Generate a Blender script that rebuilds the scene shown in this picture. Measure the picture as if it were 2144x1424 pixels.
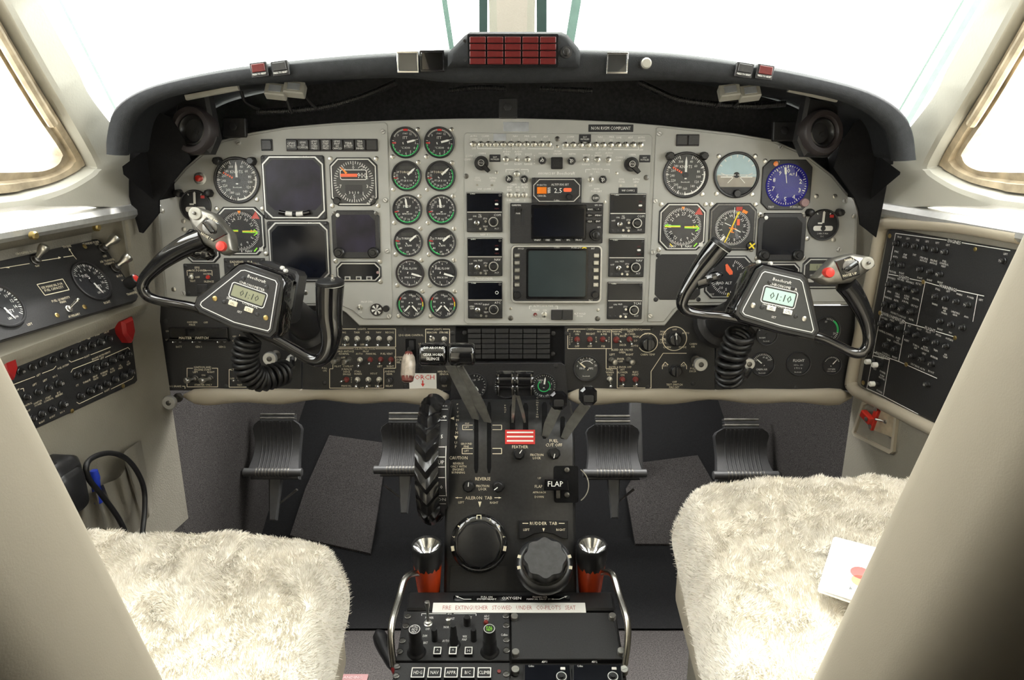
import bpy, math, random
from math import sin, cos, pi, radians, sqrt, atan2
from mathutils import Vector, Matrix
random.seed(7)
for o in list(bpy.data.objects): bpy.data.objects.remove(o)
scene = bpy.context.scene
COL = scene.collection
V = Vector

# ------------------------------------------------------------------ camera
W, H, FPX = 2144, 1424, 1500.0
PITCH = radians(16.5)
CAM = V((0, 0, 1.0))
FWD = V((0, cos(PITCH), -sin(PITCH))); UPV = V((0, sin(PITCH), cos(PITCH))); RT = V((1, 0, 0))
cd = bpy.data.cameras.new('camera'); cam = bpy.data.objects.new('camera', cd); COL.objects.link(cam)
cd.sensor_width = 36.0; cd.lens = 36.0 * FPX / W; cd.clip_start = 0.01; cd.clip_end = 500
cam.location = CAM; cam.rotation_euler = (pi / 2 - PITCH, 0, 0)
scene.camera = cam

# ------------------------------------------------------------------ sky, sun, exposure
world = bpy.data.worlds.new('sky'); scene.world = world; world.use_nodes = True
bg = world.node_tree.nodes['Background']
bg.inputs[0].default_value = (1.0, 0.985, 0.95, 1); bg.inputs[1].default_value = 5.2
sd = bpy.data.lights.new('sun', 'SUN'); sd.energy = 8.0; sd.angle = radians(14); sd.color = (1.0, 0.97, 0.92)
sun = bpy.data.objects.new('sun', sd); COL.objects.link(sun)
sun.rotation_euler = V((0.10, 0.62, 0.80)).to_track_quat('Z', 'Y').to_euler()
vs_ = scene.view_settings
vs_.view_transform = 'Standard'; vs_.look = 'None'; vs_.gamma = 1.0; vs_.exposure = 0.95; vs_.use_curve_mapping = False

# ------------------------------------------------------------------ projection helpers: a photo pixel -> a point on a real surface
def ray(px, py): return FWD + RT * ((px - W / 2) / FPX) + UPV * ((H / 2 - py) / FPX)
def atY(px, py, y): r = ray(px, py); return CAM + r * (y / r.y)
def atX(px, py, x): r = ray(px, py); return CAM + r * (x / r.x)
def atZ(px, py, z): r = ray(px, py); return CAM + r * ((z - 1.0) / r.z)
def atD(px, py, d): return CAM + ray(px, py) * d
def depth(p): return (p - CAM).dot(FWD)
def frame(o, u, v):
    u = u.normalized(); n = u.cross(v).normalized(); v = n.cross(u)
    return Matrix(((u.x, v.x, n.x, o.x), (u.y, v.y, n.y, o.y), (u.z, v.z, n.z, o.z), (0, 0, 0, 1)))
class Plane:
    def __init__(s, o, u, v):
        s.M = frame(V(o), V(u), V(v)); s.I = s.M.inverted(); s.o = V(o)
        s.n = V((s.M[0][2], s.M[1][2], s.M[2][2]))
    def pt(s, px, py, h=0):
        r = ray(px, py); o = s.o + s.n * h
        return CAM + r * ((o - CAM).dot(s.n) / r.dot(s.n))
    def uv(s, px, py): p = s.I @ s.pt(px, py); return p.x, p.y
    def sc(s, px, py): return depth(s.pt(px, py)) / FPX
    def mat(s, px, py, rot=0, h=0):
        p = s.uv(px, py); return s.M @ Matrix.Translation((p[0], p[1], h)) @ Matrix.Rotation(rot, 4, 'Z')
    def off(s, h): q = Plane.__new__(Plane); q.M = s.M @ Matrix.Translation((0, 0, h)); q.I = q.M.inverted(); q.o = s.o + s.n * h; q.n = s.n; return q

# ------------------------------------------------------------------ mesh builder
TX = {}
def glyphs(t, sh=0.0):
    k = (t, sh)
    if k not in TX:
        c = bpy.data.curves.new('t', 'FONT'); c.body = t; c.size = 1; c.resolution_u = 1; c.fill_mode = 'FRONT'; c.shear = sh
        o = bpy.data.objects.new('t', c); me = bpy.data.meshes.new_from_object(o)
        vs = [v.co.copy() for v in me.vertices]; fs = [list(p.vertices) for p in me.polygons]
        bpy.data.objects.remove(o); bpy.data.curves.remove(c); bpy.data.meshes.remove(me)
        xs = [v.x for v in vs] or [0]
        TX[k] = (vs, fs, min(xs), max(xs))
    return TX[k]
CAPH = 0.70
def inset(p, b):
    n = len(p); out = []
    for i in range(n):
        a, c, d = V(p[i - 1][:2]), V(p[i][:2]), V(p[(i + 1) % n][:2])
        e1 = (c - a); e2 = (d - c)
        if e1.length < 1e-9 or e2.length < 1e-9: out.append((c.x, c.y)); continue
        e1.normalize(); e2.normalize()
        n1 = V((-e1.y, e1.x)); n2 = V((-e2.y, e2.x)); q = max(0.3, 1 + n1.dot(n2))
        m = (n1 + n2) / q * b; out.append((c.x + m.x, c.y + m.y))
    return out
def area(p): return sum(p[i - 1][0] * p[i][1] - p[i][0] * p[i - 1][1] for i in range(len(p)))
def rrect(x0, x1, y0, y1, r, n=4):
    out = []
    for cx, cy, a in ((x1 - r, y1 - r, 0), (x0 + r, y1 - r, 90), (x0 + r, y0 + r, 180), (x1 - r, y0 + r, 270)):
        for k in range(n + 1): t = radians(a + 90 * k / n); out.append((cx + r * cos(t), cy + r * sin(t)))
    return out
def octo(w, h, c, cx=0, cy=0):
    w /= 2; h /= 2
    return [(cx + a, cy + b) for a, b in ((w, -h + c), (w, h - c), (w - c, h), (-w + c, h), (-w, h - c), (-w, -h + c), (-w + c, -h), (w - c, -h))]
def catmull(p, k=6, closed=False):
    p = [V(q) for q in p]; n = len(p); out = []
    for i in range(n if closed else n - 1):
        a = p[i - 1] if (i > 0 or closed) else p[0] * 2 - p[1]
        b = p[i]; c = p[(i + 1) % n]
        d = p[(i + 2) % n] if (closed or i + 2 < n) else p[-1] * 2 - p[-2]
        for j in range(k):
            t = j / k
            out.append(0.5 * ((2 * b) + (c - a) * t + (2 * a - 5 * b + 4 * c - d) * t * t + (3 * b - a - 3 * c + d) * t ** 3))
    if not closed: out.append(p[-1].copy())
    return out
class MB:
    def __init__(s, sc=1.0, T=None): s.v = []; s.f = []; s.sc = sc; s.T = T or Matrix()
    def add(s, vs, fs):
        b = len(s.v); T = s.T; k = s.sc
        s.v += [T @ (V(p) * k) for p in vs]; s.f += [[b + i for i in f] for f in fs]
    def poly(s, pts, z0, z1, bev=0, bot=True):
        if area(pts) < 0: pts = pts[::-1]
        n = len(pts); vs = [(x, y, z0) for x, y in pts]
        rings = [[i for i in range(n)]]
        if bev:
            vs += [(x, y, z1 - bev) for x, y in pts]; rings.append([n + i for i in range(n)])
            vs += [(x, y, z1) for x, y in inset(pts, bev)]; rings.append([2 * n + i for i in range(n)])
        else:
            vs += [(x, y, z1) for x, y in pts]; rings.append([n + i for i in range(n)])
        fs = []
        for a, b in zip(rings, rings[1:]):
            for i in range(n): j = (i + 1) % n; fs.append([a[i], a[j], b[j], b[i]])
        fs.append(rings[-1])
        if bot: fs.append(rings[0][::-1])
        s.add(vs, fs); return s
    def box(s, x0, x1, y0, y1, z0, z1, bev=0): return s.poly([(x0, y0), (x1, y0), (x1, y1), (x0, y1)], z0, z1, bev)
    def rr(s, x0, x1, y0, y1, r, z0, z1, bev=0, n=4): return s.poly(rrect(x0, x1, y0, y1, r, n), z0, z1, bev)
    def flat(s, pts, z):
        if area(pts) < 0: pts = pts[::-1]
        s.add([(x, y, z) for x, y in pts], [list(range(len(pts)))]); return s
    def lathe(s, prof, n=24, cx=0, cy=0, cap=True, sq=None):
        vs = []; fs = []; R = []
        for r, z in prof:
            if r < 1e-7: R.append([len(vs)]); vs.append((cx, cy, z))
            else:
                R.append(list(range(len(vs), len(vs) + n)))
                for i in range(n):
                    a = 2 * pi * i / n; q = r * (sq(a) if sq else 1); vs.append((cx + q * cos(a), cy + q * sin(a), z))
        for a, b in zip(R, R[1:]):
            for i in range(n):
                j = (i + 1) % n
                if len(a) == 1 and len(b) == 1: continue
                if len(a) == 1: fs.append([a[0], b[i], b[j]][::-1])
                elif len(b) == 1: fs.append([a[i], a[j], b[0]])
                else: fs.append([a[i], a[j], b[j], b[i]])
        if cap:
            if len(R[0]) > 1: fs.append(R[0][::-1])
            if len(R[-1]) > 1: fs.append(R[-1])
        s.add(vs, fs); return s
    def cyl(s, cx, cy, r, z0, z1, n=20, bev=0, r1=None):
        r1 = r if r1 is None else r1
        return s.lathe([(r, z0), (r1, z1 - bev), (r1 - bev, z1)] if bev else [(r, z0), (r1, z1)], n, cx, cy)
    def disc(s, cx, cy, r, z, n=32): return s.flat([(cx + r * cos(2 * pi * i / n), cy + r * sin(2 * pi * i / n)) for i in range(n)], z)
    def arc(s, cx, cy, r0, r1, a0, a1, z, n=None):          # clock angles, degrees
        n = n or max(2, int(abs(a1 - a0) / 8)); vs = []; fs = []
        for i in range(n + 1):
            a = radians(a0 + (a1 - a0) * i / n)
            vs += [(cx + r0 * sin(a), cy + r0 * cos(a), z), (cx + r1 * sin(a), cy + r1 * cos(a), z)]
        for i in range(n): fs.append([2 * i, 2 * i + 2, 2 * i + 3, 2 * i + 1] if a1 < a0 else [2 * i + 1, 2 * i + 3, 2 * i + 2, 2 * i])
        s.add(vs, fs); return s
    def bar(s, x0, y0, x1, y1, w, z, w1=None):
        d = V((x1 - x0, y1 - y0));
        if d.length < 1e-9: return s
        d.normalize(); w1 = w if w1 is None else w1; nx, ny = -d.y * w / 2, d.x * w / 2; mx, my = -d.y * w1 / 2, d.x * w1 / 2
        s.add([(x0 - nx, y0 - ny, z), (x1 - mx, y1 - my, z), (x1 + mx, y1 + my, z), (x0 + nx, y0 + ny, z)], [[0, 1, 2, 3]]); return s
    def text(s, t, x, y, h, z=0, rot=0, al='c', wf=1.0, sh=0.0, ls=1.35):
        L = t.split('\n'); m = len(L); c, q = cos(rot), sin(rot)
        for i, ln in enumerate(L):
            if not ln.strip(): continue
            vs, fs, x0, x1 = glyphs(ln, sh); k = h / CAPH
            ox = {'c': -(x0 + x1) / 2, 'l': -x0, 'r': -x1}[al]; dy = ((m - 1) / 2 - i) * h * ls - h / 2
            out = []
            for v in vs:
                a = (v.x + ox) * k * wf; b = v.y * k + dy
                out.append((x + a * c - b * q, y + a * q + b * c, z))
            s.add(out, fs)
        return s
    def tube(s, path, r, n=10, closed=False, cap=True, ell=None):
        P = [V(p) for p in path]; m = len(P); rs = r if isinstance(r, (list, tuple)) else [r] * m
        vs = []; fs = []; t0 = None; nrm = None
        for i in range(m):
            t = (P[(i + 1) % m] - P[i - 1]) if closed else (P[min(i + 1, m - 1)] - P[max(i - 1, 0)])
            if t.length < 1e-9: t = t0 or V((0, 0, 1))
            t.normalize()
            if nrm is None:
                a = V((0, 0, 1)) if abs(t.z) < 0.9 else V((1, 0, 0)); nrm = (a - t * a.dot(t)).normalized()
            else:
                nrm = nrm - t * nrm.dot(t)
                if nrm.length < 1e-4: nrm = V((0, 0, 1)) - t * t.z if abs(t.z) < .9 else V((1, 0, 0)) - t * t.x
                nrm.normalize()
            b = t.cross(nrm); t0 = t
            for j in range(n):
                a = 2 * pi * j / n; vs.append(P[i] + (nrm * cos(a) + b * sin(a) * (ell or 1)) * rs[i])
        for i in range(m if closed else m - 1):
            for j in range(n):
                k = (j + 1) % n; i2 = (i + 1) % m
                fs.append([i * n + j, i * n + k, i2 * n + k, i2 * n + j])
        if cap and not closed: fs += [list(range(n))[::-1], [(m - 1) * n + j for j in range(n)]]
        s.add(vs, fs); return s
    def loft(s, secs, closed=True, cap=True):
        n = len(secs[0]); vs = [p for q in secs for p in q]; fs = []
        for i in range(len(secs) - 1):
            for j in range(n if closed else n - 1):
                k = (j + 1) % n; fs.append([i * n + j, i * n + k, (i + 1) * n + k, (i + 1) * n + j])
        if cap and closed: fs += [list(range(n))[::-1], [(len(secs) - 1) * n + j for j in range(n)]]
        s.add(vs, fs); return s
    def mesh(s, name, mat, ang=38):
        me = bpy.data.meshes.new(name); me.from_pydata([tuple(v) for v in s.v], [], s.f)
        me.polygons.foreach_set('use_smooth', [True] * len(me.polygons)); me.set_sharp_from_angle(angle=radians(ang))
        if mat: me.materials.append(mat)
        return me
    def build(s, name, mat, parent=None, M=None, ang=38):
        o = bpy.data.objects.new(name, s.mesh(name, mat, ang)); COL.objects.link(o)
        if parent: o.parent = parent
        if M is not None: o.matrix_local = M
        return o
def tag(o, label=None, cat=None, group=None, kind=None):
    if label: o['label'] = label
    if cat: o['category'] = cat
    if group: o['group'] = group
    if kind: o['kind'] = kind
    return o
def thing(name, label, cat, M=None, group=None):
    o = bpy.data.objects.new(name, None); COL.objects.link(o); o.empty_display_size = 0.02
    if M is not None: o.matrix_world = M
    return tag(o, label, cat, group)
def inst(me, name, parent, loc, rot=0, sc=1.0, M=None):
    o = bpy.data.objects.new(name, me); COL.objects.link(o); o.parent = parent
    o.matrix_local = M if M is not None else Matrix.Translation(loc) @ Matrix.Rotation(rot, 4, 'Z') @ Matrix.Scale(sc, 4)
    return o

# ------------------------------------------------------------------ materials
def pm(name, col, rough=0.5, metal=0.0, var=0.08, scale=60.0, bump=0.0, bscale=400.0, coat=0.0, spec=0.5, stretch=None, detail=4):
    m = bpy.data.materials.new(name); m.use_nodes = True; nt = m.node_tree; b = nt.nodes['Principled BSDF']
    b.inputs['Base Color'].default_value = (*col, 1); b.inputs['Roughness'].default_value = rough; b.inputs['Metallic'].default_value = metal
    b.inputs['Coat Weight'].default_value = coat; b.inputs['Coat Roughness'].default_value = 0.06; b.inputs['Specular IOR Level'].default_value = spec
    if var or bump:
        tc = nt.nodes.new('ShaderNodeTexCoord'); src = tc.outputs['Object']
        if stretch:
            mp = nt.nodes.new('ShaderNodeMapping'); mp.inputs['Scale'].default_value = stretch; nt.links.new(src, mp.inputs[0]); src = mp.outputs[0]
    if var:
        n = nt.nodes.new('ShaderNodeTexNoise'); n.inputs['Scale'].default_value = scale; n.inputs['Detail'].default_value = detail; nt.links.new(src, n.inputs['Vector'])
        mx = nt.nodes.new('ShaderNodeMix'); mx.data_type = 'RGBA'
        mx.inputs[6].default_value = (*[max(0, c * (1 - var)) for c in col], 1); mx.inputs[7].default_value = (*[min(1, c * (1 + var)) for c in col], 1)
        rp = nt.nodes.new('ShaderNodeMapRange'); rp.inputs[1].default_value = 0.3; rp.inputs[2].default_value = 0.7
        nt.links.new(n.outputs[0], rp.inputs[0]); nt.links.new(rp.outputs[0], mx.inputs[0]); nt.links.new(mx.outputs[2], b.inputs['Base Color'])
    if bump:
        n2 = nt.nodes.new('ShaderNodeTexNoise'); n2.inputs['Scale'].default_value = bscale; n2.inputs['Detail'].default_value = 3; nt.links.new(src, n2.inputs['Vector'])
        bp = nt.nodes.new('ShaderNodeBump'); bp.inputs['Strength'].default_value = bump; bp.inputs['Distance'].default_value = 0.002
        nt.links.new(n2.outputs[0], bp.inputs['Height']); nt.links.new(bp.outputs[0], b.inputs['Normal'])
    return m
def glassmat(name, tint=(1, 1, 1), refl=0.06, rough=0.02):
    m = bpy.data.materials.new(name); m.use_nodes = True; nt = m.node_tree; nt.nodes.remove(nt.nodes['Principled BSDF'])
    t = nt.nodes.new('ShaderNodeBsdfTransparent'); t.inputs[0].default_value = (*tint, 1)
    g = nt.nodes.new('ShaderNodeBsdfGlossy'); g.inputs['Roughness'].default_value = rough
    x = nt.nodes.new('ShaderNodeMixShader'); x.inputs[0].default_value = refl
    nt.links.new(t.outputs[0], x.inputs[1]); nt.links.new(g.outputs[0], x.inputs[2]); nt.links.new(x.outputs[0], nt.nodes['Material Output'].inputs[0])
    return m
def emitmat(name, col, st, base=(0.02, 0.02, 0.02)):
    m = pm(name, base, 0.4, var=0); b = m.node_tree.nodes['Principled BSDF']
    b.inputs['Emission Color'].default_value = (*col, 1); b.inputs['Emission Strength'].default_value = st; return m
M_ = dict(
    grey=pm('grey panel paint', (.40, .40, .375), .42, var=.05, scale=25, bump=.05, bscale=900),
    black=pm('black crackle paint', (.018, .018, .019), .48, var=.25, scale=500, bump=.15, bscale=1500),
    bezel=pm('black bezel', (.022, .022, .024), .42, var=.2, scale=300),
    matte=pm('matte black felt', (.0055, .0055, .006), .85, var=.3, scale=200, bump=.3, bscale=900, spec=.2),
    hood=pm('glareshield vinyl', (.020, .0215, .0235), .75, var=.15, scale=120, bump=.35, bscale=1100, spec=.2),
    dial=pm('dial black', (.014, .015, .018), .55, var=.1, scale=80),
    dialgrey=pm('dial dark grey', (.040, .042, .041), .5, var=.1, scale=80),
    dialblue=pm('dial blue', (.018, .016, .25), .45, var=.1, scale=60, spec=.12),
    white=pm('white ink', (.82, .82, .78), .6, var=0),
    cream_ink=pm('cream ink', (.80, .73, .55), .6, var=0),
    green=pm('green paint', (.03, .48, .13), .5, var=0), lime=pm('lime paint', (.35, .95, .05), .5, var=0), yellow=pm('yellow paint', (.92, .72, .03), .5, var=0),
    red=pm('red paint', (.62, .03, .025), .45, var=.05), orange=pm('orange paint', (.95, .30, .03), .5, var=0), flag=pm('flag red', (.95, .16, .06), .55, var=0),
    redplastic=pm('red plastic', (.52, .03, .02), .3, var=.05, coat=.3), tile_red=pm('red annunciator lens', (.10, .011, .011), .3, var=.15, scale=200),
    tile_dark=pm('dark annunciator lens', (.030, .030, .031), .35, var=.2, scale=200),
    steel=pm('brushed steel', (.55, .54, .50), .32, 1.0, var=.08, scale=200), chrome=pm('chrome', (.78, .78, .77), .12, 1.0, var=0),
    darksteel=pm('dark steel', (.16, .155, .145), .4, 1.0, var=.2, scale=200), brass=pm('worn brass', (.50, .38, .16), .35, 1.0, var=.1),
    alum=pm('aluminium', (.62, .62, .60), .45, .85, var=.06, scale=100),
    gloss=pm('gloss black', (.008, .008, .009), .10, var=.1, scale=60, coat=.8), knob=pm('black knob plastic', (.014, .014, .015), .33, var=.2, scale=200),
    screen=pm('dark screen', (.005, .006, .010), .2, var=.6, scale=9, spec=.35), screen2=pm('radar screen', (.030, .042, .045), .25, var=.12, scale=12, coat=.2),
    screen3=pm('purple smudged screen', (.012, .010, .024), .35, var=.8, scale=22, spec=.35),
    lcd_grey=pm('grey lcd', (.26, .27, .18), .4, var=.05), lcd_blue=pm('lit lcd', (.46, .66, .60), .4, var=.03), lcd_ink=pm('lcd ink', (.02, .025, .02), .6, var=0),
    glass=glassmat('instrument glass', (1, 1, 1), .010, .0), pane=glassmat('window glass', (.97, 1, .985), .04, .01), acrylic=glassmat('clear acrylic', (.84, .85, .83), .30, .06),
    leather=pm('cream leather', (.41, .365, .285), .55, var=.04, scale=14, bump=.06, bscale=900), lining=pm('grey beige lining', (.245, .226, .186), .6, var=.05, scale=18, bump=.35, bscale=350),
    trimw=pm('off white window trim', (.45, .44, .385), .5, var=.05, scale=12, bump=.1, bscale=300), sealt=pm('worn tan seal', (.40, .33, .23), .6, var=.45, scale=30),
    tealfr=pm('teal glass edge', (.085, .135, .115), .4, var=.1), carpet=pm('grey carpet', (.052, .048, .0465), .95, var=.55, scale=420, bump=.9, bscale=700, spec=.1),
    mat_black=pm('black ribbed mat', (.007, .007, .0075), .9, var=.5, scale=300, bump=.8, bscale=500, spec=.15, stretch=(3, .4, 1)),
    fleece=pm('sheepskin', (.74, .70, .625), .9, var=.10, scale=30, spec=.1), rubber=pm('black rubber', (.012, .012, .013), .42, var=.15, scale=200),
    pedal=pm('pedal rubber', (.052, .052, .053), .42, var=.12, scale=120, bump=.2, bscale=800), paper=pm('paper', (.86, .86, .85), .7, var=0), placard=pm('white placard', (.80, .79, .75), .5, var=0),
    apron=pm('pale concrete', (.72, .71, .68), .8, var=.05, scale=.5), kerb=pm('grey kerb', (.27, .28, .29), .8, var=.2, scale=1), blueplastic=pm('blue plastic', (.02, .05, .45), .35, var=.1),
    skyball=pm('sky blue', (.42, .58, .62), .4, var=.05), earth=pm('horizon brown', (.33, .30, .25), .4, var=.15, scale=40), amber=pm('amber lens', (.85, .22, .02), .25, var=.1),
    silverlabel=pm('silver label', (.70, .73, .78), .28, .6, var=.15, scale=40), clamp=pm('grey beige box', (.33, .32, .28), .5, var=.05), handle=pm('cloudy gear handle', (.55, .48, .40), .25, var=.25, scale=90, coat=.5),
    darkred2=pm('faded red ink', (.42, .16, .14), .6, var=0), knob2=pm('satin knob top', (.040, .041, .043), .38, var=.25, scale=120, bump=.1, bscale=900), bezel2=pm('pedestal paint', (.020, .020, .021), .36, var=.2, scale=200, bump=.1, bscale=1200),
    redswitch=pm('dull red switch', (.17, .022, .018), .4, var=.1), handlered=pm('cloudy red plastic', (.22, .07, .06), .25, var=.4, scale=90, coat=.4), guardred=pm('guard red', (.27, .012, .012), .35, var=.1), gloss2=pm('trim wheel black', (.010, .010, .011), .22, var=.1, coat=.3), tealdark=pm('dark teal post edge', (.020, .042, .036), .4, var=.1),
    absorber=pm('dark brown cabin curtain', (.045, .038, .032), .8, var=.2, scale=20, stretch=(4, 4, .2)),  # dark colour given to the unseen rear cabin to cut bounced light
    stem=pm('lever stem metal', (.30, .30, .29), .22, .55, var=.15, scale=80, coat=.4),
    headliner=pm('white headliner', (.76, .74, .69), .7, var=.04, scale=20), cover=glassmat('clear switch cover', (.92, .92, .92), .06, .02),
    placard2=pm('dull pink ink', (.24, .15, .15), .6, var=0),
    felt=pm('speckled black bulkhead paint', (.014, .014, .0145), .8, var=.5, scale=160, bump=.3, bscale=900, spec=.3),
    kick=pm('pinkish edge', (.35, .22, .22), .5, var=.1), darkred=pm('dark red plate', (.10, .012, .012), .5, var=.1), darkvent=pm('dark vent ring', (.030, .024, .025), .5, var=.1),
)
# ------------------------------------------------------------------ reference planes of the cockpit
TILT = radians(6)
PAN = Plane(atD(1072, 460, 1.305), (1, 0, 0), (0, sin(TILT), cos(TILT)))      # grey instrument panel
SUB = PAN.off(-0.010)                                                          # black sub panels
def wx(y): return 0.645 + 0.14 * (1.3 - max(y, 0.4))
WL = Plane((-0.645, 1.3, 0.5), (0.14, 1, 0), (0, 0, 1))                        # left side wall
WR = Plane((0.645, 1.3, 0.5), (0.14, -1, 0), (0, 0, 1))                        # right side wall
LIP = Plane((0, 1.113, 1.0), (1, 0, 0), (0, 0, 1))
def st(o): o['kind'] = 'structure'; return o

# ------------------------------------------------------------------ floor, walls, ceiling
def quadmesh(rows):
    m = MB(); n = len(rows[0]); m.add([p for r in rows for p in r], [[i * n + j, i * n + j + 1, (i + 1) * n + j + 1, (i + 1) * n + j] for i in range(len(rows) - 1) for j in range(n - 1)]); return m
FL = st(MB().box(-0.80, 0.80, -0.9, 1.62, -0.03, 0.0).build('floor', M_['carpet']))
ramp = quadmesh([[(-0.72, 1.60, 0.0), (0.72, 1.60, 0.0)], [(-0.72, 1.95, 0.24), (0.72, 1.95, 0.24)]]).build('toe_ramp', M_['matte'], FL)
def mat_piece(name, pts, mat, h=0.006):
    m = MB(); k = len(pts); v = [(p.x, p.y, p.z + h) for p in pts] + [(p.x, p.y, p.z) for p in pts]
    m.add(v, [list(range(k))] + [[i, i + k, (i + 1) % k + k, (i + 1) % k] for i in range(k)]); return m.build(name, mat, FL)
def flo(px, py):
    p = atZ(px, py, 0)
    if p.y > 1.6:
        r = ray(px, py); t = (0.24 / 0.35 * 1.6 + 1.0) / (0.24 / 0.35 * r.y - r.z); p = CAM + r * t
    return p
mat_piece('floor_mat', [V((-0.46, 1.255, 0)), V((-0.46, 1.6, 0)), V((0.46, 1.6, 0)), V((0.46, 1.255, 0))], M_['mat_black'], 0.004)
zf = lambda a: [flo(*q) for q in a]
mat_piece('carpet_strip', zf([(608, 1128), (776, 1166), (792, 1070), (640, 1030)]), M_['carpet'], 0.010)
mat_piece('carpet_strip', zf([(640, 1030), (792, 1070), (812, 935), (690, 918)]), M_['carpet'], 0.010)
mat_piece('carpet_strip', zf([(1330, 1146), (1470, 1146), (1500, 1030), (1310, 1030)]), M_['carpet'], 0.010)
mat_piece('carpet_strip', zf([(1310, 1030), (1500, 1030), (1460, 960), (1345, 975)]), M_['carpet'], 0.010)
lab = tag(MB().rr(-.030, .030, -.012, .012, .002, 0, .003).build('floor_placard', M_['darkred'], None, Matrix.Translation(atZ(736, 1424, 0.001))), 'small dark red floor placard between left seat and radio console', 'placard')
MB().text('LANDING', 0, .003, .0065, .0034).build('lettering', M_['placard2'], lab)
# left wall: leather lining with a recess for the fuel panel, right wall flat
prof = [(0, .25), (0, .45), (0, .60), (0, .675), (.010, .688), (.019, .697), (.021, .708), (-.002, .722), (-.058, .815), (-.055, .830), (-.030, .842), (-.012, .850), (-.006, .875)]
def wsec(y, side, flat):
    out = []
    for o, z in prof:
        if flat: o = min(0, o) * 0 
        out.append(V((side * (wx(y) - o), y - side * 0, z)))
    return out
rowsL = [wsec(y, -1, f) for y, f in ((-.1, 0), (.4, 0), (.8, 0), (1.0, 0), (1.19, 0), (1.215, 0), (1.228, 1), (1.275, 1))]
WLo = st(quadmesh(rowsL).build('wall_left', M_['lining'], ang=50))
WRo = st(quadmesh([wsec(y, 1, 1) for y in (-.1, .4, .8, 1.0, 1.2, 1.275)]).build('wall_right', M_['lining'], ang=50))
for s, wo in ((-1, WLo), (1, WRo)):
    nm = 'carpet_panel'
    quadmesh([[(s * wx(y), y, 0), (s * wx(y), y, .25)] for y in (-.1, .4, 1.0, 1.26)]).build(nm, M_['carpet'], wo)
    quadmesh([[(s * x, y, 0), (s * x, y, .30), (s * (x + .01), y, .62)] for x, y in ((.655, 1.24), (.648, 1.45), (.635, 1.65), (.60, 1.95))]).build(nm, M_['carpet'], wo)
st(MB().box(-0.75, 0.75, 1.95, 1.98, 0, 0.98).build('wall_front', M_['matte']))
st(MB().box(-0.78, 0.78, -0.93, -0.90, 0, 1.47).build('wall_back', M_['absorber']))  # unseen wall, coloured dark so little light comes from behind
# upper walls with the side window opening
ua = V((-.645, 1.3, .87)); ub = V((-.771, .4, .87)); uc = ua + V((.08, 0, .40))
UL = Plane(ua, ua - ub, uc - ua)
def uvp(px, py): p = UL.uv(px, py); return V((p[0], p[1], 0))
def uyz(y, z): # a point of the plane given its y and z
    s = (z - .87) / (UL.M[2][1]); p = UL.o + V((UL.M[0][1], UL.M[1][1], UL.M[2][1])) * s
    uu = V((UL.M[0][0], UL.M[1][0], UL.M[2][0])); p = p + uu * ((y - p.y) / uu.y); q = UL.I @ p; return V((q.x, q.y, 0))
zh = UL.pt(0, 420).z
Hh = [uvp(*q) for q in ((-101, -190), (5, 0), (90, 152), (145, 245), (200, 342), (197, 357), (181, 369), (139, 391), (81, 407), (0, 420))] + [uyz(.62, zh + .01), uyz(.44, zh + .03), uyz(.42, 1.20), uyz(.62, 1.25)]
Oo = [uvp(*q) for q in ((-9, -190), (93.6, 0), (171, 139), (207, 207), (300, 330), (330, 380), (320, 437), (200, 438), (100, 446), (0, 455))] + [uyz(.62, .868), uyz(.0, .868), uyz(.0, 1.36), uyz(.62, 1.36)]
Gg = [uvp(*q) for q in ((-140, -190), (-33, 0), (54, 152), (106, 240), (160, 322), (163, 338), (153, 354), (125, 366), (75, 369), (0, 371))] + [uyz(.62, zh + .045), uyz(.47, zh + .06), uyz(.455, 1.17), uyz(.62, 1.215)]
Hh, Oo, Gg = [catmull(q, 4, True) for q in (Hh, Oo, Gg)]
def inl(a, b, d): return a + (b - a).normalized() * min(d, (b - a).length * .5)
def ringband(rows):
    m = MB(T=UL.M); n = len(rows[0]); m.add([p for r in rows for p in r], [[i * n + j, i * n + (j + 1) % n, (i + 1) * n + (j + 1) % n, (i + 1) * n + j] for i in range(len(rows) - 1) for j in range(n)]); return m
z_ = lambda P, h: [p + V((0, 0, h)) for p in P]
bandw = ringband([z_(Oo, -.03), z_([inl(a, b, .001) for a, b in zip(Oo, Hh)], -.012), z_([inl(a, b, .012) for a, b in zip(Oo, Hh)], 0), z_([inl(a, b, .012) for a, b in zip(Hh, Oo)], 0), z_([inl(a, b, .004) for a, b in zip(Hh, Oo)], -.003), z_(Hh, -.012), z_(Hh, -.04)])
bandf = ringband([z_(Hh, -.030), z_([inl(a, b, .004) for a, b in zip(Hh, Gg)], -.018), z_([a * .5 + b * .5 for a, b in zip(Hh, Gg)], -.020), z_([a * .4 + b * .6 for a, b in zip(Hh, Gg)], -.028), z_(Gg, -.026), z_(Gg, -.045)])
bandp = MB(T=UL.M); bandp.add(z_(Gg, -.036), [list(range(len(Gg)))])
rail = MB(T=UL.M).tube([p * .72 + q * .28 + V((0, 0, -.016)) for p, q in zip(Gg, Hh)][:14], .007, 8)
def mirror(m): m.v = [V((-p.x, p.y, p.z)) for p in m.v]; m.f = [f[::-1] for f in m.f]; return m
def cp(m): q = MB(); q.v = [p.copy() for p in m.v]; q.f = [list(f) for f in m.f]; return q
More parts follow.
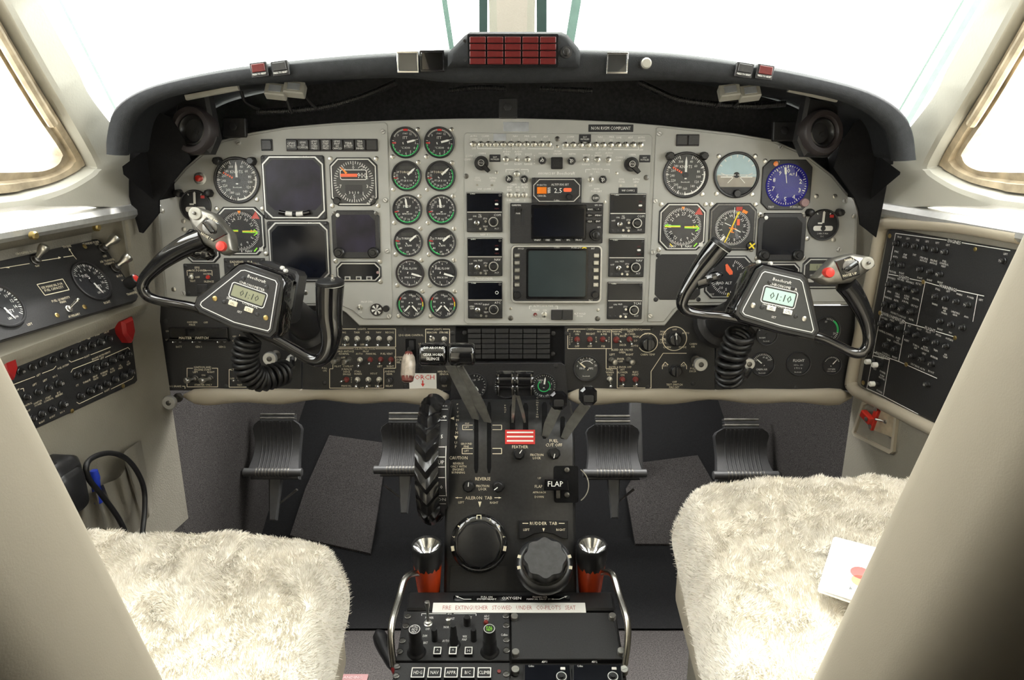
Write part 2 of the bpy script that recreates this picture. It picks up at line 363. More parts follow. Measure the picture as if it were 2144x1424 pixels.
for side, wo, num in ((-1, WLo, 1), (1, WRo, 2)):
    f = (lambda m: cp(m)) if side < 0 else (lambda m: mirror(cp(m)))
    f(bandw).build('window_surround', M_['trimw'], wo, ang=22)
    w = st(f(bandf).build('window_%d' % num, M_['sealt'], ang=50)); f(bandp).build('pane', M_['pane'], w); f(rail).build('frame_rail', M_['sealt'], w)
    # aluminium sill strip, rear cabin wall
    m = MB(); m.loft([[V((side * (wx(y) + a), y, z)) for a, z in ((.012, .852), (-.010, .852), (-.016, .858), (-.016, .866), (-.008, .874), (.012, .876))] for y in (.0, .4, .8, 1.1, 1.3)])
    st(m.build('trim_%d' % num, M_['alum'])); 
    quadmesh([[(side * .771, y, z) for z in (0, .5, .87, 1.36)] for y in (-.9, -.1, .02)]).build('cabin_lining', M_['absorber'], wo)
quadmesh([[(x, y, z) for x, z in ((-.72, 1.30), (-.66, 1.38), (-.5, 1.44), (0, 1.46), (.5, 1.44), (.66, 1.38), (.72, 1.30))] for y in (-.9, 0, .60)]).build('ceiling', M_['headliner'])
bpy.data.objects['ceiling']['kind'] = 'structure'
quadmesh([[(x, y, z) for x, z in ((-.5, 1.40), (-.25, 1.44), (0, 1.46), (.25, 1.44), (.5, 1.40))] for y in (.60, .90)] + [[(-.48, .94, 1.405), (-.25, 1.10, 1.44), (0, 1.30, 1.465), (.25, 1.10, 1.44), (.48, .94, 1.405)]]).build('overhead_liner', M_['headliner'], bpy.data.objects['ceiling'])

# ------------------------------------------------------------------ windshield: glass, centre post, edge strips
def strip3(a, b, w, t, mat, name, parent=None, wdir=None):
    a, b = V(a), V(b); d = (b - a).normalized(); wv = (V(wdir) - d * V(wdir).dot(d)).normalized() if wdir else d.cross(V((0, 1, 0))).normalized(); nv = d.cross(wv).normalized()
    c = [wv * w / 2 + nv * t / 2, wv * w * .35 + nv * t * .8, -wv * w * .35 + nv * t * .8, -wv * w / 2 + nv * t / 2, -wv * w / 2 - nv * t / 2, wv * w / 2 - nv * t / 2]
    return MB().loft([[a + k for k in c], [b + k for k in c]]).build(name, mat, parent)
post = st(strip3(atD(1072, 200, 1.655), atD(1072, -330, 1.34), .098, .02, M_['lining'], 'trim_3', wdir=(1, 0, 0)))
for x, w in ((1012, .018), (1134, .022)): strip3(atD(x, 200, 1.683), atD(x, -330, 1.36), w, .02, M_['tealdark'], 'glass_edge', post, (1, 0, 0))
wl = st(MB().box(0, .001, 0, .001, 0, .001).build('window_3', M_['pane'])); wr = st(MB().box(0, .001, 0, .001, 0, .001).build('window_4', M_['pane']))
for o, s in ((wl, -1), (wr, 1)):
    q = [V((s * .60, 1.42, .96)), V((s * .03, 1.75, .99)), V((s * .03, 1.28, 1.46)), V((s * .50, .92, 1.40))]
    m = MB(); m.add(q + [p + V((0, .006, .006)) for p in q], [[0, 1, 2, 3], [7, 6, 5, 4], [0, 4, 5, 1], [1, 5, 6, 2], [2, 6, 7, 3], [3, 7, 4, 0]]); old = o.data; o.data = m.mesh('window', M_['pane'])
strip3(atD(290, 320, 1.44), atD(20, -210, 1.20), .005, .006, M_['tealfr'], 'glass_edge', wl, (1, 0, 0))
strip3(atD(1830, 320, 1.47), atD(2140, -215, 1.22), .004, .006, M_['tealfr'], 'glass_edge', wr, (1, 0, 0))
strip3(atD(1860, 320, 1.44), atD(2150, -180, 1.20), .012, .008, M_['tealfr'], 'glass_edge', wr, (1, 0, 0))
strip3(atD(961, 200, 1.63), atD(880, -330, 1.36), .011, .006, M_['tealfr'], 'glass_edge', wl, (1, 0, 0))
strip3(atD(1174, 200, 1.63), atD(1262, -330, 1.36), .020, .006, M_['tealfr'], 'glass_edge', wr, (1, 0, 0))
# outside
st(MB().box(-120, 120, -60, 160, -1.3, -1.2).build('ground', M_['apron']))
b = thing('distant_building', 'far low white building with grey roof edge beyond left side window', 'building', Matrix.Translation((-30, 30, -1.2)))
MB().box(-14, 9, 0, 4, 0, 2.45).build('wall', M_['apron'], b); MB().box(-14.1, 9.2, -.1, 4.1, 2.45, 2.75, .05).build('roof_edge', M_['kerb'], b)
tag(MB().rr(15, 45, 29.6, 30.2, .2, -1.2, .75).build('boundary_wall', M_['kerb']), 'far grey boundary wall seen through right side window', 'wall')

# ------------------------------------------------------------------ glareshield
top = [(221, 322), (222, 285), (236, 232), (275, 197), (350, 169), (500, 139), (700, 117), (850, 107), (935, 102), (1072, 100), (1210, 102), (1400, 109), (1600, 136), (1750, 168), (1835, 196), (1888, 232), (1912, 275), (1920, 334)]
bot = [(262, 326), (264, 300), (276, 258), (312, 222), (385, 196), (520, 177), (705, 167), (850, 163), (935, 172), (1072, 174), (1210, 172), (1400, 168), (1592, 180), (1730, 203), (1800, 228), (1848, 262), (1866, 295), (1874, 338)]
g = thing('glareshield', 'dark grey vinyl glareshield arching over the instrument panel', 'glareshield', Matrix.Translation((0, 1.3, .95)))
GI = g.matrix_world.inverted()
T2 = catmull([V((x, y, 0)) for x, y in top], 4); B2 = catmull([V((x, y, 0)) for x, y in bot], 4)
secs = []
for i, (t, b_) in enumerate(zip(T2, B2)):
    f = abs(i / (len(T2) - 1) * 2 - 1); ext = .40 * (1 - f ** 6) + .10
    t = atY(t.x, t.y, 1.125); b_ = atY(b_.x, b_.y, 1.12); e = (t - b_).normalized(); L = (t - b_).length; Y = V((0, 1, 0))
    secs.append([b_ + Y * .020 + e * .004, b_ + Y * .004, b_ + e * .004 - Y * .004, b_ + e * L * .30 - Y * .010, b_ + e * L * .75 - Y * .010, t - e * .005 - Y * .006, t - e * .001 + Y * .001, t + Y * .02, t + Y * ext, t + Y * ext - e * .012, t + Y * .05 - e * .016, b_ + Y * .03 + e * .014])
MB(T=GI).loft(secs).build('hood', M_['hood'], g, ang=75)
bk = [atY(t.x, t.y, 1.125) for t in T2]; bkp = [V((p.x * .985, 0, p.z - .012)) for p in bk]
m = MB(T=GI); k = len(bkp)
m.add([V((p.x, 1.42, p.z)) for p in bkp] + [V((p.x, 1.42, .70)) for p in bkp], [[i, i + 1, k + i + 1, k + i] for i in range(k - 1)]); m.build('bulkhead', M_['felt'], g)
for q in (bk[0], bk[-1]):
    m = MB(T=GI); x = q.x * .985; m.add([V((x, 1.15, q.z - .02)), V((x, 1.43, q.z + .06)), V((x, 1.43, .88)), V((x, 1.24, .88)), V((x, 1.15, .93))], [[0, 1, 2, 3, 4]]); m.build('hood_cheek', M_['matte'], g)
# annunciator housing
def lp(px, py): p = LIP.uv(px, py); return p
AN = Plane((0, 1.100, 1.0), (1, 0, 0), (0, 0, 1))
hp = [AN.uv(*q) for q in ((937, 140), (937, 112), (946, 101), (972, 74), (984, 66), (1176, 66), (1188, 72), (1212, 100), (1216, 112), (1214, 140))]
an = thing('annunciator_panel', 'black housing with twenty red warning lenses atop the glareshield', 'annunciator', AN.mat(1077, 140))
o_ = AN.uv(1077, 140); loc = lambda px, py: (AN.uv(px, py)[0] - o_[0], AN.uv(px, py)[1] - o_[1])
MB().poly([(x - o_[0], y - o_[1]) for x, y in hp], -.14, .004, .008).build('housing', M_['hood'], an, ang=60)
sc = AN.sc(1077, 105)
MB(sc, Matrix.Translation((*loc(1074, 107), 0))).rr(-95, 95, -32, 33, 4, 4, 6.4, 1).build('bezel', M_['matte'], an)
tm = MB(sc).rr(-16.6, 16.6, -5.9, 5.9, 1.5, 5, 10.5, 1.0).mesh('lens', M_['tile_red'])
for r in range(4):
    for c in range(5): x, y = loc(1000.5 + 36.6 * c, 84.5 + 14.9 * r); inst(tm, 'lens', an, (x, y, 0))
km = MB(sc).lathe([(13, 4), (12, 8), (8, 9), (7, 16), (5.5, 17), (0, 17)], 20).mesh('knob', M_['knob']); inst(km, 'dimmer_knob', an, (*loc(1185, 110), 0))
scm = MB(sc).lathe([(3, 4), (3, 6), (1.8, 6), (1.8, 5), (0, 5)], 12).mesh('screw', M_['bezel'])
for q in ((973, 86), (974, 126), (1171, 90), (1171, 128)): inst(scm, 'screw', an, (*loc(*q), 0))
def lipthing(name, label, px, py, rot=0, cat='button', grp=None): return thing(name, label, cat, LIP.mat(px, py, rot, 0), grp), LIP.sc(px, py)
for px, py, rot, red, lb in ((545, 146, .12, 1, 'square red master warning button on left glareshield'), (589, 143, .12, 0, 'square dark master caution button beside red one on left glareshield'),
                         (1556, 147, -.14, 0, 'square dark master caution button beside red one on right glareshield'), (1599, 151, -.14, 1, 'square red master warning button on right glareshield')):
    t, k = lipthing('warning_button', lb, px, py, rot, grp='master warning buttons')
    MB(k).rr(-18, 18, -15, 14, 2, -3, 9, 1).build('bezel', M_['bezel'], t); MB(k).rr(-14, 14, -5, 11, 1.5, 9, 12, 1).build('lens', M_['tile_red' if red else 'tile_dark'], t)
    MB(k).rr(-14, 14, -12, -6, 1, 9, 11.5, .6).build('legend_bar', M_['black'], t); MB(k).text('PRESS TO RESET', 0, -9, 3.4, 11.7, wf=.85).build('lettering', M_['white'], t)
for px, py, w, lb, cl in ((855, 130, 44, 'clear guarded switch light left of the red annunciator', 1), (906, 128, 50, 'black guarded switch reading press dim beside the annunciator', 0), (1291, 132, 44, 'clear guarded switch light right of the red annunciator', 1)):
    t, k = lipthing('guarded_light', lb, px, py, cat='light')
    MB(k).rr(-w * .45, w * .45, -20, 18, 2, -3, 8, 1).build('body', M_['dialgrey' if cl else 'gloss'], t)
    m = MB(k); 
    for y in (-20, 18): m.box(-w / 2, w / 2, y - 2, y + 2, 8, 13, .6)
    for x in (-w / 2 + 1, w / 2 - 1): m.box(x - 1.2, x + 1.2, -19, 18, 9, 12, .5)
    m.build('guard_frame', M_['chrome' if cl else 'gloss'], t); MB(k).box(-w * .42, w * .42, -17, 15, 10, 11.5).build('cover', M_['cover'], t)
    if not cl: MB(k).text('PRESS - DIM/BRT', 0, 24, 4.2, 9, wf=.9).build('lettering', M_['white'], t)
t, k = lipthing('round_sensor', 'small round pale sensor button on right glareshield', 1352, 133, cat='sensor')
MB(k).lathe([(11, -2), (11, 8), (8.5, 12), (0, 12)], 20).build('cap', M_['clamp'], t); MB(k).lathe([(13, -2), (13, 5), (11, 5)], 20).build('collar', M_['bezel'], t)
# things hanging in the dark under the hood
def hose(name, label, pts, y, r, turns):
    P = catmull([atY(a, b, y) for a, b in pts], 10); rs = []
    Q = catmull(P, max(2, int(turns * 4 / len(P)) + 1)); rs = [r if (i // 2) % 2 else r * .80 for i in range(len(Q))]
    tag(MB().tube(Q, rs, 9).build(name, M_['rubber']), label, 'hose')
hose('corrugated_hose', 'black corrugated hose under left part of glareshield', [(538, 234), (600, 232), (680, 224), (750, 205), (790, 190), (830, 172)], 1.33, .0058, 90)
hose('corrugated_hose', 'black corrugated hose under right part of glareshield', [(1335, 172), (1375, 190), (1420, 208), (1500, 219), (1580, 222), (1645, 217)], 1.33, .0058, 90)
hose('corrugated_hose', 'short black corrugated hose left of centre under glareshield', [(940, 190), (1000, 184), (1060, 186)], 1.33, .005, 40)
hose('corrugated_hose', 'short black corrugated hose right of centre under glareshield', [(1130, 186), (1180, 188), (1240, 190)], 1.33, .005, 40)
for q, lb in (([(600, 205), (606, 226), (612, 238)], 'left'), ([(640, 200), (650, 214), (664, 228)], 'left, nearer the centre'), ([(1512, 208), (1505, 218), (1498, 226)], 'right, nearer the centre'), ([(1555, 208), (1545, 216), (1535, 225)], 'right'), ([(505, 192), (515, 215), (545, 230)], 'far left')):
    tag(MB().tube(catmull([atY(a, b, 1.31) for a, b in q], 5), .003, 7).build('wire', M_['rubber']), 'thin black wire from a light box under glareshield, ' + lb, 'wire')
for px, py, rt, lb in ((577, 188, -.10, 'outer grey light box under left glareshield'), (616, 184, -.10, 'inner grey light box under left glareshield'), (1528, 190, .12, 'inner grey light box under right glareshield'), (1570, 192, .12, 'outer grey light box under right glareshield')):
    M = frame(atY(px, py, 1.24), V((cos(rt), 0, sin(rt))), V((0, .5, .85))); t = thing('light_box', lb, 'light', M, 'light boxes under the glareshield')
    MB().rr(-.017, .017, -.011, .011, .002, -.012, .004, .002).build('case', M_['clamp'], t); MB().box(-.010, .010, -.006, .006, .004, .0048).build('label_patch', M_['silverlabel'], t)
for q0, q1, lb in (((390, 204), (500, 183), 'flat pale light strip under left end of glareshield'), ((1650, 186), (1752, 208), 'flat pale light strip under right end of glareshield')):
    a, b_ = atY(*q0, 1.20), atY(*q1, 1.20); tag(strip3(a, b_, .009, .006, M_['clamp'], 'light_strip', None, (0, 0, 1)), lb, 'light')
# round air vents
for px, py, r, s, lb in ((402, 272, 46, -1, 'round black eyeball air vent left of the panel'), (1722, 277, 44, 1, 'round black eyeball air vent right of the panel')):
    M = frame(atY(px, py, 1.24), V((1, s * .25, 0)), V((0, .15, 1))); t = thing('air_vent', lb, 'vent', M, 'eyeball air vents'); k = 1.24 / FPX * 1.02
    MB(k).lathe([(r, -20), (r, 4), (r - 3, 8), (r - 12, 8), (r - 15, 4), (r - 15, -12)], 36, cap=False).build('outer_ring', M_['darkvent'], t)
    MB(k).lathe([(r - 15, -14), (r - 14, 0), (r - 19, 3), (r - 22, 0), (r - 26, -14), (0, -16)], 30).build('eyeball', M_['knob'], t)
    m = MB(k); m.cyl(4, -3, 5, -16, -6, 12, 1); m.bar(-18, -14, 18, 10, 2.5, -8); m.build('vane', M_['bezel'], t)
    MB(k).poly([(-46, -14), (-30, -44), (26, -46), (58, -16), (40, 62), (-28, 72)] if s > 0 else [(-58, -16), (-26, -46), (30, -44), (46, -14), (28, 72), (-40, 62)], -30, -8, 6).build('housing', M_['black'], t)
for px, py, s, lb in ((490, 266, 1, 'black bracket with screw at left top of panel'), (1063, 225, .8, 'black bracket with screw at centre top of panel'), (1641, 274, 1, 'black bracket with screw at right top of panel')):
    t = thing('bracket', lb, 'bracket', frame(atY(px, py, 1.325), V((1, 0, 0)), V((0, .2, 1))), 'panel brackets'); k = 1.325 / FPX
    MB(k).rr(-22 * s, 24 * s, -20, 18, 3, -8, 3, 2).build('plate', M_['black'], t); MB(k).lathe([(8, 2), (8, 6), (5, 7), (0, 6)], 6).build('screw', M_['bezel'], t)
# black side shields beside the panel
for pts, y, lb in (([(266, 345), (266, 300), (276, 262), (300, 240), (330, 234), (358, 246), (385, 290), (400, 335), (386, 352), (360, 385), (334, 420), (334, 446), (300, 488), (292, 486), (279, 440), (271, 412), (270, 362), (300, 349), (299, 345)], 1.235, 'flat black shield hanging left of the instrument panel'),
                   ([(1745, 350), (1760, 300), (1790, 255), (1830, 236), (1858, 246), (1874, 300), (1869, 344), (1840, 350), (1841, 357), (1860, 368), (1846, 440), (1834, 497), (1800, 470), (1797, 440), (1788, 415), (1762, 375)], 1.235, 'flat black shield hanging right of the instrument panel')):
    c = atY(*pts[0], y); P = [atY(a, b_, y) - c for a, b_ in pts]
    tag(MB().poly([(p.x, p.z) for p in P], -.002, .002, .0008).build('side_shield', M_['matte'], None, frame(c, V((1, 0, 0)), V((0, 0, 1)))), lb, 'shield')
# ------------------------------------------------------------------ helpers for panels and instruments
def mframe(m, a, b, z0, z1):
    if area(a) < 0: a = a[::-1]
    if area(b) < 0: b = b[::-1]
    n = len(a); vs = [(x, y, z0) for x, y in a] + [(x, y, z1) for x, y in a] + [(x, y, z1) for x, y in b] + [(x, y, z0) for x, y in b]; fs = []
    for k in range(3):
        for i in range(n): j = (i + 1) % n; fs.append([k * n + i, k * n + j, (k + 1) * n + j, (k + 1) * n + i])
    m.add(vs, fs); return m
class Pan:
    """a panel thing: children are placed by photo pixel on the panel's own plane"""
    def __init__(s, plane, name, label, cat, px, py, h=0):
        s.pl = plane.off(h) if h else plane; s.o = s.pl.uv(px, py); s.t = thing(name, label, cat, s.pl.mat(px, py)); s.ink = {}
    def loc(s, px, py): p = s.pl.uv(px, py); return p[0] - s.o[0], p[1] - s.o[1]
    def k(s, px, py): return s.pl.sc(px, py)
    def mb(s, px, py): return MB(s.k(px, py), Matrix.Translation((*s.loc(px, py), 0)))
    def ptsl(s, pts): return [s.loc(*p) for p in pts]
    def m(s, mat='white'): return s.ink.setdefault(mat, MB())
    def tx(s, t, px, py, h, mat=None, rot=0, wf=.92, sh=0, al='c', z=.0004):
        q = s.loc(px, py); s.m(mat or s.mat).text(t, q[0], q[1], h * s.k(px, py), z, rot, al, wf, sh)
    mat = 'white'
    def ln(s, pts, w=1.6, mat=None):
        for a, b in zip(pts, pts[1:]): p, q = s.loc(*a), s.loc(*b); s.m(mat or s.mat).bar(*p, *q, w * s.k(*a), .00045)
    def circ(s, px, py, r, a0=0, a1=360, w=1.6): q = s.loc(px, py); k = s.k(px, py); s.m(s.mat).arc(*q, r * k, (r + w) * k, a0, a1, .00045)
    def done(s):
        for mt, m in s.ink.items(): tag(m.build('lettering', M_[mt], s.t), kind='stuff')
    def put(s, me, name, px, py, rot=0, h=0, sc=None): return inst(me, name, s.t, (*s.loc(px, py), h), rot, sc if sc else s.k(px, py))
class Ins:
    def __init__(s, plane, px, py, name, label, cat, group=None, h=0, rot=0):
        s.k = plane.sc(px, py); s.t = thing(name, label, cat, plane.mat(px, py, rot, h), group)
    def mb(s, x=0, y=0): return MB(s.k, Matrix.Translation((x * s.k, y * s.k, 0)))
    def p(s, m, name, mat, parent=None, ang=38): return m.build(name, M_[mat], parent or s.t, ang=ang)
# shared meshes, in photo pixels (scaled per use)
SH = {}
def sh(key, f, mat):
    if key not in SH: SH[key] = f(MB()).mesh(key, M_[mat])
    return SH[key]
def phil(m, r=6): # cross-head screw
    m.lathe([(r, 0), (r, 1.2), (r * .7, 2.0), (0, 2.2)], 14); m.box(-r * .5, r * .5, -.7, .7, 2.0, 2.35); m.box(-.7, .7, -r * .5, r * .5, 2.0, 2.36); return m
def slot(m, r=5): m.lathe([(r, 0), (r, 2.5), (r * .85, 3.4), (0, 3.4)], 16); return m
S_PH = lambda: sh('screw', phil, 'steel'); S_PHD = lambda: sh('screw_dark', phil, 'darksteel'); S_SL = lambda: sh('stud', slot, 'alum')
S_BK = lambda: sh('screw_black', phil, 'bezel')
slotm = lambda: sh('slotbar', lambda m: m.box(-3.6, 3.6, -.7, .7, 3.35, 3.7), 'darksteel')
def screws(P, pts, me=None, name='screw', sc=.8):
    for q in pts: P.put(me or S_PH(), name, *q, rot=random.random() * 3, h=0, sc=P.k(*q) * sc)
def studs(P, pts):
    for q in pts: a = P.put(S_SL(), 'stud', *q, rot=random.random() * 3); inst(slotm(), 'slot', a, (0, 0, 0))
def toggle_mesh(kind):
    nut = lambda m: m.lathe([(6, 0), (6, 2), (5, 2.6), (4.2, 2.6), (4.0, 5), (3, 5.4), (0, 5.4)], 12)
    if kind.startswith('red'): SH.setdefault('nut_' + kind, MB().lathe([(7.2, 0), (7.2, 2), (5.6, 2.6), (5.2, 6), (3.4, 6.4), (0, 6.4)], 14).mesh('toggle_switch', M_['redswitch']))
    elif kind == 'fat': SH.setdefault('nut_fat', MB().lathe([(8, 0), (8, 2.5), (6.4, 3), (6, 8), (4, 9), (0, 9)], 14).mesh('toggle_switch', M_['darksteel']))
    else: SH.setdefault('nut_' + kind, nut(MB()).mesh('toggle_switch', M_['steel']))
    if 'lev_' + kind not in SH:
        if kind == 'fat': m = MB().lathe([(3.5, 5), (4.2, 14), (7.4, 22), (7.8, 27), (6.4, 30), (0, 31)], 14)
        elif kind == 'mini': m = MB().lathe([(1.5, 3), (1.9, 9), (2.3, 11), (1.5, 12.5), (0, 12.8)], 10)
        else: m = MB().lathe([(1.9, 4), (2.4, 14), (3.3, 21), (3.2, 23), (2, 24.6), (0, 25)], 10)
        SH['lev_' + kind] = m.mesh('lever', M_['chrome' if kind != 'fat' else 'steel'])
    return SH['nut_' + kind], SH['lev_' + kind]
def toggle(P, px, py, kind='std', tilt=-22, tx=0, sc=1.0):
    a, b = toggle_mesh(kind); o = P.put(a, 'toggle_switch', px, py, sc=P.k(px, py) * sc)
    inst(b, 'lever', o, None, M=Matrix.Translation((0, 0, 2)) @ Matrix.Rotation(radians(-tilt), 4, 'X') @ Matrix.Rotation(radians(tx), 4, 'Y') @ Matrix.Translation((0, 0, -2)))
def gauge(plane, px, py, r, name, label, dial='dial', ticks=(), nums=(), texts=(), arcs=(), needles=(), group=None, cat='gauge', h=0.0012, glass=True, rim='bezel', numh=.15, deep=False):
    g = Ins(plane, px, py, name, label, cat, group, h)
    z0 = -6 if deep else 0
    g.p(g.mb().lathe([(r, -2), (r, 3.2), (r * .965, 4.2), (r * .91, 3.8), (r * .885, z0 + .8)], 40, cap=False), 'bezel', rim)
    g.p(g.mb().lathe([(r * .93, z0 - .4), (r * .93, z0 + .6), (0, z0 + .6)], 40), 'dial', dial)
    z = z0 + .9; m = g.mb()
    for a0, a1, n, ln, w in ticks:
        for i in range(n):
            a = radians(a0 + (a1 - a0) * i / max(1, n - 1)); m.bar(r * (.87 - ln) * sin(a), r * (.87 - ln) * cos(a), r * .87 * sin(a), r * .87 * cos(a), w, z)
    for t, a, rr in nums: a = radians(a); m.text(t, rr * r * sin(a), rr * r * cos(a), numh * r, z, wf=.85)
    for t, x, y, hh in texts: m.text(t, x * r, y * r, hh * r, z, wf=.9)
    if m.v: g.p(m, 'markings', 'white')
    for a0, a1, mt, *rr in arcs:
        r0, r1 = rr if rr else (.80, .87); g.p(g.mb().arc(0, 0, r * r0, r * r1, a0, a1, z + .15), 'colour_arc', mt)
    for i, (a, ln, w, mt) in enumerate(needles):
        a = radians(a); m = g.mb(); m.bar(-.18 * r * sin(a), -.18 * r * cos(a), r * ln * .75 * sin(a), r * ln * .75 * cos(a), w, z + .9 + i * .3); m.bar(r * ln * .75 * sin(a), r * ln * .75 * cos(a), r * ln * sin(a), r * ln * cos(a), w, z + .9 + i * .3, w * .15)
        g.p(m, 'needle', mt)
    g.p(g.mb().lathe([(r * .13, z), (r * .13, z + 1.2), (0, z + 1.5)], 12), 'hub', 'dial')
    if glass: g.p(g.mb().disc(0, 0, r * .9, 3.2, 36), 'glass', 'glass')
    return g
def sqinst(plane, px, py, w, hh, ch, name, label, cat='instrument', rim='alum', group=None, h=.0012, body='bezel', z=4, rimw=2.2, inner=5):
    """square instrument with cut corners: body and a thin bright rim"""
    g = Ins(plane, px, py, name, label, cat, group, h)
    g.p(g.mb().poly(octo(w, hh, ch), -3, z, 1.4), 'case', body)
    if rim: g.p(mframe(g.mb(), octo(w - inner, hh - inner, ch), octo(w - inner - 2 * rimw, hh - inner - 2 * rimw, ch - rimw * .5), z - 1, z + .9), 'rim', rim)
    return g

# ------------------------------------------------------------------ grey instrument panel and its plates
outl = [(345, 640), (338, 560), (331, 480), (331, 424), (345, 400), (386, 351), (428, 315), (466, 292), (527, 277), (597, 266), (700, 257), (830, 251), (960, 248), (1072, 247), (1190, 250), (1300, 255), (1380, 262), (1470, 271), (1540, 279), (1617, 292), (1684, 320), (1745, 367), (1788, 420), (1796, 445), (1794, 520), (1786, 638), (1440, 640), (1418, 650), (1392, 682), (752, 682), (724, 655), (700, 641)]
P0 = Pan(PAN, 'instrument_panel', 'pale grey metal instrument panel backing behind both yokes', 'panel', 1072, 683)
MB().poly(P0.ptsl(outl), -.010, -.0002, .0015).build('plate', M_['grey'], P0.t)
P1 = Pan(PAN, 'captain_instrument_board', 'pale grey pilot instrument plate on the left', 'panel', 600, 640, .002)
MB().poly(P1.ptsl([(350, 634), (343, 560), (336, 480), (336, 426), (350, 402), (390, 354), (431, 319), (468, 297), (528, 282), (598, 270), (700, 261), (806, 256), (811, 262), (822, 640), (818, 668), (760, 668), (738, 650), (706, 636)]), -.0022, 0, .0008).build('plate', M_['grey'], P1.t)
P2 = Pan(PAN, 'avionics_panel', 'pale grey avionics plate in the centre with radios and switches', 'panel', 1160, 678, .002)
MB().poly(P2.ptsl([(972, 282), (976, 278), (1360, 281), (1366, 287), (1349, 672), (1343, 678), (978, 678), (972, 672)]), -.0022, 0, .0008).build('plate', M_['grey'], P2.t)
P3 = Pan(PAN, 'copilot_instrument_board', 'pale grey copilot instrument plate on the right', 'panel', 1580, 640, .002)
MB().poly(P3.ptsl([(1374, 268), (1380, 266), (1470, 276), (1540, 284), (1614, 296), (1681, 324), (1741, 370), (1783, 421), (1791, 446), (1789, 520), (1780, 632), (1434, 634), (1410, 648), (1390, 674), (1356, 674)]), -.0022, 0, .0008).build('plate', M_['grey'], P3.t)
screws(P0, [(875, 271), (946, 271), (822, 328), (893, 328), (876, 340), (947, 341), (824, 397), (895, 397), (879, 411), (949, 411), (826, 467), (896, 467), (881, 479), (951, 479), (829, 533), (898, 533), (883, 545), (951, 545), (832, 598), (900, 598), (885, 610), (952, 610), (835, 662), (902, 662)], sc=.75)
studs(P1, [(500, 299), (802, 276), (359, 412), (807, 419), (811, 525), (385, 614), (815, 662)])
screws(P1, [(384, 463), (385, 480), (340, 442), (364, 606), (538, 418), (454, 437), (549, 437), (447, 543), (557, 532), (640, 613), (692, 332), (788, 332), (696, 431), (792, 431), (703, 547), (796, 548), (705, 590), (797, 590)])
screws(P2, [(1167, 291), (976, 369), (1353, 372), (1069, 666), (1251, 667)], S_PHD(), sc=.9); screws(P2, [(1167, 307), (1040, 361), (1291, 363), (1266, 423), (1069, 646), (1252, 649)], sc=.55)
studs(P3, [(1380, 280), (1634, 308), (1372, 421), (1367, 528), (1769, 421), (1756, 523), (1361, 661)])
screws(P3, [(1505, 327), (1581, 327), (1500, 406), (1575, 407), (1470, 407), (1602, 337), (1384, 428), (1477, 428), (1489, 428), (1582, 428), (1591, 449), (1684, 449), (1748, 411), (1709, 411), (1788, 452), (1690, 500), (1745, 502), (1379, 523), (1573, 523), (1584, 542), (1673, 543), (1682, 540)])
screws(P3, [(1378, 535), (1373, 627), (1462, 627)], S_BK())

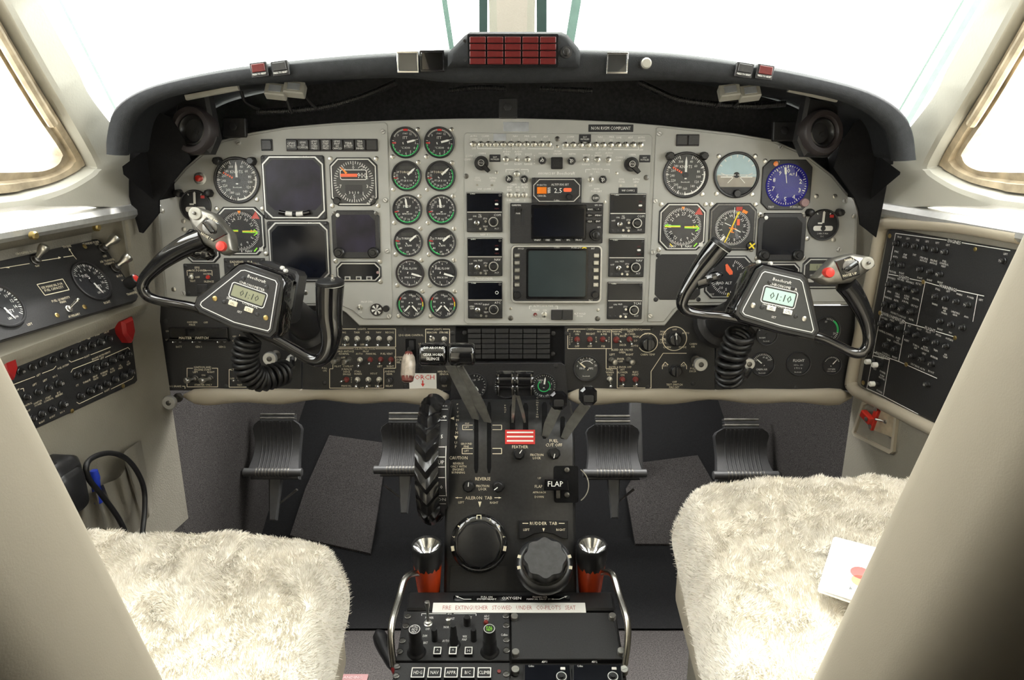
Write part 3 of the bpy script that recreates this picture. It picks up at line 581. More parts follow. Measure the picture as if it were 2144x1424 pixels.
# ------------------------------------------------------------------ engine gauges: two columns of six
def nlist(a, labs, rr=.66): return [(t, x, rr) for t, x in zip(labs, a)]
ENG = []
for c, (side, xs) in enumerate((('left', (849, 851.5, 853, 855, 858.5, 860.7)), ('right', (920, 922.3, 924, 925, 926.4, 927.4)))):
    ys = (299, 368.7, 439, 507, 572, 637); nm = ('top', 'second', 'third', 'fourth', 'fifth', 'bottom'); G = 'engine gauges in two columns'
    L = lambda i, what: f'round black {what} gauge with {"green arc" if i in (0,1,2,3) else "white marks"}, {nm[i]} of {side} engine column'
    gauge(PAN, xs[0], ys[0], 32, 'engine_gauge', L(0, 'turbine temperature'), ticks=((-55, 60, 24, .09, .9), (75, 300, 12, .12, 1.0)), nums=nlist((32, 90, 120, 150, 178, -147, -90, -45), ('12', '2', '4', '5', '6', '7', '8', '9')), texts=(('START', 0, .58, .09), ('ITT', 0, .32, .17), ('°C X100', 0, -.32, .13)), arcs=((268, 100, 'green'), (-8, 12, 'red', .75, .87), (266, 272, 'red', .60, .87)), needles=((76, .72, 4, 'white'),), group=G)
    gauge(PAN, xs[1], ys[1], 31.3, 'engine_gauge', L(1, 'torque'), ticks=((60, 285, 46, .07, .8), (60, 285, 14, .12, 1)), nums=nlist(range(75, 296, 20), ('2', '4', '6', '8', '10', '12', '14', '16', '18', '20', '22', '24'), .64), texts=(('FT LB X 100', 0, -.30, .12),), arcs=((60, 258, 'green'), (258, 262, 'red', .6, .87)), needles=((48, .78, 4, 'white'),), group=G, numh=.14)
    ENG[-1:] = []; 
    gauge(PAN, xs[2], ys[2], 31, 'engine_gauge', L(2, 'propeller speed'), ticks=((-65, 250, 60, .07, .8), (-65, 250, 13, .12, 1)), nums=nlist((-38, -5, 38, 78, 105, 128, 150, 172, 195, 217, 240, -98, -75, -58), ('23', '0', '5', '10', '13', '14', '15', '16', '17', '18', '19', '20', '21', '22'), .64), texts=(('PROP', 0, .22, .17), ('RPM X100', 0, -.28, .12)), arcs=((100, 255, 'green'), (257, 262, 'red', .6, .87)), needles=((-8, .78, 4, 'white'),), group=G, numh=.14)
    gauge(PAN, xs[3], ys[3], 30.3, 'engine_gauge', L(3, 'turbine speed'), ticks=((55, 295, 40, .07, .8), (55, 295, 9, .12, 1)), nums=nlist((57, 108, 145, 185, 232, 262, 290), ('0', '20', '40', '60', '80', '100', '110'), .66), texts=(('TURBINE', -.1, .25, .14), ('% RPM', 0, -.24, .13)), arcs=((190, 272, 'green'), (274, 279, 'red', .6, .87)), needles=((50, .78, 4, 'white'),), group=G, numh=.15)
    gauge(PAN, xs[4], ys[4], 29.8, 'engine_gauge', L(4, 'fuel flow'), dial='dialgrey' if 0 else 'dial', ticks=((105, 385, 45, .07, .8), (105, 385, 8, .13, 1)), nums=nlist((0, -42, -80, -122, -165, 152), ('6', '5', '4', '3', '2', '1'), .66), texts=(('FUEL FLOW', 0, .33, .15), ('PPH X 100', 0, -.30, .13)), needles=((106, .85, 4, 'white'),), group=G, rim='darkvent' if c == 0 else 'bezel')
    gauge(PAN, xs[5], ys[5], 29.8, 'engine_gauge', L(5, 'oil'), ticks=((195, 330, 20, .08, .8), (30, 165, 20, .08, .8)), nums=nlist((-45, -72, -105, -128, 20, 52, 88, 120), ('140', '80', '60', '0', '200', '150', '100', '50'), .62), texts=(('OIL', 0, .66, .13), ('°C', -.2, -.62, .16), ('PSI', .42, -.66, .15)), arcs=((230, 290, 'green'), (290, 305, 'red'), (55, 78, 'red'), (78, 100, 'yellow'), (100, 118, 'green')), needles=((-138, .72, 3, 'white'), (138, .72, 3, 'white')), group=G, numh=.15)
for x, y in ((851.5, 368.7), (922.3, 369)):
    pass
# torque and turbine windows with amber legends sit on their gauges
for o in [q for q in bpy.data.objects if q.name.startswith('engine_gauge')]:
    if 'torque' in o['label'] or 'turbine speed' in o['label']:
        k = PAN.sc(880, 450); MB(k).box(-14, 14, 13, 20, .9, 1.4).build('window', M_['tile_dark'], o)
        if 'torque' in o['label']: MB(k).text('TORQUE', -1, 8, 4.6, 1.0).build('legend', M_['cream_ink'], o)

# ------------------------------------------------------------------ pilot panel instruments
def asi(px, py, r, label):
    nm = [('40', 22), ('60', 48), ('80', 75), ('100', 97), ('120', 120), ('140', 145), ('160', 180), ('180', 205), ('200', 225), ('220', 247), ('240', 268), ('260', 290), ('280', 312), ('300', 338)]
    g = gauge(PAN, px, py, r, 'airspeed_indicator', label, dial='dialgrey', ticks=((20, 340, 60, .09, 1.0), (20, 340, 15, .15, 1.5)), nums=[(t, a, .58 if a not in (338, 22) else .62) for t, a in nm], texts=(('KNOTS', 0, .36, .13), ('Beechcraft', 0, -.30, .07)), arcs=((80, 180, 'white', .80, .86),), needles=((0, .78, 4.5, 'white'),), numh=.115, group='airspeed indicators', h=.0028)
    m = g.mb(); a = radians(300)
    for i in range(5): m.bar(r * (.2 + .1 * i) * sin(a), r * (.2 + .1 * i) * cos(a), r * (.26 + .1 * i) * sin(a), r * (.26 + .1 * i) * cos(a), 4, 2.2)
    g.p(m, 'barber_pole', 'flag')
    for s in (-1, 1): g.p(MB(g.k, Matrix.Translation((s * r * .68 * g.k * 1.08, r * .80 * g.k, 0))).lathe([(9, -1), (9, 7), (7.6, 9), (7.2, 18), (6, 19), (0, 19)], 14, sq=lambda a: 1 + .05 * cos(8 * a)), 'knob', 'knob')
    return g
asi(497.7, 377.6, 48, 'round airspeed dial with grey face on the pilot panel, knobs at top')
def turnind(px, py, r, label):
    g = gauge(PAN, px, py, r, 'turn_indicator', label, ticks=((-30, 30, 3, .12, 2),), texts=(('2 MIN TURN', 0, -.55, .10), ('D.C.', 0, -.72, .09)), group='turn indicators', h=.0028)
    m = g.mb(); m.bar(-1, r * .12, 0, r * .82, 5, 1.7); m.box(-r * .35, -r * .08, r * .05, r * .15, 1, 2.2); g.p(m, 'pointer', 'white')
    m = g.mb(); m.rr(-r * .62, r * .62, -r * .38, -r * .06, 4, 1, 2); g.p(m, 'slip_tube', 'placard'); g.p(g.mb().disc(0, -r * .22, r * .16, 2.4, 16), 'slip_ball', 'dial')
    g.p(g.mb(r * .5, r * .55).box(-4, 4, -3, 3, 1, 2), 'flag', 'red')
    for s in (-1, 1): g.p(MB(g.k, Matrix.Translation((s * r * .95 * g.k, r * .78 * g.k, 0))).lathe([(8.5, -1), (8.5, 5), (7, 8), (6.6, 15), (5, 16), (0, 16)], 14, sq=lambda a: 1 + .05 * cos(8 * a)), 'knob', 'knob')
turnind(411, 431, 33, 'small round turn indicator at left of pilot panel behind yoke grip')
def rmi(px, py, w, label, rot=0):
    g = sqinst(PAN, px, py, w, w, w * .17, 'bearing_indicator', label, group='compass bearing indicators'); r = w * .42
    g.p(g.mb().lathe([(r * 1.04, 3.8), (r * 1.04, 4.4), (0, 4.4)], 36), 'dial', 'dial'); m = g.mb(); z = 4.7
    for i in range(72):
        a = radians(i * 5 + rot); q = .84 if i % 2 else .78; m.bar(r * q * sin(a), r * q * cos(a), r * .95 * sin(a), r * .95 * cos(a), 1.0, z)
    for i, t in enumerate(('N', '3', '6', 'E', '12', '15', 'S', '21', '24', 'W', '30', '33')):
        a = radians(30 * i + 90 + rot); m.text(t if t not in 'NESW' else {'N': '0', 'E': '9', 'S': '18', 'W': '27'}[t], r * .65 * sin(a), r * .65 * cos(a), r * .15, z, rot=-a)
    m.text('NAV', -r * .45, -r * .98, r * .12, z); m.text('NAV', r * .35, -r * .98, r * .12, z); m.bar(0, -r * .92, 0, -r * 1.04, 1.5, z); g.p(m, 'markings', 'white')
    m = g.mb(); m.bar(-r * .9, 2, -r * .1, 2, 2, z + .6); m.bar(-r * .9, 2, -r * .72, 5.5, 2, z + .6); m.bar(r * .1, -2, r * .85, -3, 2, z + .6); m.bar(r * .85, -3, r * .66, -9, 2, z + .6); m.bar(r * .85, -3, r * .68, 4, 2, z + .6); g.p(m, 'green_pointer', 'lime')
    m = g.mb(); m.bar(-r * .9, 0, -r * .1, 0, 2, z + .9); m.bar(r * .1, 0, r * .8, 0, 2.4, z + .9); m.bar(r * .55, -3, r * .55, 3, 2, z + .9); m.bar(-r * .6, -r * .85, -r * .45, -r * 1.0, 2, z); g.p(m, 'yellow_pointer', 'yellow')
    g.p(g.mb().poly([(r * .58, r * .62), (r * .82, r * .98), (r * 1.0, r * .60)], z, z + .8), 'red_flag', 'redplastic'); g.p(g.mb().poly([(-3.5, r * 1.0), (3.5, r * 1.0), (0, r * .84)], z, z + .8), 'lubber_mark', 'orange')
    g.p(g.mb(r * .98, -r * .90).rr(-4, 4, -4, 4, 1, 4, 5), 'button', 'alum'); g.p(g.mb().bar(r * .62, -r * 1.0, r * .78, -r * .82, 2.5, z), 'green_mark', 'lime')
    g.p(g.mb().poly(octo(w * .86, w * .86, w * .14), 6.3, 6.5), 'glass', 'glass')
rmi(505.6, 484, 100, 'square compass indicator with green needles left of pilot displays')
def crt(px, py, w, h, name, label, scr='screen', slip=False):
    g = sqinst(PAN, px, py, w, h, 3, name, label, 'display', rim=None, z=5)
    g.p(mframe(g.mb(), octo(w - 5, h - 5, 15), octo(w - 10, h - 10, 14), 4, 6.2), 'rim', 'alum'); g.p(mframe(g.mb(), octo(w - 9, h - 9, 14), octo(w - 18, h - 18 if not slip else h - 28, 14, 0, 0 if not slip else 5), 3.5, 5.6), 'inner_bezel', 'bezel')
    g.p(g.mb().poly(octo(w - 17, h - 17 if not slip else h - 27, 14, 0, 0 if not slip else 5), 3, 5.2), 'screen', scr)
    g.p(g.mb().text('Collins', w * .22, h * .5 - 3.4, 3.4, 6.4, wf=1), 'lettering', 'white')
    for sx in (-1, 1):
        for sy in (-1, 1): inst(S_BK(), 'screw', g.t, (sx * (w / 2 - 5) * g.k, sy * (h / 2 - 5) * g.k, 4.5 * g.k), .5, g.k * .6)
    if slip:
        pth = [(x, -h * .5 + 11 + .004 * x * x, 9) for x in range(-32, 33, 8)]; g.p(g.mb().tube(pth, 5, 10), 'slip_tube', 'gloss'); g.p(g.mb().tube([(x, -h * .5 + 11 + .004 * x * x, 9.2) for x in (-18, -9, 0, 9, 18)], 5.3, 10), 'slip_glass', 'placard'); g.p(g.mb().tube([(-4, -h * .5 + 11, 9.5), (4, -h * .5 + 11, 9.5)], 5.6, 10), 'slip_ball', 'dial')
crt(617, 393, 131, 131, 'attitude_display', 'large square dark attitude screen with slip ball, upper of pilot pair', 'screen3', True)
crt(628, 527, 128, 126, 'navigation_display', 'large square black navigation screen, lower of pilot pair')
# altimeter
g = sqinst(PAN, 742, 381, 99, 99, 15, 'altimeter', 'square black altimeter with orange flag reading 900 on pilot panel'); r = 42
g.p(g.mb().lathe([(r * 1.02, 3.6), (r * 1.02, 4.4), (0, 4.4)], 36), 'dial', 'dialgrey'); m = g.mb()
for i in range(50): a = radians(i * 7.2); q = .80 if i % 5 == 0 else .87; m.bar(r * q * sin(a), r * q * cos(a), r * sin(a), r * cos(a), 1.2, 4.7)
for i in range(10):
    if i not in (8,): a = radians(36 * i); m.text(str(i), r * .70 * sin(a), r * .70 * cos(a), 7, 4.7)
m.text('900', 18, 13, 11, 6.2, wf=.85); m.text('3 0.1 0', 0, -22, 5.5, 6.2); m.arc(18, 23, 8, 9, -60, 60, 6.2); g.p(m, 'markings', 'white')
g.p(mframe(g.mb(), rrect(-28, 28, 4, 25, 4), rrect(-26.5, 26.5, 5.5, 23.5, 3), 4.4, 5.8), 'counter_rim', 'white'); g.p(g.mb().box(-27, 27, 5, 24, 4.4, 5), 'counter', 'dial'); g.p(g.mb().box(-18, 18, -26, -6, 4.4, 4.8), 'pressure_window', 'dial')
g.p(g.mb().box(-27, 8, 10, 16.5, 5, 6.2), 'flag', 'flag'); a = radians(-42); g.p(g.mb().bar(-14, 17, -26, 30, 5, 6.6, 1), 'pointer', 'orange'); g.p(g.mb(35, -37).text('BARO', 0, 0, 6, 9, rot=.9), 'lettering', 'white')
for s in (-1, 1): g.p(g.mb(s * 37, -39).lathe([(8, 3), (8, 7), (6.5, 8.5), (0, 8.5)], 14), 'knob', 'knob')
g.p(g.mb().poly(octo(84, 84, 12), 7.4, 7.6), 'glass', 'glass')
def mfd(px, py, w, label, scr):
    g = sqinst(PAN, px, py, w, w, 12, 'selector_display', label, 'display', rim=None, z=6, group='square displays with two knobs')
    g.p(g.mb().poly(octo(w * .82, w * .78, 12, 0, 2), 5, 6.6), 'screen', scr)
    for s in (-1, 1):
        g.p(g.mb(s * w * .36, -w * .38).lathe([(11.5, 5), (11.5, 12), (9, 14), (6, 14), (5, 18), (0, 18)], 18), 'knob', 'knob'); inst(S_PHD(), 'screw', g.t, (s * w * .44 * g.k, w * .44 * g.k, 5.6 * g.k), .3, g.k * .7)
    g.p(g.mb(-w * .36, w * .40).lathe([(4, 5), (4, 8), (0, 8.5)], 12), 'light_sensor', 'alum')
mfd(746.5, 490.7, 99, 'square purple-smudged display with two knobs on pilot panel', 'screen3')
g = sqinst(PAN, 752, 569, 94, 42, 10, 'digital_readout', 'wide black readout with three small square buttons on pilot panel', 'display'); g.p(g.mb().poly(octo(84, 32, 7), 4, 4.6), 'screen', 'screen')
for x in (-23, 0, 22): b_ = g.p(g.mb(x, -13).rr(-6, 6, -4, 4, 1, 4, 8, 1), 'button', 'alum'); g.p(g.mb(x, -13).box(-3.5, 3.5, -2, 2, 8, 8.3), 'legend', 'dial', b_)
g.p(g.mb(40, -1).lathe([(3, 4), (3, 6), (0, 6.3)], 10), 'lamp', 'kick')
# pilot push-button row
g = Ins(PAN, 696, 304, 'push_button_row', 'row of eight dark square legend buttons above pilot displays', 'button', h=.0014); g.p(g.mb().rr(-95.5, 95.5, -13, 12.5, 1.5, -2, 3, .6), 'frame', 'darkvent')
for i, t in enumerate(('GPWS\nP/TEST', 'GPWS\nG/S\nP/CANCEL', 'GPWS\nFLAP\nOVRD\nPRESS', 'GPWS\nSTEEP\nAPCH\nPRESS', 'GPWS\nINOP\nG/S\nCANCLD', 'TERR\nP/TEST', 'TERR\nINOP\nTERR\nINHIBD', '')):
    b_ = g.p(g.mb(-83.4 + 23.8 * i, 0).rr(-10.6, 10.6, -10.6, 10.6, 1.5, 3, 7, 1), 'push_button', 'tile_dark')
    if t: g.p(g.mb(-83.4 + 23.8 * i, 0).text(t, 0, 0, 4.0 if t.count('\n') > 1 else 5, 7.2, wf=.85, ls=1.2), 'legend', 'white', b_)
g = Ins(PAN, 560, 304, 'push_button', 'single blank dark square button left of legend button row', 'button', h=.0014); g.p(g.mb().rr(-12, 12, -12, 12, 1.5, -2, 3, .6), 'frame', 'bezel'); g.p(g.mb().rr(-9.5, 9.5, -9.5, 9.5, 1.5, 3, 7, 1), 'cap', 'tile_dark')
g = Ins(PAN, 1439, 294, 'push_button', 'pair of blank dark square buttons atop copilot panel', 'button', h=.0014); g.p(g.mb().rr(-24, 24, -12, 12, 1.5, -2, 3, .6), 'frame', 'darkvent')
for s in (-1, 1): g.p(g.mb(s * 12, 0).rr(-10.6, 10.6, -10, 10, 1.5, 3, 7, 1), 'cap', 'tile_dark')
g = Ins(PAN, 420, 374, 'erect_button', 'small red push button marked fast erect on pilot panel', 'button', h=.0014); g.p(g.mb().lathe([(13, -1), (13, 2), (9, 3), (0, 3)], 20), 'collar', 'alum'); g.p(g.mb().lathe([(7, 3), (6.5, 12), (5, 13), (0, 13)], 16), 'cap', 'redplastic')
g.p(g.mb().text('FAST', 0, 9.5, 3.4, 3.2).text('ERECT', 0, -9.5, 3.4, 3.2), 'lettering', 'dial')
g = Ins(PAN, 425, 585, 'aux_power_panel', 'small black auxiliary power switch plate behind left yoke', 'panel', h=.0014); g.p(g.mb().rr(-37, 37, -35, 33, 2, -2, 3, .6), 'plate', 'black')
m = g.mb(); m.text('EFIS', -8, 25, 4.5, 3.2).text('AUX POWER', -8, 19, 4.5, 3.2).text('ON', -22, 12, 4, 3.2).text('HORN', 12, 12, 4, 3.2).text('OFF', -9, 5, 4, 3.2).text('TEST', -20, -3, 4, 3.2).text('SILENCE', 14, -4, 4, 3.2)
for a, b_, c, d in ((-30, 8, -30, 19), (-30, 19, -20, 19), (4, 19, 22, 19), (22, 8, 22, 19)): m.bar(a, b_, c, d, 1, 3.2)
g.p(m, 'lettering', 'cream_ink'); a, b_ = toggle_mesh('mini'); o = inst(a, 'toggle_switch', g.t, (-22 * g.k, 5 * g.k, 3 * g.k), 0, g.k * .9); inst(b_, 'lever', o, (0, 0, 0)); g.p(g.mb(13, 5).lathe([(4.5, 2), (4.5, 5), (3, 7), (0, 7)], 12), 'red_button', 'redplastic'); g.p(g.mb().rr(-12, 10, -28, -10, 1, 3, 6, 1), 'push_button', 'tile_dark')
for q in ((-32, 27), (32, 27), (25, 27), (-30, -28)): inst(S_BK(), 'screw', g.t, (q[0] * g.k, q[1] * g.k, 3 * g.k), 1, g.k * .6)
g = Ins(PAN, 514, 560, 'dimmer_panel', 'small black display dimming plate above left yoke hub', 'panel', h=.0014); g.p(g.mb().rr(-43, 43, -20, 20, 2, -2, 3, .6), 'plate', 'black'); g.p(g.mb().text('EADI/EHSI', -16, 12, 4.5, 3.2).text('DIM', -16, 6, 4.5, 3.2).text('ELA', 12, 12, 4.5, 3.2), 'lettering', 'cream_ink')
for q in ((-37, 14), (37, 14), (-32, 2)): inst(S_BK(), 'screw', g.t, (q[0] * g.k, q[1] * g.k, 3 * g.k), 1, g.k * .6)
g = sqinst(PAN, 425, 515, 72, 70, 12, 'clock', 'dark cut-corner clock hidden behind left yoke grip', 'clock'); g.p(g.mb().lathe([(28, 3.5), (28, 4.5), (0, 4.5)], 28), 'dial', 'dial')
P1.tx('PROP SYN', 768, 632, 4); P1.tx('OFF', 754, 654, 4); toggle(P1, 754, 643, 'mini', sc=.9); P1.done()
g = Ins(PAN, 789, 648, 'spin_indicator', 'small round black and white striped indicator at panel bottom left', 'indicator', h=.0022); g.p(g.mb().lathe([(13, -1), (13, 2.6), (11, 2.6), (11, 1.4), (0, 1.4)], 24), 'rim', 'darkvent'); m = g.mb()
for i in range(6): m.flat([(0, 0)] + [(10.5 * sin(radians(60 * i + 5 * j)), 10.5 * cos(radians(60 * i + 5 * j))) for j in range(7)], 1.7)
g.p(m, 'blades', 'white'); P1.put(sh('small_knob', lambda m: m.lathe([(7, 0), (7, 5), (6, 10), (5, 11), (0, 11)], 14), 'knob'), 'knob', 809, 646)

# ------------------------------------------------------------------ copilot panel instruments
asi(1434.6, 366.7, 47.5, 'round airspeed dial with grey face on the copilot panel, knobs at top')
g = gauge(PAN, 1540.8, 366.7, 47.5, 'attitude_indicator', 'round artificial horizon with blue sky half on copilot panel', dial='skyball', ticks=((-60, 60, 7, .12, 2),), h=.0028); r = 47.5
g.p(g.mb().flat([(r * .86 * cos(radians(a)), -r * .02 + r * .84 * sin(radians(a))) for a in range(180, 361, 8)], 1.7), 'ground_half', 'earth'); g.p(g.mb().flat([(r * .88 * cos(radians(a)), r * .88 * sin(radians(a))) for a in range(216, 325, 6)], 2.2), 'lower_mask', 'dial')
m = g.mb(); m.bar(-r * .85, 0, r * .85, 0, 1.6, 2.3)
for s in (-1, 1): m.bar(s * r * .15, -5, s * r * .38, -r * .35, 1.6, 2.3); m.bar(s * r * .70, -4, s * r * .18, -4, 3, 2.4); m.bar(s * r * .7, 4, s * r * .4, -2, 1.5, 2.3)
g.p(m, 'horizon_marks', 'white'); g.p(g.mb(2, -38).lathe([(8, 0), (8, 8), (6.5, 10), (0, 10)], 14), 'knob', 'knob')
g = sqinst(PAN, 1645, 387.6, 103, 103, 15, 'altitude_encoder', 'square altimeter with bright blue dial on copilot panel', rim=None, z=5); r = 44
g.p(g.mb().lathe([(r, 5), (r, 6.4), (r * .94, 6.4), (r * .93, 5.3), (0, 5.3)], 40), 'dial', 'dialblue'); m = g.mb()
for i in range(50): a = radians(i * 7.2); q = .78 if i % 5 == 0 else .85; m.bar(r * q * sin(a), r * q * cos(a), r * .92 * sin(a), r * .92 * cos(a), 1.7 if i % 5 == 0 else 1.1, 5.6)
for i in range(10): a = radians(36 * i + 3); m.text(str(i), r * .66 * sin(a), r * .66 * cos(a), 9, 5.6)
m.text('ALT', 9, 22, 4.5, 5.6); m.text('ALT', -22, 47, 3.4, 5.2); m.text('TEST', -30, -45, 4, 5.2).text('PUSH-SEL', 22, -45, 4, 5.2); g.p(m, 'markings', 'white')
g.p(g.mb().bar(-1, 4, -4, 22, 1.5, 6.6).bar(-4, 22, -6, 36, 4.5, 6.6), 'needle', 'white'); g.p(g.mb(-26, 43).lathe([(5, 5), (5, 6.4), (0, 6.8)], 14), 'amber_lamp', 'amber'); g.p(g.mb(38, -36).lathe([(9, 4), (9, 12), (8, 14), (0, 14)], 18), 'knob', 'kick'); g.p(g.mb().disc(0, 0, r * .93, 7.4, 36), 'glass', 'glass')
rmi(1427.4, 474.8, 98, 'square compass indicator with green needles on copilot panel', 4)
g = sqinst(PAN, 1532.3, 474.8, 98, 98, 14, 'situation_indicator', 'square compass with long yellow course needle on copilot panel', rim='darksteel'); r = 38
g.p(g.mb().lathe([(r * 1.05, 3.8), (r * 1.05, 4.4), (0, 4.4)], 36), 'dial', 'dial'); m = g.mb(0, -2)
for i in range(72): a = radians(i * 5); m.bar(r * (.84 if i % 2 else .78) * sin(a), r * (.84 if i % 2 else .78) * cos(a), r * .96 * sin(a), r * .96 * cos(a), 1, 4.7)
for i, t in enumerate(('W', '30', '33', 'N', '3', '6', 'E', '12', '15', 'S', '21', '24')): a = radians(30 * i - 10); m.text(t, r * .66 * sin(a), r * .66 * cos(a), 5.6, 4.7, rot=-a)
m.bar(-r * .45, 10, -r * .1, 4, 1.6, 4.7).bar(r * .1, -2, r * .45, -9, 2, 4.7).bar(2, r * .5, 2, r * 1.1, 1.3, 4.9); g.p(m, 'markings', 'white')
g.p(g.mb().lathe([(r * .60, 4.4), (r * .60, 4.65), (r * .57, 4.65)], 30), 'inner_ring', 'dialgrey')
g.p(g.mb().bar(-16, -34, -3, -4, 2.4, 5.4).bar(-3, -4, 9, 26, 2.6, 5.4).bar(9, 26, 13, 32, 7, 5.4, .5), 'course_needle', 'yellow'); g.p(g.mb().bar(-8, -2, 8, -5, 2, 5.8).bar(0, 2, -2, -12, 2.4, 5.8).bar(-6, -10, 3, -12, 1.6, 5.8), 'aircraft_symbol', 'orange')
g.p(g.mb(12, 37).box(-7, 6, -4, 4, 5, 5.8), 'heading_flag', 'redplastic'); g.p(g.mb(23, 32).poly([(-6, -2), (4, -6), (7, -1), (-3, 4)], 5, 5.8), 'heading_bug', 'orange'); g.p(g.mb(11, 10).box(-3, 3, -7, 6, 5, 5.6), 'nav_flag', 'flag')
b_ = g.p(g.mb(40, -39).lathe([(9, 4), (9, 10), (7, 12), (0, 12)], 16), 'course_knob', 'knob'); g.p(g.mb(40, -39).bar(-6, -5, 6, 5, 3, 12.3).bar(-5, 6, 5, -6, 3, 12.3), 'knob_mark', 'yellow', b_); g.p(g.mb().poly(octo(84, 84, 12), 6.6, 6.8), 'glass', 'glass')
mfd(1634.2, 496, 99, 'square plain black display with two knobs on copilot panel', 'screen')
turnind(1721.8, 470.8, 32.6, 'small round turn indicator at right of copilot panel')
g = Ins(PAN, 1419, 580, 'blank_cover', 'square matte black blanking plate with cut corners on copilot panel', 'plate', h=.0014); g.p(g.mb().poly(octo(95, 95, 11), -3, 2.5, .8), 'plate', 'black')
g = sqinst(PAN, 1523.5, 580, 98, 90, 14, 'radio_altimeter', 'black radio altimeter with orange pointer behind right yoke', rim='alum'); m = g.mb(); r = 39
for i in range(44): a = radians(20 + i * 6.2); m.bar(r * (.84 if i % 4 else .76) * sin(a), r * (.84 if i % 4 else .76) * cos(a), r * .95 * sin(a), r * .95 * cos(a), 1.1, 4.5)
for t, a in (('0', 20), ('1', 45), ('2', 80), ('3', 108), ('4', 140), ('5', 188), ('10', 212), ('15', 238)): a = radians(a); m.text(t, r * .66 * sin(a), r * .66 * cos(a), 6, 4.5)
m.text('RAD ALT', -8, -12, 5.5, 4.5).text('TEST', -34, -36, 4, 4.5); g.p(m, 'markings', 'white'); g.p(g.mb().poly([(-8, 26), (-4, 28), (8, 12), (8, 6), (2, 5), (-6, 14)], 4.4, 5.4), 'pointer', 'flag'); g.p(mframe(g.mb(2, -37), [(-4, -3), (4, -3), (0, 5)], [(-2.4, -2), (2.4, -2), (0, 3)], 4.4, 5), 'bug', 'yellow')
g = sqinst(PAN, 1630, 571, 86, 42, 10, 'digital_readout', 'wide black readout above the right yoke hub', 'display'); g.p(g.mb().poly(octo(76, 32, 7), 4, 4.6), 'screen', 'screen')
g = sqinst(PAN, 1722, 572, 88, 65, 12, 'flight_timer', 'black timer with pale lcd window behind right yoke switch grip', 'timer'); g.p(g.mb().box(-30, 8, 6, 20, 4, 5), 'lcd', 'lcd_grey'); g.p(g.mb().text('1:28', -8, 13, 7, 5.2), 'digits', 'lcd_ink'); g.p(g.mb(-27, -15).rr(-7, 7, -4, 4, 1, 4, 7, 1), 'button', 'alum'); g.p(g.mb(10, -15).rr(-7, 7, -4, 4, 1, 4, 7, 1), 'button', 'alum'); g.p(g.mb().text('SET', -24, -4, 4, 4.2).text('TIMER', 14, -4, 4, 4.2), 'lettering', 'white')
P3.done()

# ------------------------------------------------------------------ avionics plate: switches and lettering
AX = lambda c: (800 + c[0] / 3.164, 240 + c[1] / 3.164)
A2 = lambda x, y: AX((x, y))
for i, x in enumerate((603, 655, 706, 754, 804, 855, 904, 956, 1005, 1055, 1105)): toggle(P2, *A2(x, 195), 'mini', 14 if i % 3 else 20)
for i, x in enumerate((1216, 1267, 1317, 1366, 1416, 1466, 1516, 1565, 1614, 1664, 1713)): toggle(P2, *A2(x, 200), 'mini', 14 if i % 4 else 20)
for x, y in ((820, 296), (963, 296), (1350, 298), (1427, 298), (1498, 300), (893, 393), (845, 533), (895, 533), (944, 533), (1382, 430), (1075, 1325)): toggle(P2, *A2(x, y), 'mini', -14)
toggle(P2, *A2(895, 297), 'std', 10, sc=.8); toggle(P2, *A2(1015, 1325), 'red', 0, sc=.55)
for x, y, rt in ((1062, 305, .2), (1255, 307, .9), (842, 427, .5), (942, 429, 1.4), (1462, 430, 1.0)):
    o = P2.put(sh('small_dial', lambda m: m.lathe([(8, 0), (8, 5), (7, 7), (6.2, 7.2), (0, 7.2)], 16, sq=lambda a: 1 + .04 * cos(6 * a)), 'knob'), 'knob', *A2(x, y), rot=rt)
    inst(sh('dial_mark', lambda m: (m.bar(0, 0, 0, 6, 1, 7.5), m.bar(-3, 2, -5, -2, 1, 7.5), m.arc(0, 0, 2, 2.8, 0, 360, 7.5))[2], 'white'), 'knob_mark', o, (0, 0, 0))
for x, y in ((658, 322), (1650, 330)):
    o = P2.put(sh('selector', lambda m: m.lathe([(15, 0), (14.5, 9), (13, 11), (8, 11.5), (7, 16), (0, 16)], 20), 'knob'), 'selector_knob', *A2(x, y))
    inst(sh('selector_bar', lambda m: m.poly([(-2, 5), (4, 3), (19, -15), (13, -20), (-5, -5)], 4, 13, 1.5), 'knob'), 'pointer_bar', o, (0, 0, 0)); inst(sh('sel_mark', lambda m: (m.text('VOL', 0, 0, 4, 16.3), m.arc(0, 0, 5.4, 6.4, 0, 360, 16.3))[1], 'alum'), 'knob_mark', o, (0, 0, 0))
    P2.ln([A2(x - 8, y - 15), A2(x - 35, y - 38)], 1.2)
o = P2.put(sh('cad_button', lambda m: m.rr(-12, 12, -12, 12, 2, 0, 7, 1.5), 'knob'), 'push_button', *A2(1157, 322)); inst(sh('cad_text', lambda m: m.text('CAD\nCOMM\nFWD', 0, 0, 4.2, 7.2, ls=1.25), 'dialgrey'), 'legend', o, (0, 0, 0))
o = P2.put(sh('dim_button', lambda m: m.lathe([(8, 0), (8, 4), (6.5, 5.5), (0, 5.5)], 18), 'dialgrey'), 'dim_button', *A2(1413, 553)); inst(sh('dim_text', lambda m: m.text('DIM', 0, 0, 4.6, 5.8), 'white'), 'legend', o, (0, 0, 0))
for x in (1155, 1228): P2.put(sh('alt_button', lambda m: m.rr(-11, 11, -10.5, 10.5, 1, 0, 5, 1), 'tile_dark'), 'push_button', *A2(x, 1325))
for x, y in ((630, 467), (728, 467), (1580, 470), (1678, 470)): P2.put(sh('trim_hole', lambda m: m.lathe([(2.6, 0), (2.6, .8), (0, .9)], 10), 'steel'), 'trim_screw', *A2(x, y))
t = lambda s, x, y, h=3.9, **k: P2.tx(s, *A2(x, y), h, **k)
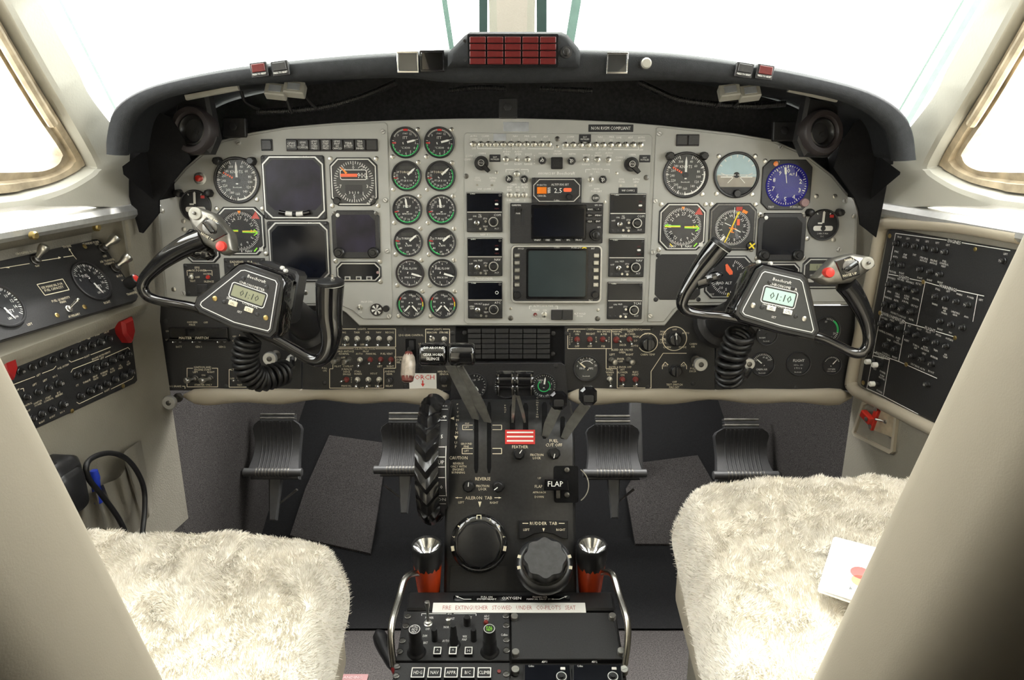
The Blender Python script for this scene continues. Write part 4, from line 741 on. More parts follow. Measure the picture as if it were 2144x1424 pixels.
for s, x, y in (('AUTO', 607, 143), ('COMM', 607, 163), ('OFF', 607, 224), ('COMM', 683, 143), ('1', 657, 163), ('2', 706, 163), ('NAV', 884, 143), ('1', 858, 165), ('2', 908, 165), ('MKR', 960, 143), ('1/2', 957, 165), ('DME', 1007, 146), ('ADF', 1084, 146), ('1', 1058, 165), ('2', 1107, 165), ('PILOT  AUDIO  OFF', 880, 226),
                ('COMM', 1247, 148), ('1', 1220, 168), ('2', 1270, 168), ('NAV', 1446, 148), ('1', 1420, 170), ('2', 1470, 170), ('MKR', 1521, 148), ('1/2', 1518, 170), ('DME', 1570, 152), ('ADF', 1645, 152), ('1', 1616, 172), ('2', 1666, 172), ('AUTO', 1718, 152), ('COMM', 1718, 172), ('OFF', 1715, 234), ('COPILOT  AUDIO  OFF', 1440, 231),
                ('CABIN', 663, 257), ('COMM 2', 585, 275), ('COMM 1', 572, 297), ('AUDIO\nSPKR', 826, 254), ('AUDIO\nEMER', 903, 254), ('VOICE', 969, 263), ('OFF', 821, 327), ('NORM', 900, 327), ('RANGE', 969, 327), ('PAGING', 1067, 258), ('PUSH\nON/OFF', 1162, 251), ('INTPH', 1260, 261), ('VOICE', 1353, 268), ('HOT\nINTPH', 1430, 263), ('AUDIO\nSPKR', 1504, 263), ('RANGE', 1350, 330), ('OFF', 1428, 331), ('OFF', 1498, 331), ('CABIN', 1656, 265), ('COMM 2', 1577, 284), ('COMM 1', 1563, 305),
                ('DME', 896, 365), ('1', 845, 384), ('2', 943, 384), ('AUD', 895, 424), ('SIDE-\nTONE', 633, 427), ('INTPH\nSENS', 734, 429), ('CABIN', 868, 463), ('ENCD', 945, 463), ('XMIT\nENBL', 846, 490), ('AUD\nON', 898, 490), ('ALTM\n1', 944, 490), ('DSBL', 844, 567), ('OFF', 895, 567), ('2', 945, 567), ('VHF  COMM  1', 684, 493), ('MKR BCN\n1 & 2', 1424, 370), ('HI', 1385, 394), ('LO', 1382, 469), ('ANN\nPUSH BRT', 1420, 500), ('SIDE-\nTONE', 1587, 437), ('INTPH\nSENS', 1683, 437), ('NAV  1', 675, 795), ('TRANSPONDER', 675, 1085), ('NAV  2', 1615, 803), ('TCAS', 1602, 1092),
                ('ALTM 2 AUX PWR', 1068, 1268), ('HORN', 1017, 1296), ('ON', 1077, 1296), ('SILENCE TEST', 1040, 1352), ('ALT HOLD\nPUSH', 1310, 1327)): t(s, x, y)
t('AVIONICS BY', 1090, 390, 4.6); t('Beechcraft', 1218, 388, 6.2, wf=1.0, sh=.15); t('B\nO\nT\nH', 1009, 297, 3, ls=1.1) if 0 else [t(c, 1009, 272 + 17 * i, 3) for i, c in enumerate('BOTH')]; [t(c, 1391, 272 + 17 * i, 3) for i, c in enumerate('BOTH')]
for L in (((633, 206), (633, 226), (795, 226)), ((965, 226), (1133, 228), (1133, 208)), ((1198, 210), (1198, 231), (1345, 231)), ((1535, 231), (1697, 233), (1697, 213)), ((821, 382), (821, 364), (875, 364)), ((918, 364), (968, 364), (968, 382)), ((1348, 384), (1348, 364), (1380, 364)), ((1470, 364), (1505, 364), (1505, 384)), ((976, 1288), (976, 1268), (992, 1268)), ((1148, 1268), (1162, 1268), (1162, 1288))): P2.ln([A2(*q) for q in L], 1.0)
P2.done()
def placard(px0, py0, px1, py1, name, label, mat, text, inkm, hh, h=.0022):
    x, y = (px0 + px1) / 2, (py0 + py1) / 2; g = Ins(PAN, x, y, name, label, 'placard', h=h); w, q = (px1 - px0) / 2, (py1 - py0) / 2
    g.p(g.mb().rr(-w, w, -q, q, 1, -.3, .9, .2), 'plate', mat); 
    if text: g.p(g.mb().text(text, 0, 0, hh, 1.1, wf=.8), 'lettering', inkm)
placard(1054, 256, 1107, 275, 'label_plate', 'shiny silver label plate at panel top centre', 'silverlabel', '', 'white', 5, 0); placard(1232, 261, 1326, 276, 'label_plate', 'black label reading NON RVSM COMPLIANT at panel top', 'dial', 'NON RVSM COMPLIANT', 'white', 6.6, 0)
placard(1033, 281, 1060, 295, 'label_plate', 'small silver label over pilot audio switches', 'silverlabel', '', 'white', 3); placard(1212, 282, 1237, 297, 'label_plate', 'small black not installed label over copilot audio switches', 'dial', 'NOT\nINSTALLED', 'white', 3.2)
placard(1025, 324, 1048, 339, 'label_plate', 'small black not installed label by left cabin selector', 'dial', 'NOT\nINSTALLED', 'white', 3.2); placard(1338, 325, 1361, 340, 'label_plate', 'small black not installed label by right cabin selector', 'dial', 'NOT\nINSTALLED', 'white', 3.2)
placard(1295, 393, 1334, 405, 'label_plate', 'small black label reading VHF COMM 2 over right radio', 'dial', 'VHF COMM 2', 'white', 4)
# ------------------------------------------------------------------ radios
def radio(x0, y0, x1, y1, name, label, word, kind):
    p0, p1 = A2(x0, y0), A2(x1, y1); x, y = (p0[0] + p1[0]) / 2, (p0[1] + p1[1]) / 2; g = Ins(PAN, x, y, name, label, 'radio', 'stacked control heads', .0022); w, h = (p1[0] - p0[0]), (p1[1] - p0[1])
    g.p(g.mb().rr(-w / 2, w / 2, -h / 2, h / 2, 1, -2, 5, .8), 'case', 'bezel'); g.p(g.mb().box(-w / 2 + 1.5, w / 2 - 1.5, h * .03, h / 2 - 2, 4, 5.6), 'display_window', 'screen'); g.p(g.mb().box(-w / 2 + 1, w / 2 - 1, -h / 2 + 1, -h * .015, 4, 6.6, .6), 'lower_face', 'black')
    g.p(g.mb().box(-w / 2 + 1, w / 2 - 1, -h * .01, h * .012, 5, 7.2).box(-w / 2 + 1, w / 2 - 1, h / 2 - 2.2, h / 2 - 1.2, 5, 6), 'trim_line', 'alum'); m = g.mb()
    m.text(word, w * .36, -h * .07, 4.6, 6.8); m.text('Collins', -w * .33, h * .46, 2.6, 5.8)
    for s, a, b_ in ((('OFF', -.40, -.18), ('ON', -.28, -.10), ('SQ\nOFF' if kind == 'com' else 'HLD', -.13, -.09), ('STO', .02, -.16), ('TEST', .02, -.36), ('ACT', .34, -.41)) if kind != 'atc' else (('STBY\nOFF', -.38, -.20), ('ON ALT', -.20, -.10), ('IDENT', .03, -.12), ('TEST', .03, -.33))): m.text(s, a * w, b_ * h, 3.3, 6.8)
    g.p(m, 'lettering', 'white')
    kn = sh('radio_knob', lambda m: m.lathe([(10.5, 0), (10.5, 6), (9, 8), (6.6, 8.4), (6.2, 14), (5, 15), (0, 15)], 20), 'knob'); o = inst(kn, 'tuning_knob', g.t, (w * .25 * g.k, -h * .24 * g.k, 6.5 * g.k), 0, g.k); inst(sh('radio_ring', lambda m: m.arc(0, 0, 8.2, 10, 0, 360, 8.6, 24), 'alum'), 'knob_ring', o, (0, 0, 0))
    if kind != 'tcas': o = inst(sh('radio_sel', lambda m: m.lathe([(6.5, 0), (6.5, 5), (4, 6.5), (2.5, 12), (0, 12.4)], 14), 'steel'), 'selector_knob', g.t, (-w * .22 * g.k, -h * .27 * g.k, 6.5 * g.k), 0, g.k * .85)
    for a, b_ in ((-.12, -.42), (.03, -.23), (.03, -.43)): inst(sh('radio_btn', lambda m: m.lathe([(2.6, 0), (2.6, 2), (0, 2.2)], 10), 'steel'), 'button', g.t, (a * w * g.k, b_ * h * g.k, 6.5 * g.k), 0, g.k)
    if kind in ('com', 'nav'):
        g.p(g.mb(w * .34, h * .20).rr(-3.6, 3.6, -2, 2, 1.8, 5, 8), 'slide_button', 'placard'); g.p(g.mb().text('XFR', w * .34, h * .29, 3, 5.8).text('MEM', w * .34, h * .09, 3, 5.8), 'red_legend', 'darkred')
    if kind == 'atc': g.p(g.mb(w * .34, h * .2).arc(0, 0, 2.6, 3.4, 0, 360, 5.9), 'lamp_ring', 'white')
    for a, b_ in ((-.42, -.43), (.43, .42), (-.28, -.43)): inst(S_BK(), 'screw', g.t, (a * w * g.k, b_ * h * g.k, 6 * g.k), .6, g.k * .5)
radio(562, 517, 797, 776, 'radio', 'black communication radio, top of left radio stack', 'COM', 'com'); radio(567, 815, 797, 1067, 'radio', 'black navigation radio, middle of left radio stack', 'NAV', 'nav'); radio(570, 1103, 797, 1348, 'radio', 'black transponder, bottom of left radio stack', 'ATC', 'atc')
radio(1506, 525, 1742, 785, 'radio', 'black communication radio, top of right radio stack', 'COM', 'com'); radio(1499, 821, 1732, 1073, 'radio', 'black navigation radio, middle of right radio stack', 'NAV', 'nav'); radio(1490, 1107, 1719, 1353, 'radio', 'black collision avoidance head, bottom of right radio stack', 'TCAS', 'tcas')
# altitude preselector
p = A2(1155, 503); g = Ins(PAN, *p, 'altitude_preselector', 'black altitude set box reading 2,5 with orange lamp', 'instrument', h=.0022); g.p(g.mb().rr(-52, 52, -26.5, 26, 1.5, -2, 5, .8), 'case', 'bezel'); g.p(mframe(g.mb(), octo(97, 46, 12), octo(94, 43, 11.5), 5, 6), 'rim', 'alum'); g.p(g.mb().rr(-22, 28, -7, 7, 3, 5, 5.8), 'counter', 'dial')
g.p(g.mb(-31, 0).rr(-10, 10, -7, 7, 1, 5, 8, 1), 'alert_lamp', 'amber'); m = g.mb(); m.text('2,5', 3, 0, 10, 6).text('ALTITUDE SET', 7, 12, 4, 5.4).text('PUSH TO', -31, 11, 3.4, 5.4).text('CANCEL', -31, -11, 3.4, 5.4).text('Collins', 0, -20, 3, 5.4)
for i in range(5): m.bar(-19, -5 + 2.4 * i, -13, -4 + 2.4 * i, 1.2, 6)
g.p(m, 'lettering', 'white'); g.p(g.mb(22, 1).rr(-8, 9, -4, 4, 3, 5.5, 6.4), 'flag', 'flag'); g.p(g.mb(26, -13).lathe([(6, 5), (6, 13), (5, 14), (0, 14)], 14), 'knob', 'knob')
for q in ((-46, 21), (46, 21), (-46, -22), (46, -22)): inst(S_BK(), 'screw', g.t, (q[0] * g.k, q[1] * g.k, 5 * g.k), .6, g.k * .9)
# moving-map navigator
p = A2(1154, 719); g = Ins(PAN, *p, 'map_navigator', 'wide black satellite navigator with dark blue screen above radar', 'display', h=.0022); w, h = 193, 83; g.p(g.mb().rr(-w / 2, w / 2, -h / 2, h / 2, 2, -2, 7, 1), 'case', 'bezel'); g.p(g.mb().rr(-53, 62, -34, 38, 3, 7, 9, 1.5), 'screen_bezel', 'gloss'); g.p(g.mb().box(-48, 57, -27, 30, 8.5, 9.3), 'screen', 'screen')
for i, s in enumerate(('VNAV', 'OBS', 'MSG', 'FPL', 'PROC')): b_ = g.p(g.mb(-40 + 21.7 * i, -34.5).rr(-9.5, 9.5, -2.8, 2.8, 2, 7, 10.5, 1), 'button', 'knob'); g.p(g.mb(-40 + 21.7 * i, -34.5).text(s, 0, 0, 3.6, 10.7), 'legend', 'white', b_)
for j, row in enumerate((('RNG', '^'), ('D>', 'MENU'), ('CLR', 'ENT'))):
    for i, s in enumerate(row): b_ = g.p(g.mb(69 + 17 * i, 28.5 - 12.3 * j).rr(-6.6, 6.6, -3, 3, 2, 7, 10.5, 1), 'button', 'knob'); g.p(g.mb(69 + 17 * i, 28.5 - 12.3 * j).text(s, 0, 0, 3.4, 10.7), 'legend', 'white', b_)
g.p(g.mb(81.5, -24).lathe([(12.5, 6), (12.5, 13), (11, 15), (8, 15), (7.4, 22), (6, 23), (0, 23)], 22, sq=lambda a: 1 + .03 * cos(12 * a)), 'knob', 'knob'); g.p(g.mb(-80, 28).lathe([(4.5, 6), (4.5, 12), (0, 12.5)], 12), 'power_knob', 'knob'); m = g.mb()
for x in (-90, -70): m.rr(x - 2.5, x + 2.5, -4, 29, 1, 7, 8.6)
g.p(m, 'card_slot', 'dial'); g.p(g.mb().text('GARMIN', -84, 37, 3.6, 7.3).text('GPS 500', 86, 37, 3.2, 7.3).text('PWR', -80, 20, 3, 7.3).text('GPS', 88, -8, 3.2, 7.3), 'lettering', 'white')
# weather radar
p = A2(1154, 1055); g = Ins(PAN, *p, 'weather_radar', 'square weather radar with silver rim and grey-green screen', 'display', h=.0022); w, h = 189, 120; g.p(g.mb().rr(-w / 2, w / 2, -h / 2, h / 2, 9, -2, 5, 1), 'case', 'bezel'); g.p(mframe(g.mb(), rrect(-w / 2 + .5, w / 2 - .5, -h / 2 + .5, h / 2 - .5, 9), rrect(-w / 2 + 3.6, w / 2 - 3.6, -h / 2 + 3.6, h / 2 - 3.6, 7), 4, 7.5), 'rim', 'alum')
g.p(mframe(g.mb(), rrect(-63, 65, -52, 53, 3), rrect(-59, 61, -47, 49, 4), 4.5, 6.6), 'screen_bezel', 'gloss'); g.p(g.mb().rr(-60, 62, -48, 50, 4, 4, 5.6), 'screen', 'screen2')
for s, labs in ((-1, ('SBY', 'SEC', 'TST', 'WX', 'MAP')), (1, ('GAIN', 'LVS', 'SB', 'ZL', 'TB'))):
    for i, q in enumerate(labs): b_ = g.p(g.mb(s * 82, 39 - 15.2 * i).rr(-5.6, 5.6, -4.6, 4.6, 1, 5, 9, 1), 'button', 'steel'); g.p(g.mb(s * 82, 39 - 15.2 * i).text(q, 0, 0, 3, 9.3), 'legend', 'white', b_)
    g.p(g.mb(s * 81, -43).lathe([(7.5, 5), (7.5, 12), (6, 14), (0, 14)], 16), 'knob', 'knob')
g.p(g.mb().text('Collins', 0, 55.5, 3, 5.4).text('WXR-270', 40, 55, 3.6, 5.4).text('HOLD', -74, 53, 3.2, 5.4).text('INT', 75, 53, 3.2, 5.4).text('TILT', 72, -55, 3, 5.4), 'lettering', 'white'); g.p(g.mb(57, 54).arc(0, -6, 6, 8, -40, 40, 5.5), 'logo_arc', 'yellow')
# ------------------------------------------------------------------ black sub panels under the grey panel
C4 = lambda x, y: (320 + x / 3.97, 640 + y / 3.97); C5 = lambda x, y: (830 + x / 4.288, 670 + y / 4.288); C6 = lambda x, y: (1180 + x / 3.458, 670 + y / 3.458)
Pan.mat = 'cream_ink'
Q1 = Pan(SUB, 'left_subpanel', 'black lower panel with master switch bar behind left yoke', 'panel', 480, 818)
MB().poly(Q1.ptsl([(336, 640), (332, 720), (328, 818), (631, 818), (631, 640)]), -.008, 0, .0008).build('plate', M_['black'], Q1.t)
Q2 = Pan(SUB, 'switch_subpanel', 'black lower panel with light and ice protection switches', 'panel', 790, 818)
MB().poly(Q2.ptsl([(633, 640), (633, 818), (942, 818), (954, 770), (954, 640)]), -.008, 0, .0008).build('plate', M_['black'], Q2.t)
Q3 = Pan(SUB, 'caution_subpanel', 'black lower centre panel holding the dark caution lights', 'panel', 1068, 760)
MB().poly(Q3.ptsl([(955, 684), (955, 790), (1181, 790), (1181, 684)]), -.009, -.0015).build('plate', M_['matte'], Q3.t)
Q4 = Pan(SUB, 'environment_subpanel', 'black lower panel with red cabin and environment switches', 'panel', 1340, 818)
MB().poly(Q4.ptsl([(1182, 640), (1182, 818), (1497, 818), (1497, 640)]), -.008, 0, .0008).build('plate', M_['black'], Q4.t)
Q5 = Pan(SUB, 'right_subpanel', 'black lower panel with three small dials under right yoke', 'panel', 1640, 818)
MB().poly(Q5.ptsl([(1499, 640), (1499, 818), (1784, 818), (1792, 640)]), -.008, 0, .0008).build('plate', M_['black'], Q5.t)
# left sub panel
t = lambda s, x, y, h=4.0, P=Q1, C=C4, **k: P.tx(s, *C(x, y), h, **k)
for s, x, y in (('OXYGEN\nMASK', 328, 148), ('OFF', 440, 140), ('ON', 122, 212), ('OFF', 122, 284), ('ON', 678, 256), ('OFF', 678, 292), ('BATT', 218, 342), ('GEN 1', 380, 342), ('GEN 2', 575, 342), ('IGNITION AND\nENGINE START', 415, 522), ('LEFT', 355, 552), ('RIGHT', 484, 552), ('ON', 420, 578), ('STARTER ONLY', 420, 658), ('ALTN', 665, 532), ('OFF', 660, 606), ('TEST', 722, 660), ('PARKING BRAKE', 160, 670)): t(s, x, y)
for L in (((285, 520), (285, 675), (540, 675), (540, 520), (492, 520)), ((285, 520), (335, 520)), ((650, 530), (635, 530), (635, 677), (803, 677), (803, 530), (690, 530)), ((820, 600), (820, 680), (900, 680)), ((60, 690), (60, 670), (78, 670)), ((245, 670), (268, 670), (268, 690)), ((722, 240), (722, 300))): Q1.ln([C4(*q) for q in L], 1.3)
for x, y in ((315, 605), (440, 605)): toggle(Q1, *C4(x + 40, y), 'fat', 0, -32, .85)
toggle(Q1, *C4(715, 607), 'std', 0, -20, .8)
m = Q1.mb(*C4(395, 235)); m.box(-62, 60, -8, 14, 0, 9, 1.5); m.poly([(-62, -8), (60, -8), (64, -14), (-66, -14)], 2, 15, 1); m.build('gang_bar', M_['gloss'], Q1.t); q = Q1.loc(*C4(365, 258)); Q1.m('cream_ink').text('MASTER   SWITCH', q[0], q[1], 5 * Q1.k(412, 705), .0135, sh=.2, wf=1.05)
for x in (178, 340, 547): toggle(Q1, *C4(x + 50, 288), 'std', -8, -40, .75)
screws(Q1, [C4(105, 130), C4(68, 632), C4(608, 672)], S_BK()); Q1.done()
def pullknob(P, px, py, r, label, dx=22, dy=-2, mt='alum', plane=SUB, ln=42):
    g = Ins(plane, px + dx, py + dy, 'pull_knob', label, 'knob', 'white pull knobs under the panel'); g.p(g.mb().lathe([(10, 0), (10, 3), (5, 4), (5, ln - 8), (0, ln - 8)], 14), 'shaft', 'darksteel'); z = ln
    g.p(g.mb().lathe([(r * .6, z - 10), (r, z - 6), (r * 1.03, z), (r * .92, z + 3), (r * .3, z + 3.4), (0, z + 2.4)], 26), 'cap', mt); inst(S_PHD(), 'screw', g.t, (0, 0, (z + 2.6) * g.k), .4, g.k * .9)
pullknob(Q1, *C4(940, 415), 14, 'white pull knob beside left coiled cord'); 
pullknob(Q4, *C6(970, 270), 14, 'white cabin air pull knob on right lower panel', -4, 6); pullknob(Q5, *C6(1330, 260), 12, 'white pull knob beside right coiled cord', -10, 8)
pullknob(Q1, 352, 836, 14, 'white parking brake knob at lower left panel corner', 22, -4)
# switch sub panel
t = lambda s, x, y, h=4.0, **k: Q2.tx(s, *C4(x, y), h, **k)
for s, x, y in (('LIGHTS', 1738, 194), ('LANDING', 1560, 222), ('TAXI', 1695, 222), ('ICE', 1784, 222), ('NAV', 1878, 222), ('RECOG', 1968, 222), ('OFF', 1740, 324), ('RIGHT', 1605, 324), ('ICE-PROTECTION', 1762, 358), ('WSHLD ANTI-ICE\nNORMAL', 1590, 390), ('PROP', 1772, 380), ('AUTO', 1716, 400), ('MANUAL', 1815, 400), ('FUEL VENT', 1944, 400), ('OFF', 1582, 432), ('HI', 1582, 488), ('PILOT', 1538, 504), ('COPILOT', 1624, 504), ('LEFT', 1888, 504), ('RIGHT', 1975, 504), ('SURFACE\nDEICE\nSINGLE', 1612, 549), ('STALL\nWARN', 1704, 557), ('PITOT', 1838, 565), ('MANUAL', 1610, 667), ('LEFT', 1790, 667), ('RIGHT', 1878, 667), ('OFF', 1738, 684), ('LANDING\nGEAR', 1965, 557), ('RELAY', 1966, 667), ('FULL\nON', 1428, 530)): t(s, x, y)
[Q2.tx(c, *C4(1652, 600 + 18 * i), 3.2) for i, c in enumerate('OFF')]
for L in (((1560, 193), (1690, 193)), ((1785, 193), (2018, 193), (2018, 345), (1540, 345)), ((1500, 358), (1670, 358)), ((1850, 358), (2018, 358), (2018, 520), (1920, 520), (1920, 685), (1765, 685)), ((1710, 685), (1470, 685), (1470, 525), (1497, 525), (1497, 440))): Q2.ln([C4(*q) for q in L], 1.3)
for x in (1610, 1698, 1790, 1880, 1970): toggle(Q2, *C4(x, 275), 'std', -30)
for x in (1545, 1635): toggle(Q2, *C4(x, 450), 'fat', 0, -18, .8)
toggle(Q2, *C4(1722, 450), 'std', -26)
for x in (1808, 1895, 1980): toggle(Q2, *C4(x, 448), 'red', -20, sc=.8)
toggle(Q2, *C4(1610, 615), 'red', 0, -25, sc=.85)
for x in (1702, 1792, 1882): toggle(Q2, *C4(x, 615), 'std', -30)
o = Q2.put(sh('relay_btn', lambda m: m.lathe([(7, 0), (7, 6), (6, 7), (0, 7)], 16), 'knob'), 'relay_button', *C4(1967, 615)); inst(sh('relay_txt', lambda m: m.text('2', 0, 0, 4, 7.2), 'white'), 'legend', o, (0, 0, 0))
t = lambda s, x, y, h=4.0, **k: Q2.tx(s, *C5(x, y), h, **k)
for s, x, y in (('LDG GEAR CONTROL', 132, 136), ('LIGHTS', 372, 83), ('BEACON', 318, 112), ('STROBE', 425, 112), ('UP', 212, 215), ('HYD FLUID\nSENSOR', 428, 475), ('TEST', 430, 592), ('DOWN\nLOCK\nREL', 20, 357)): t(s, x, y)
for L in (((262, 210), (262, 82), (328, 82)), ((417, 82), (478, 82), (478, 210))): Q2.ln([C5(*q) for q in L], 1.3)
toggle(Q2, *C5(320, 172), 'std', 25); toggle(Q2, *C5(430, 172), 'std', -20); Q2.mb(*C5(131, 282)).rr(-11, 11, -27, 27, 2, 0, 1.2).build('gear_slot', M_['matte'], Q2.t); Q2.mb(*C5(135, 225)).rr(-5, 5, -10, 10, 2, 1, 1.6).build('slot_hole', M_['dial'], Q2.t)
Q2.put(SH['relay_btn'], 'test_button', *C5(428, 535)); Q2.put(SH['relay_btn'], 'lock_button', *C5(222, 442), sc=Q2.k(880, 770) * .8)
screws(Q2, [C5(78, 83), C5(503, 118), C5(82, 600), C4(1428, 642), C4(2098, 195), C4(2100, 670)], S_BK()); Q2.done()
g = Ins(SUB, 885.5, 798, 'torch_placard', 'white placard reading TORCH with red arrow below gear handle', 'placard', h=.001); g.p(g.mb().rr(-28.5, 28.5, -17, 17, 1, 0, 1), 'plate', 'placard'); g.p(g.mb().text('TORCH', -1, 9, 10, 1.2, wf=1.05), 'lettering', 'red'); g.p(g.mb().bar(0, 2, 0, -6, 2.2, 1.2).flat([(-4, -5), (4, -5), (0, -12)], 1.2), 'arrow', 'red')
# landing gear handle
g = Ins(SUB, 857, 730, 'gear_handle', 'cloudy wheel shaped landing gear handle with ribbed cap', 'handle'); H0 = g.t.matrix_world.inverted()
a = H0 @ PAN.pt(856, 738, .030); e = H0 @ PAN.pt(853, 800, .05)
MB().tube([V((0, 0, 0)), a * .6, a], .004, 10).build('stem', M_['darksteel'], g.t); g.p(MB(1 / 1, Matrix()).lathe([(0, 0)]), 'x', 'handle') if 0 else None
ax = (e - a).normalized(); mm = Matrix.Translation(a) @ ax.to_track_quat('Z', 'Y').to_matrix().to_4x4(); Lh = (e - a).length
MB(T=mm).lathe([(0, -.003), (.006, 0), (.0105, Lh * .15), (.0125, Lh * .35), (.0125, Lh * .75), (.010, Lh * .95), (.006, Lh), (0, Lh)], 24, sq=lambda q: 1 + .05 * cos(10 * q)).build('grip', M_['handle'], g.t)
MB(T=mm).lathe([(.0108, Lh * .80), (.0120, Lh * .80), (.0106, Lh * .97), (.0066, Lh * 1.01), (0, Lh * 1.01)], 20).build('end_cap', M_['handlered'], g.t); MB(T=mm).lathe([(0, -.004), (.0064, -.001), (.009, .006), (.0102, .009)], 20).build('top_cap', M_['handlered'], g.t)
# caution lights 6 x 6
q0, q1 = C5(640, 72), C5(1382, 350); g = Ins(SUB, (q0[0] + q1[0]) / 2, (q0[1] + q1[1]) / 2, 'caution_lights', 'block of thirty-six dark unlit caution lenses at panel centre', 'annunciator'); w, h = q1[0] - q0[0], q1[1] - q0[1]; g.p(g.mb().rr(-w / 2 - 2, w / 2 + 2, -h / 2 - 2, h / 2 + 2, 1, -1, 2), 'frame', 'matte')
lm = MB(g.k).rr(-w / 12 + .8, w / 12 - .8, -h / 12 + .7, h / 12 - .7, 1, 2, 5.5, .9).mesh('lens', M_['tile_dark'])
for r in range(6):
    for c in range(6): inst(lm, 'lens', g.t, ((-w / 2 + w / 6 * (c + .5)) * g.k, (h / 2 - h / 6 * (r + .5)) * g.k, 0))
screws(Q3, [C5(612, 115), C5(1408, 120), C5(1405, 305)], S_BK())
# environment sub panel
t = lambda s, x, y, h=4.2, **k: Q4.tx(s, *C6(x, y), h, **k)
for s, x, y in (('CABIN', 191, 66), ('ENVIRONMENTAL', 494, 69), ('FURN\nON', 97, 93), ('BRIGHT', 196, 100), ('NO SMOKE\n& FSB', 291, 93), ('MANUAL\nTEMP', 384, 93), ('VENT\nBLOWER', 483, 93), ('INCR', 430, 116), ('HIGH', 524, 120), ('LO', 522, 149), ('AUTO', 514, 187), ('DECR', 430, 181), ('OFF', 97, 190), ('OFF', 190, 190), ('FSB', 287, 190), ('BLEED AIR VALVES\nOPEN', 424, 225), ('LEFT', 352, 250), ('RIGHT', 478, 250), ('ENVIR\nOFF', 413, 291), ('INSTR & ENVIR OFF', 410, 341), ('STALL\nWARN\nTEST', 334, 379), ('AFT\nBLOWER\nON', 426, 379), ('ELEC\nHEAT', 520, 386), ('OFF', 420, 478), ('OFF', 518, 478), ('INCR', 607, 100), ('CABIN TEMP', 609, 250), ('MAN\nHEAT', 720, 94), ('MAN\nCOOL', 718, 153), ('OFF', 803, 70), ('AUTO', 884, 95), ('CABIN', 748, 197), ('MODE', 862, 197), ('CABIN\nAIR', 937, 183), ('PULL\nDECR', 936, 361), ('EXT', 738, 330), ('DET', 866, 330), ('OFF\nTEST SWITCH\nFIRE DET', 802, 468)): t(s, x, y)
for s, x, y in (('COFFEE', 45, 100), ('OFF', 61, 128), ('DIM', 236, 127), ('OFF', 329, 127)): [Q4.tx(c, *C6(x, y + 15 * i), 3.2) for i, c in enumerate(s)]
for L in (((160, 66), (30, 66), (30, 207), (347, 207), (347, 70), (220, 67)), ((350, 69), (420, 69)), ((568, 69), (635, 69)), ((308, 207), (308, 353), (388, 353), (388, 492), (633, 492), (633, 373), (720, 241), (890, 241)), ((715, 356), (715, 330), (735, 305), (758, 325)), ((890, 356), (890, 330), (870, 305), (850, 325)), ((935, 335), (935, 310)), ((720, 110), (720, 135), (738, 137))): Q4.ln([C6(*q) for q in L], 1.3)
for x in (98, 190): toggle(Q4, *C6(x, 140), 'red', -22, sc=.85)
toggle(Q4, *C6(284, 140), 'red', 0, 18, .85); toggle(Q4, *C6(383, 143), 'red', 0, 18, .95); toggle(Q4, *C6(477, 140), 'red', -25, 8, .85)
for x in (345, 470): toggle(Q4, *C6(x, 291), 'fat', 0, 15, .8)
toggle(Q4, *C6(333, 430), 'std', -30); toggle(Q4, *C6(425, 430), 'red', -25, sc=.85); toggle(Q4, *C6(520, 430), 'red', -25, sc=.85)
def bigknob(P, px, py, r, rot, h=14):
    kk = 'bk%d' % r; o = P.put(sh(kk, lambda m: m.lathe([(r, 0), (r, 2), (r * .8, 3), (r * .75, h), (r * .68, h + 1), (0, h + 1)], 26), 'knob'), 'rotary_knob', px, py, rot=rot); inst(sh(kk + 'g', lambda m: m.rr(-r * .2, r * .2, -r * .72, r * .72, 2, h, h + 7, 1), 'knob'), 'grip_bar', o, (0, 0, 0)); return o
bigknob(Q4, *C6(610, 170), 17, 0); o = bigknob(Q4, *C6(803, 135), 16, .15); inst(sh('kn_arrow', lambda m: m.bar(0, 2, 0, 12, 1.6, 22).flat([(-3, 11), (3, 11), (0, 17)], 22), 'white'), 'knob_mark', o, (0, 0, 0)); bigknob(Q4, *C6(810, 365), 14, 0, 12)
Q4.circ(*C6(610, 165), 19.5, -60, 240); Q4.circ(*C6(803, 135), 24.5, -70, 280)
g = gauge(SUB, *C6(165, 350), 27.5, 'prop_ammeter', 'round grey prop amps gauge on right lower panel', dial='dialgrey', nums=(('0', -75, .72), ('10', -28, .74), ('20', 25, .74), ('30', 72, .75)), ticks=((-50, 50, 7, .12, 1),), texts=(('PROP AMPS', 0, 0, .16), ('Beechcraft', 0, -.6, .10)), arcs=((-52, 52, 'white', .56, .61),), needles=((-50, .72, 3, 'cream_ink'),), numh=.17, h=.0003)
screws(Q4, [C6(22, 98), C6(645, 67), C6(608, 490), C6(935, 460)], S_BK()); Q4.done()
D = dict(h=.0003, group='small dials under the right yoke')
gauge(SUB, *C6(1440, 320), 26, 'cabin_air_gauge', 'small round black cabin air dial under right yoke', ticks=((-65, 60, 15, .14, 1),), nums=(('0', -60, .62), ('60', 5, .58), ('80', 30, .6), ('100', 55, .62)), texts=(('CABIN AIR', -.05, -.42, .15), ('Beechcraft', 0, -.72, .10)), needles=((-50, .7, 2.4, 'white'),), **D)
gauge(SUB, *C6(1700, 315), 26, 'flight_hour_meter', 'small round black flight hour meter under right yoke', texts=(('FLIGHT', 0, .25, .22), ('HOURS  1/10', 0, -.12, .10), ('1 7 5 1 6', 0, -.38, .14), ('Beechcraft', 0, -.7, .10)), **D)
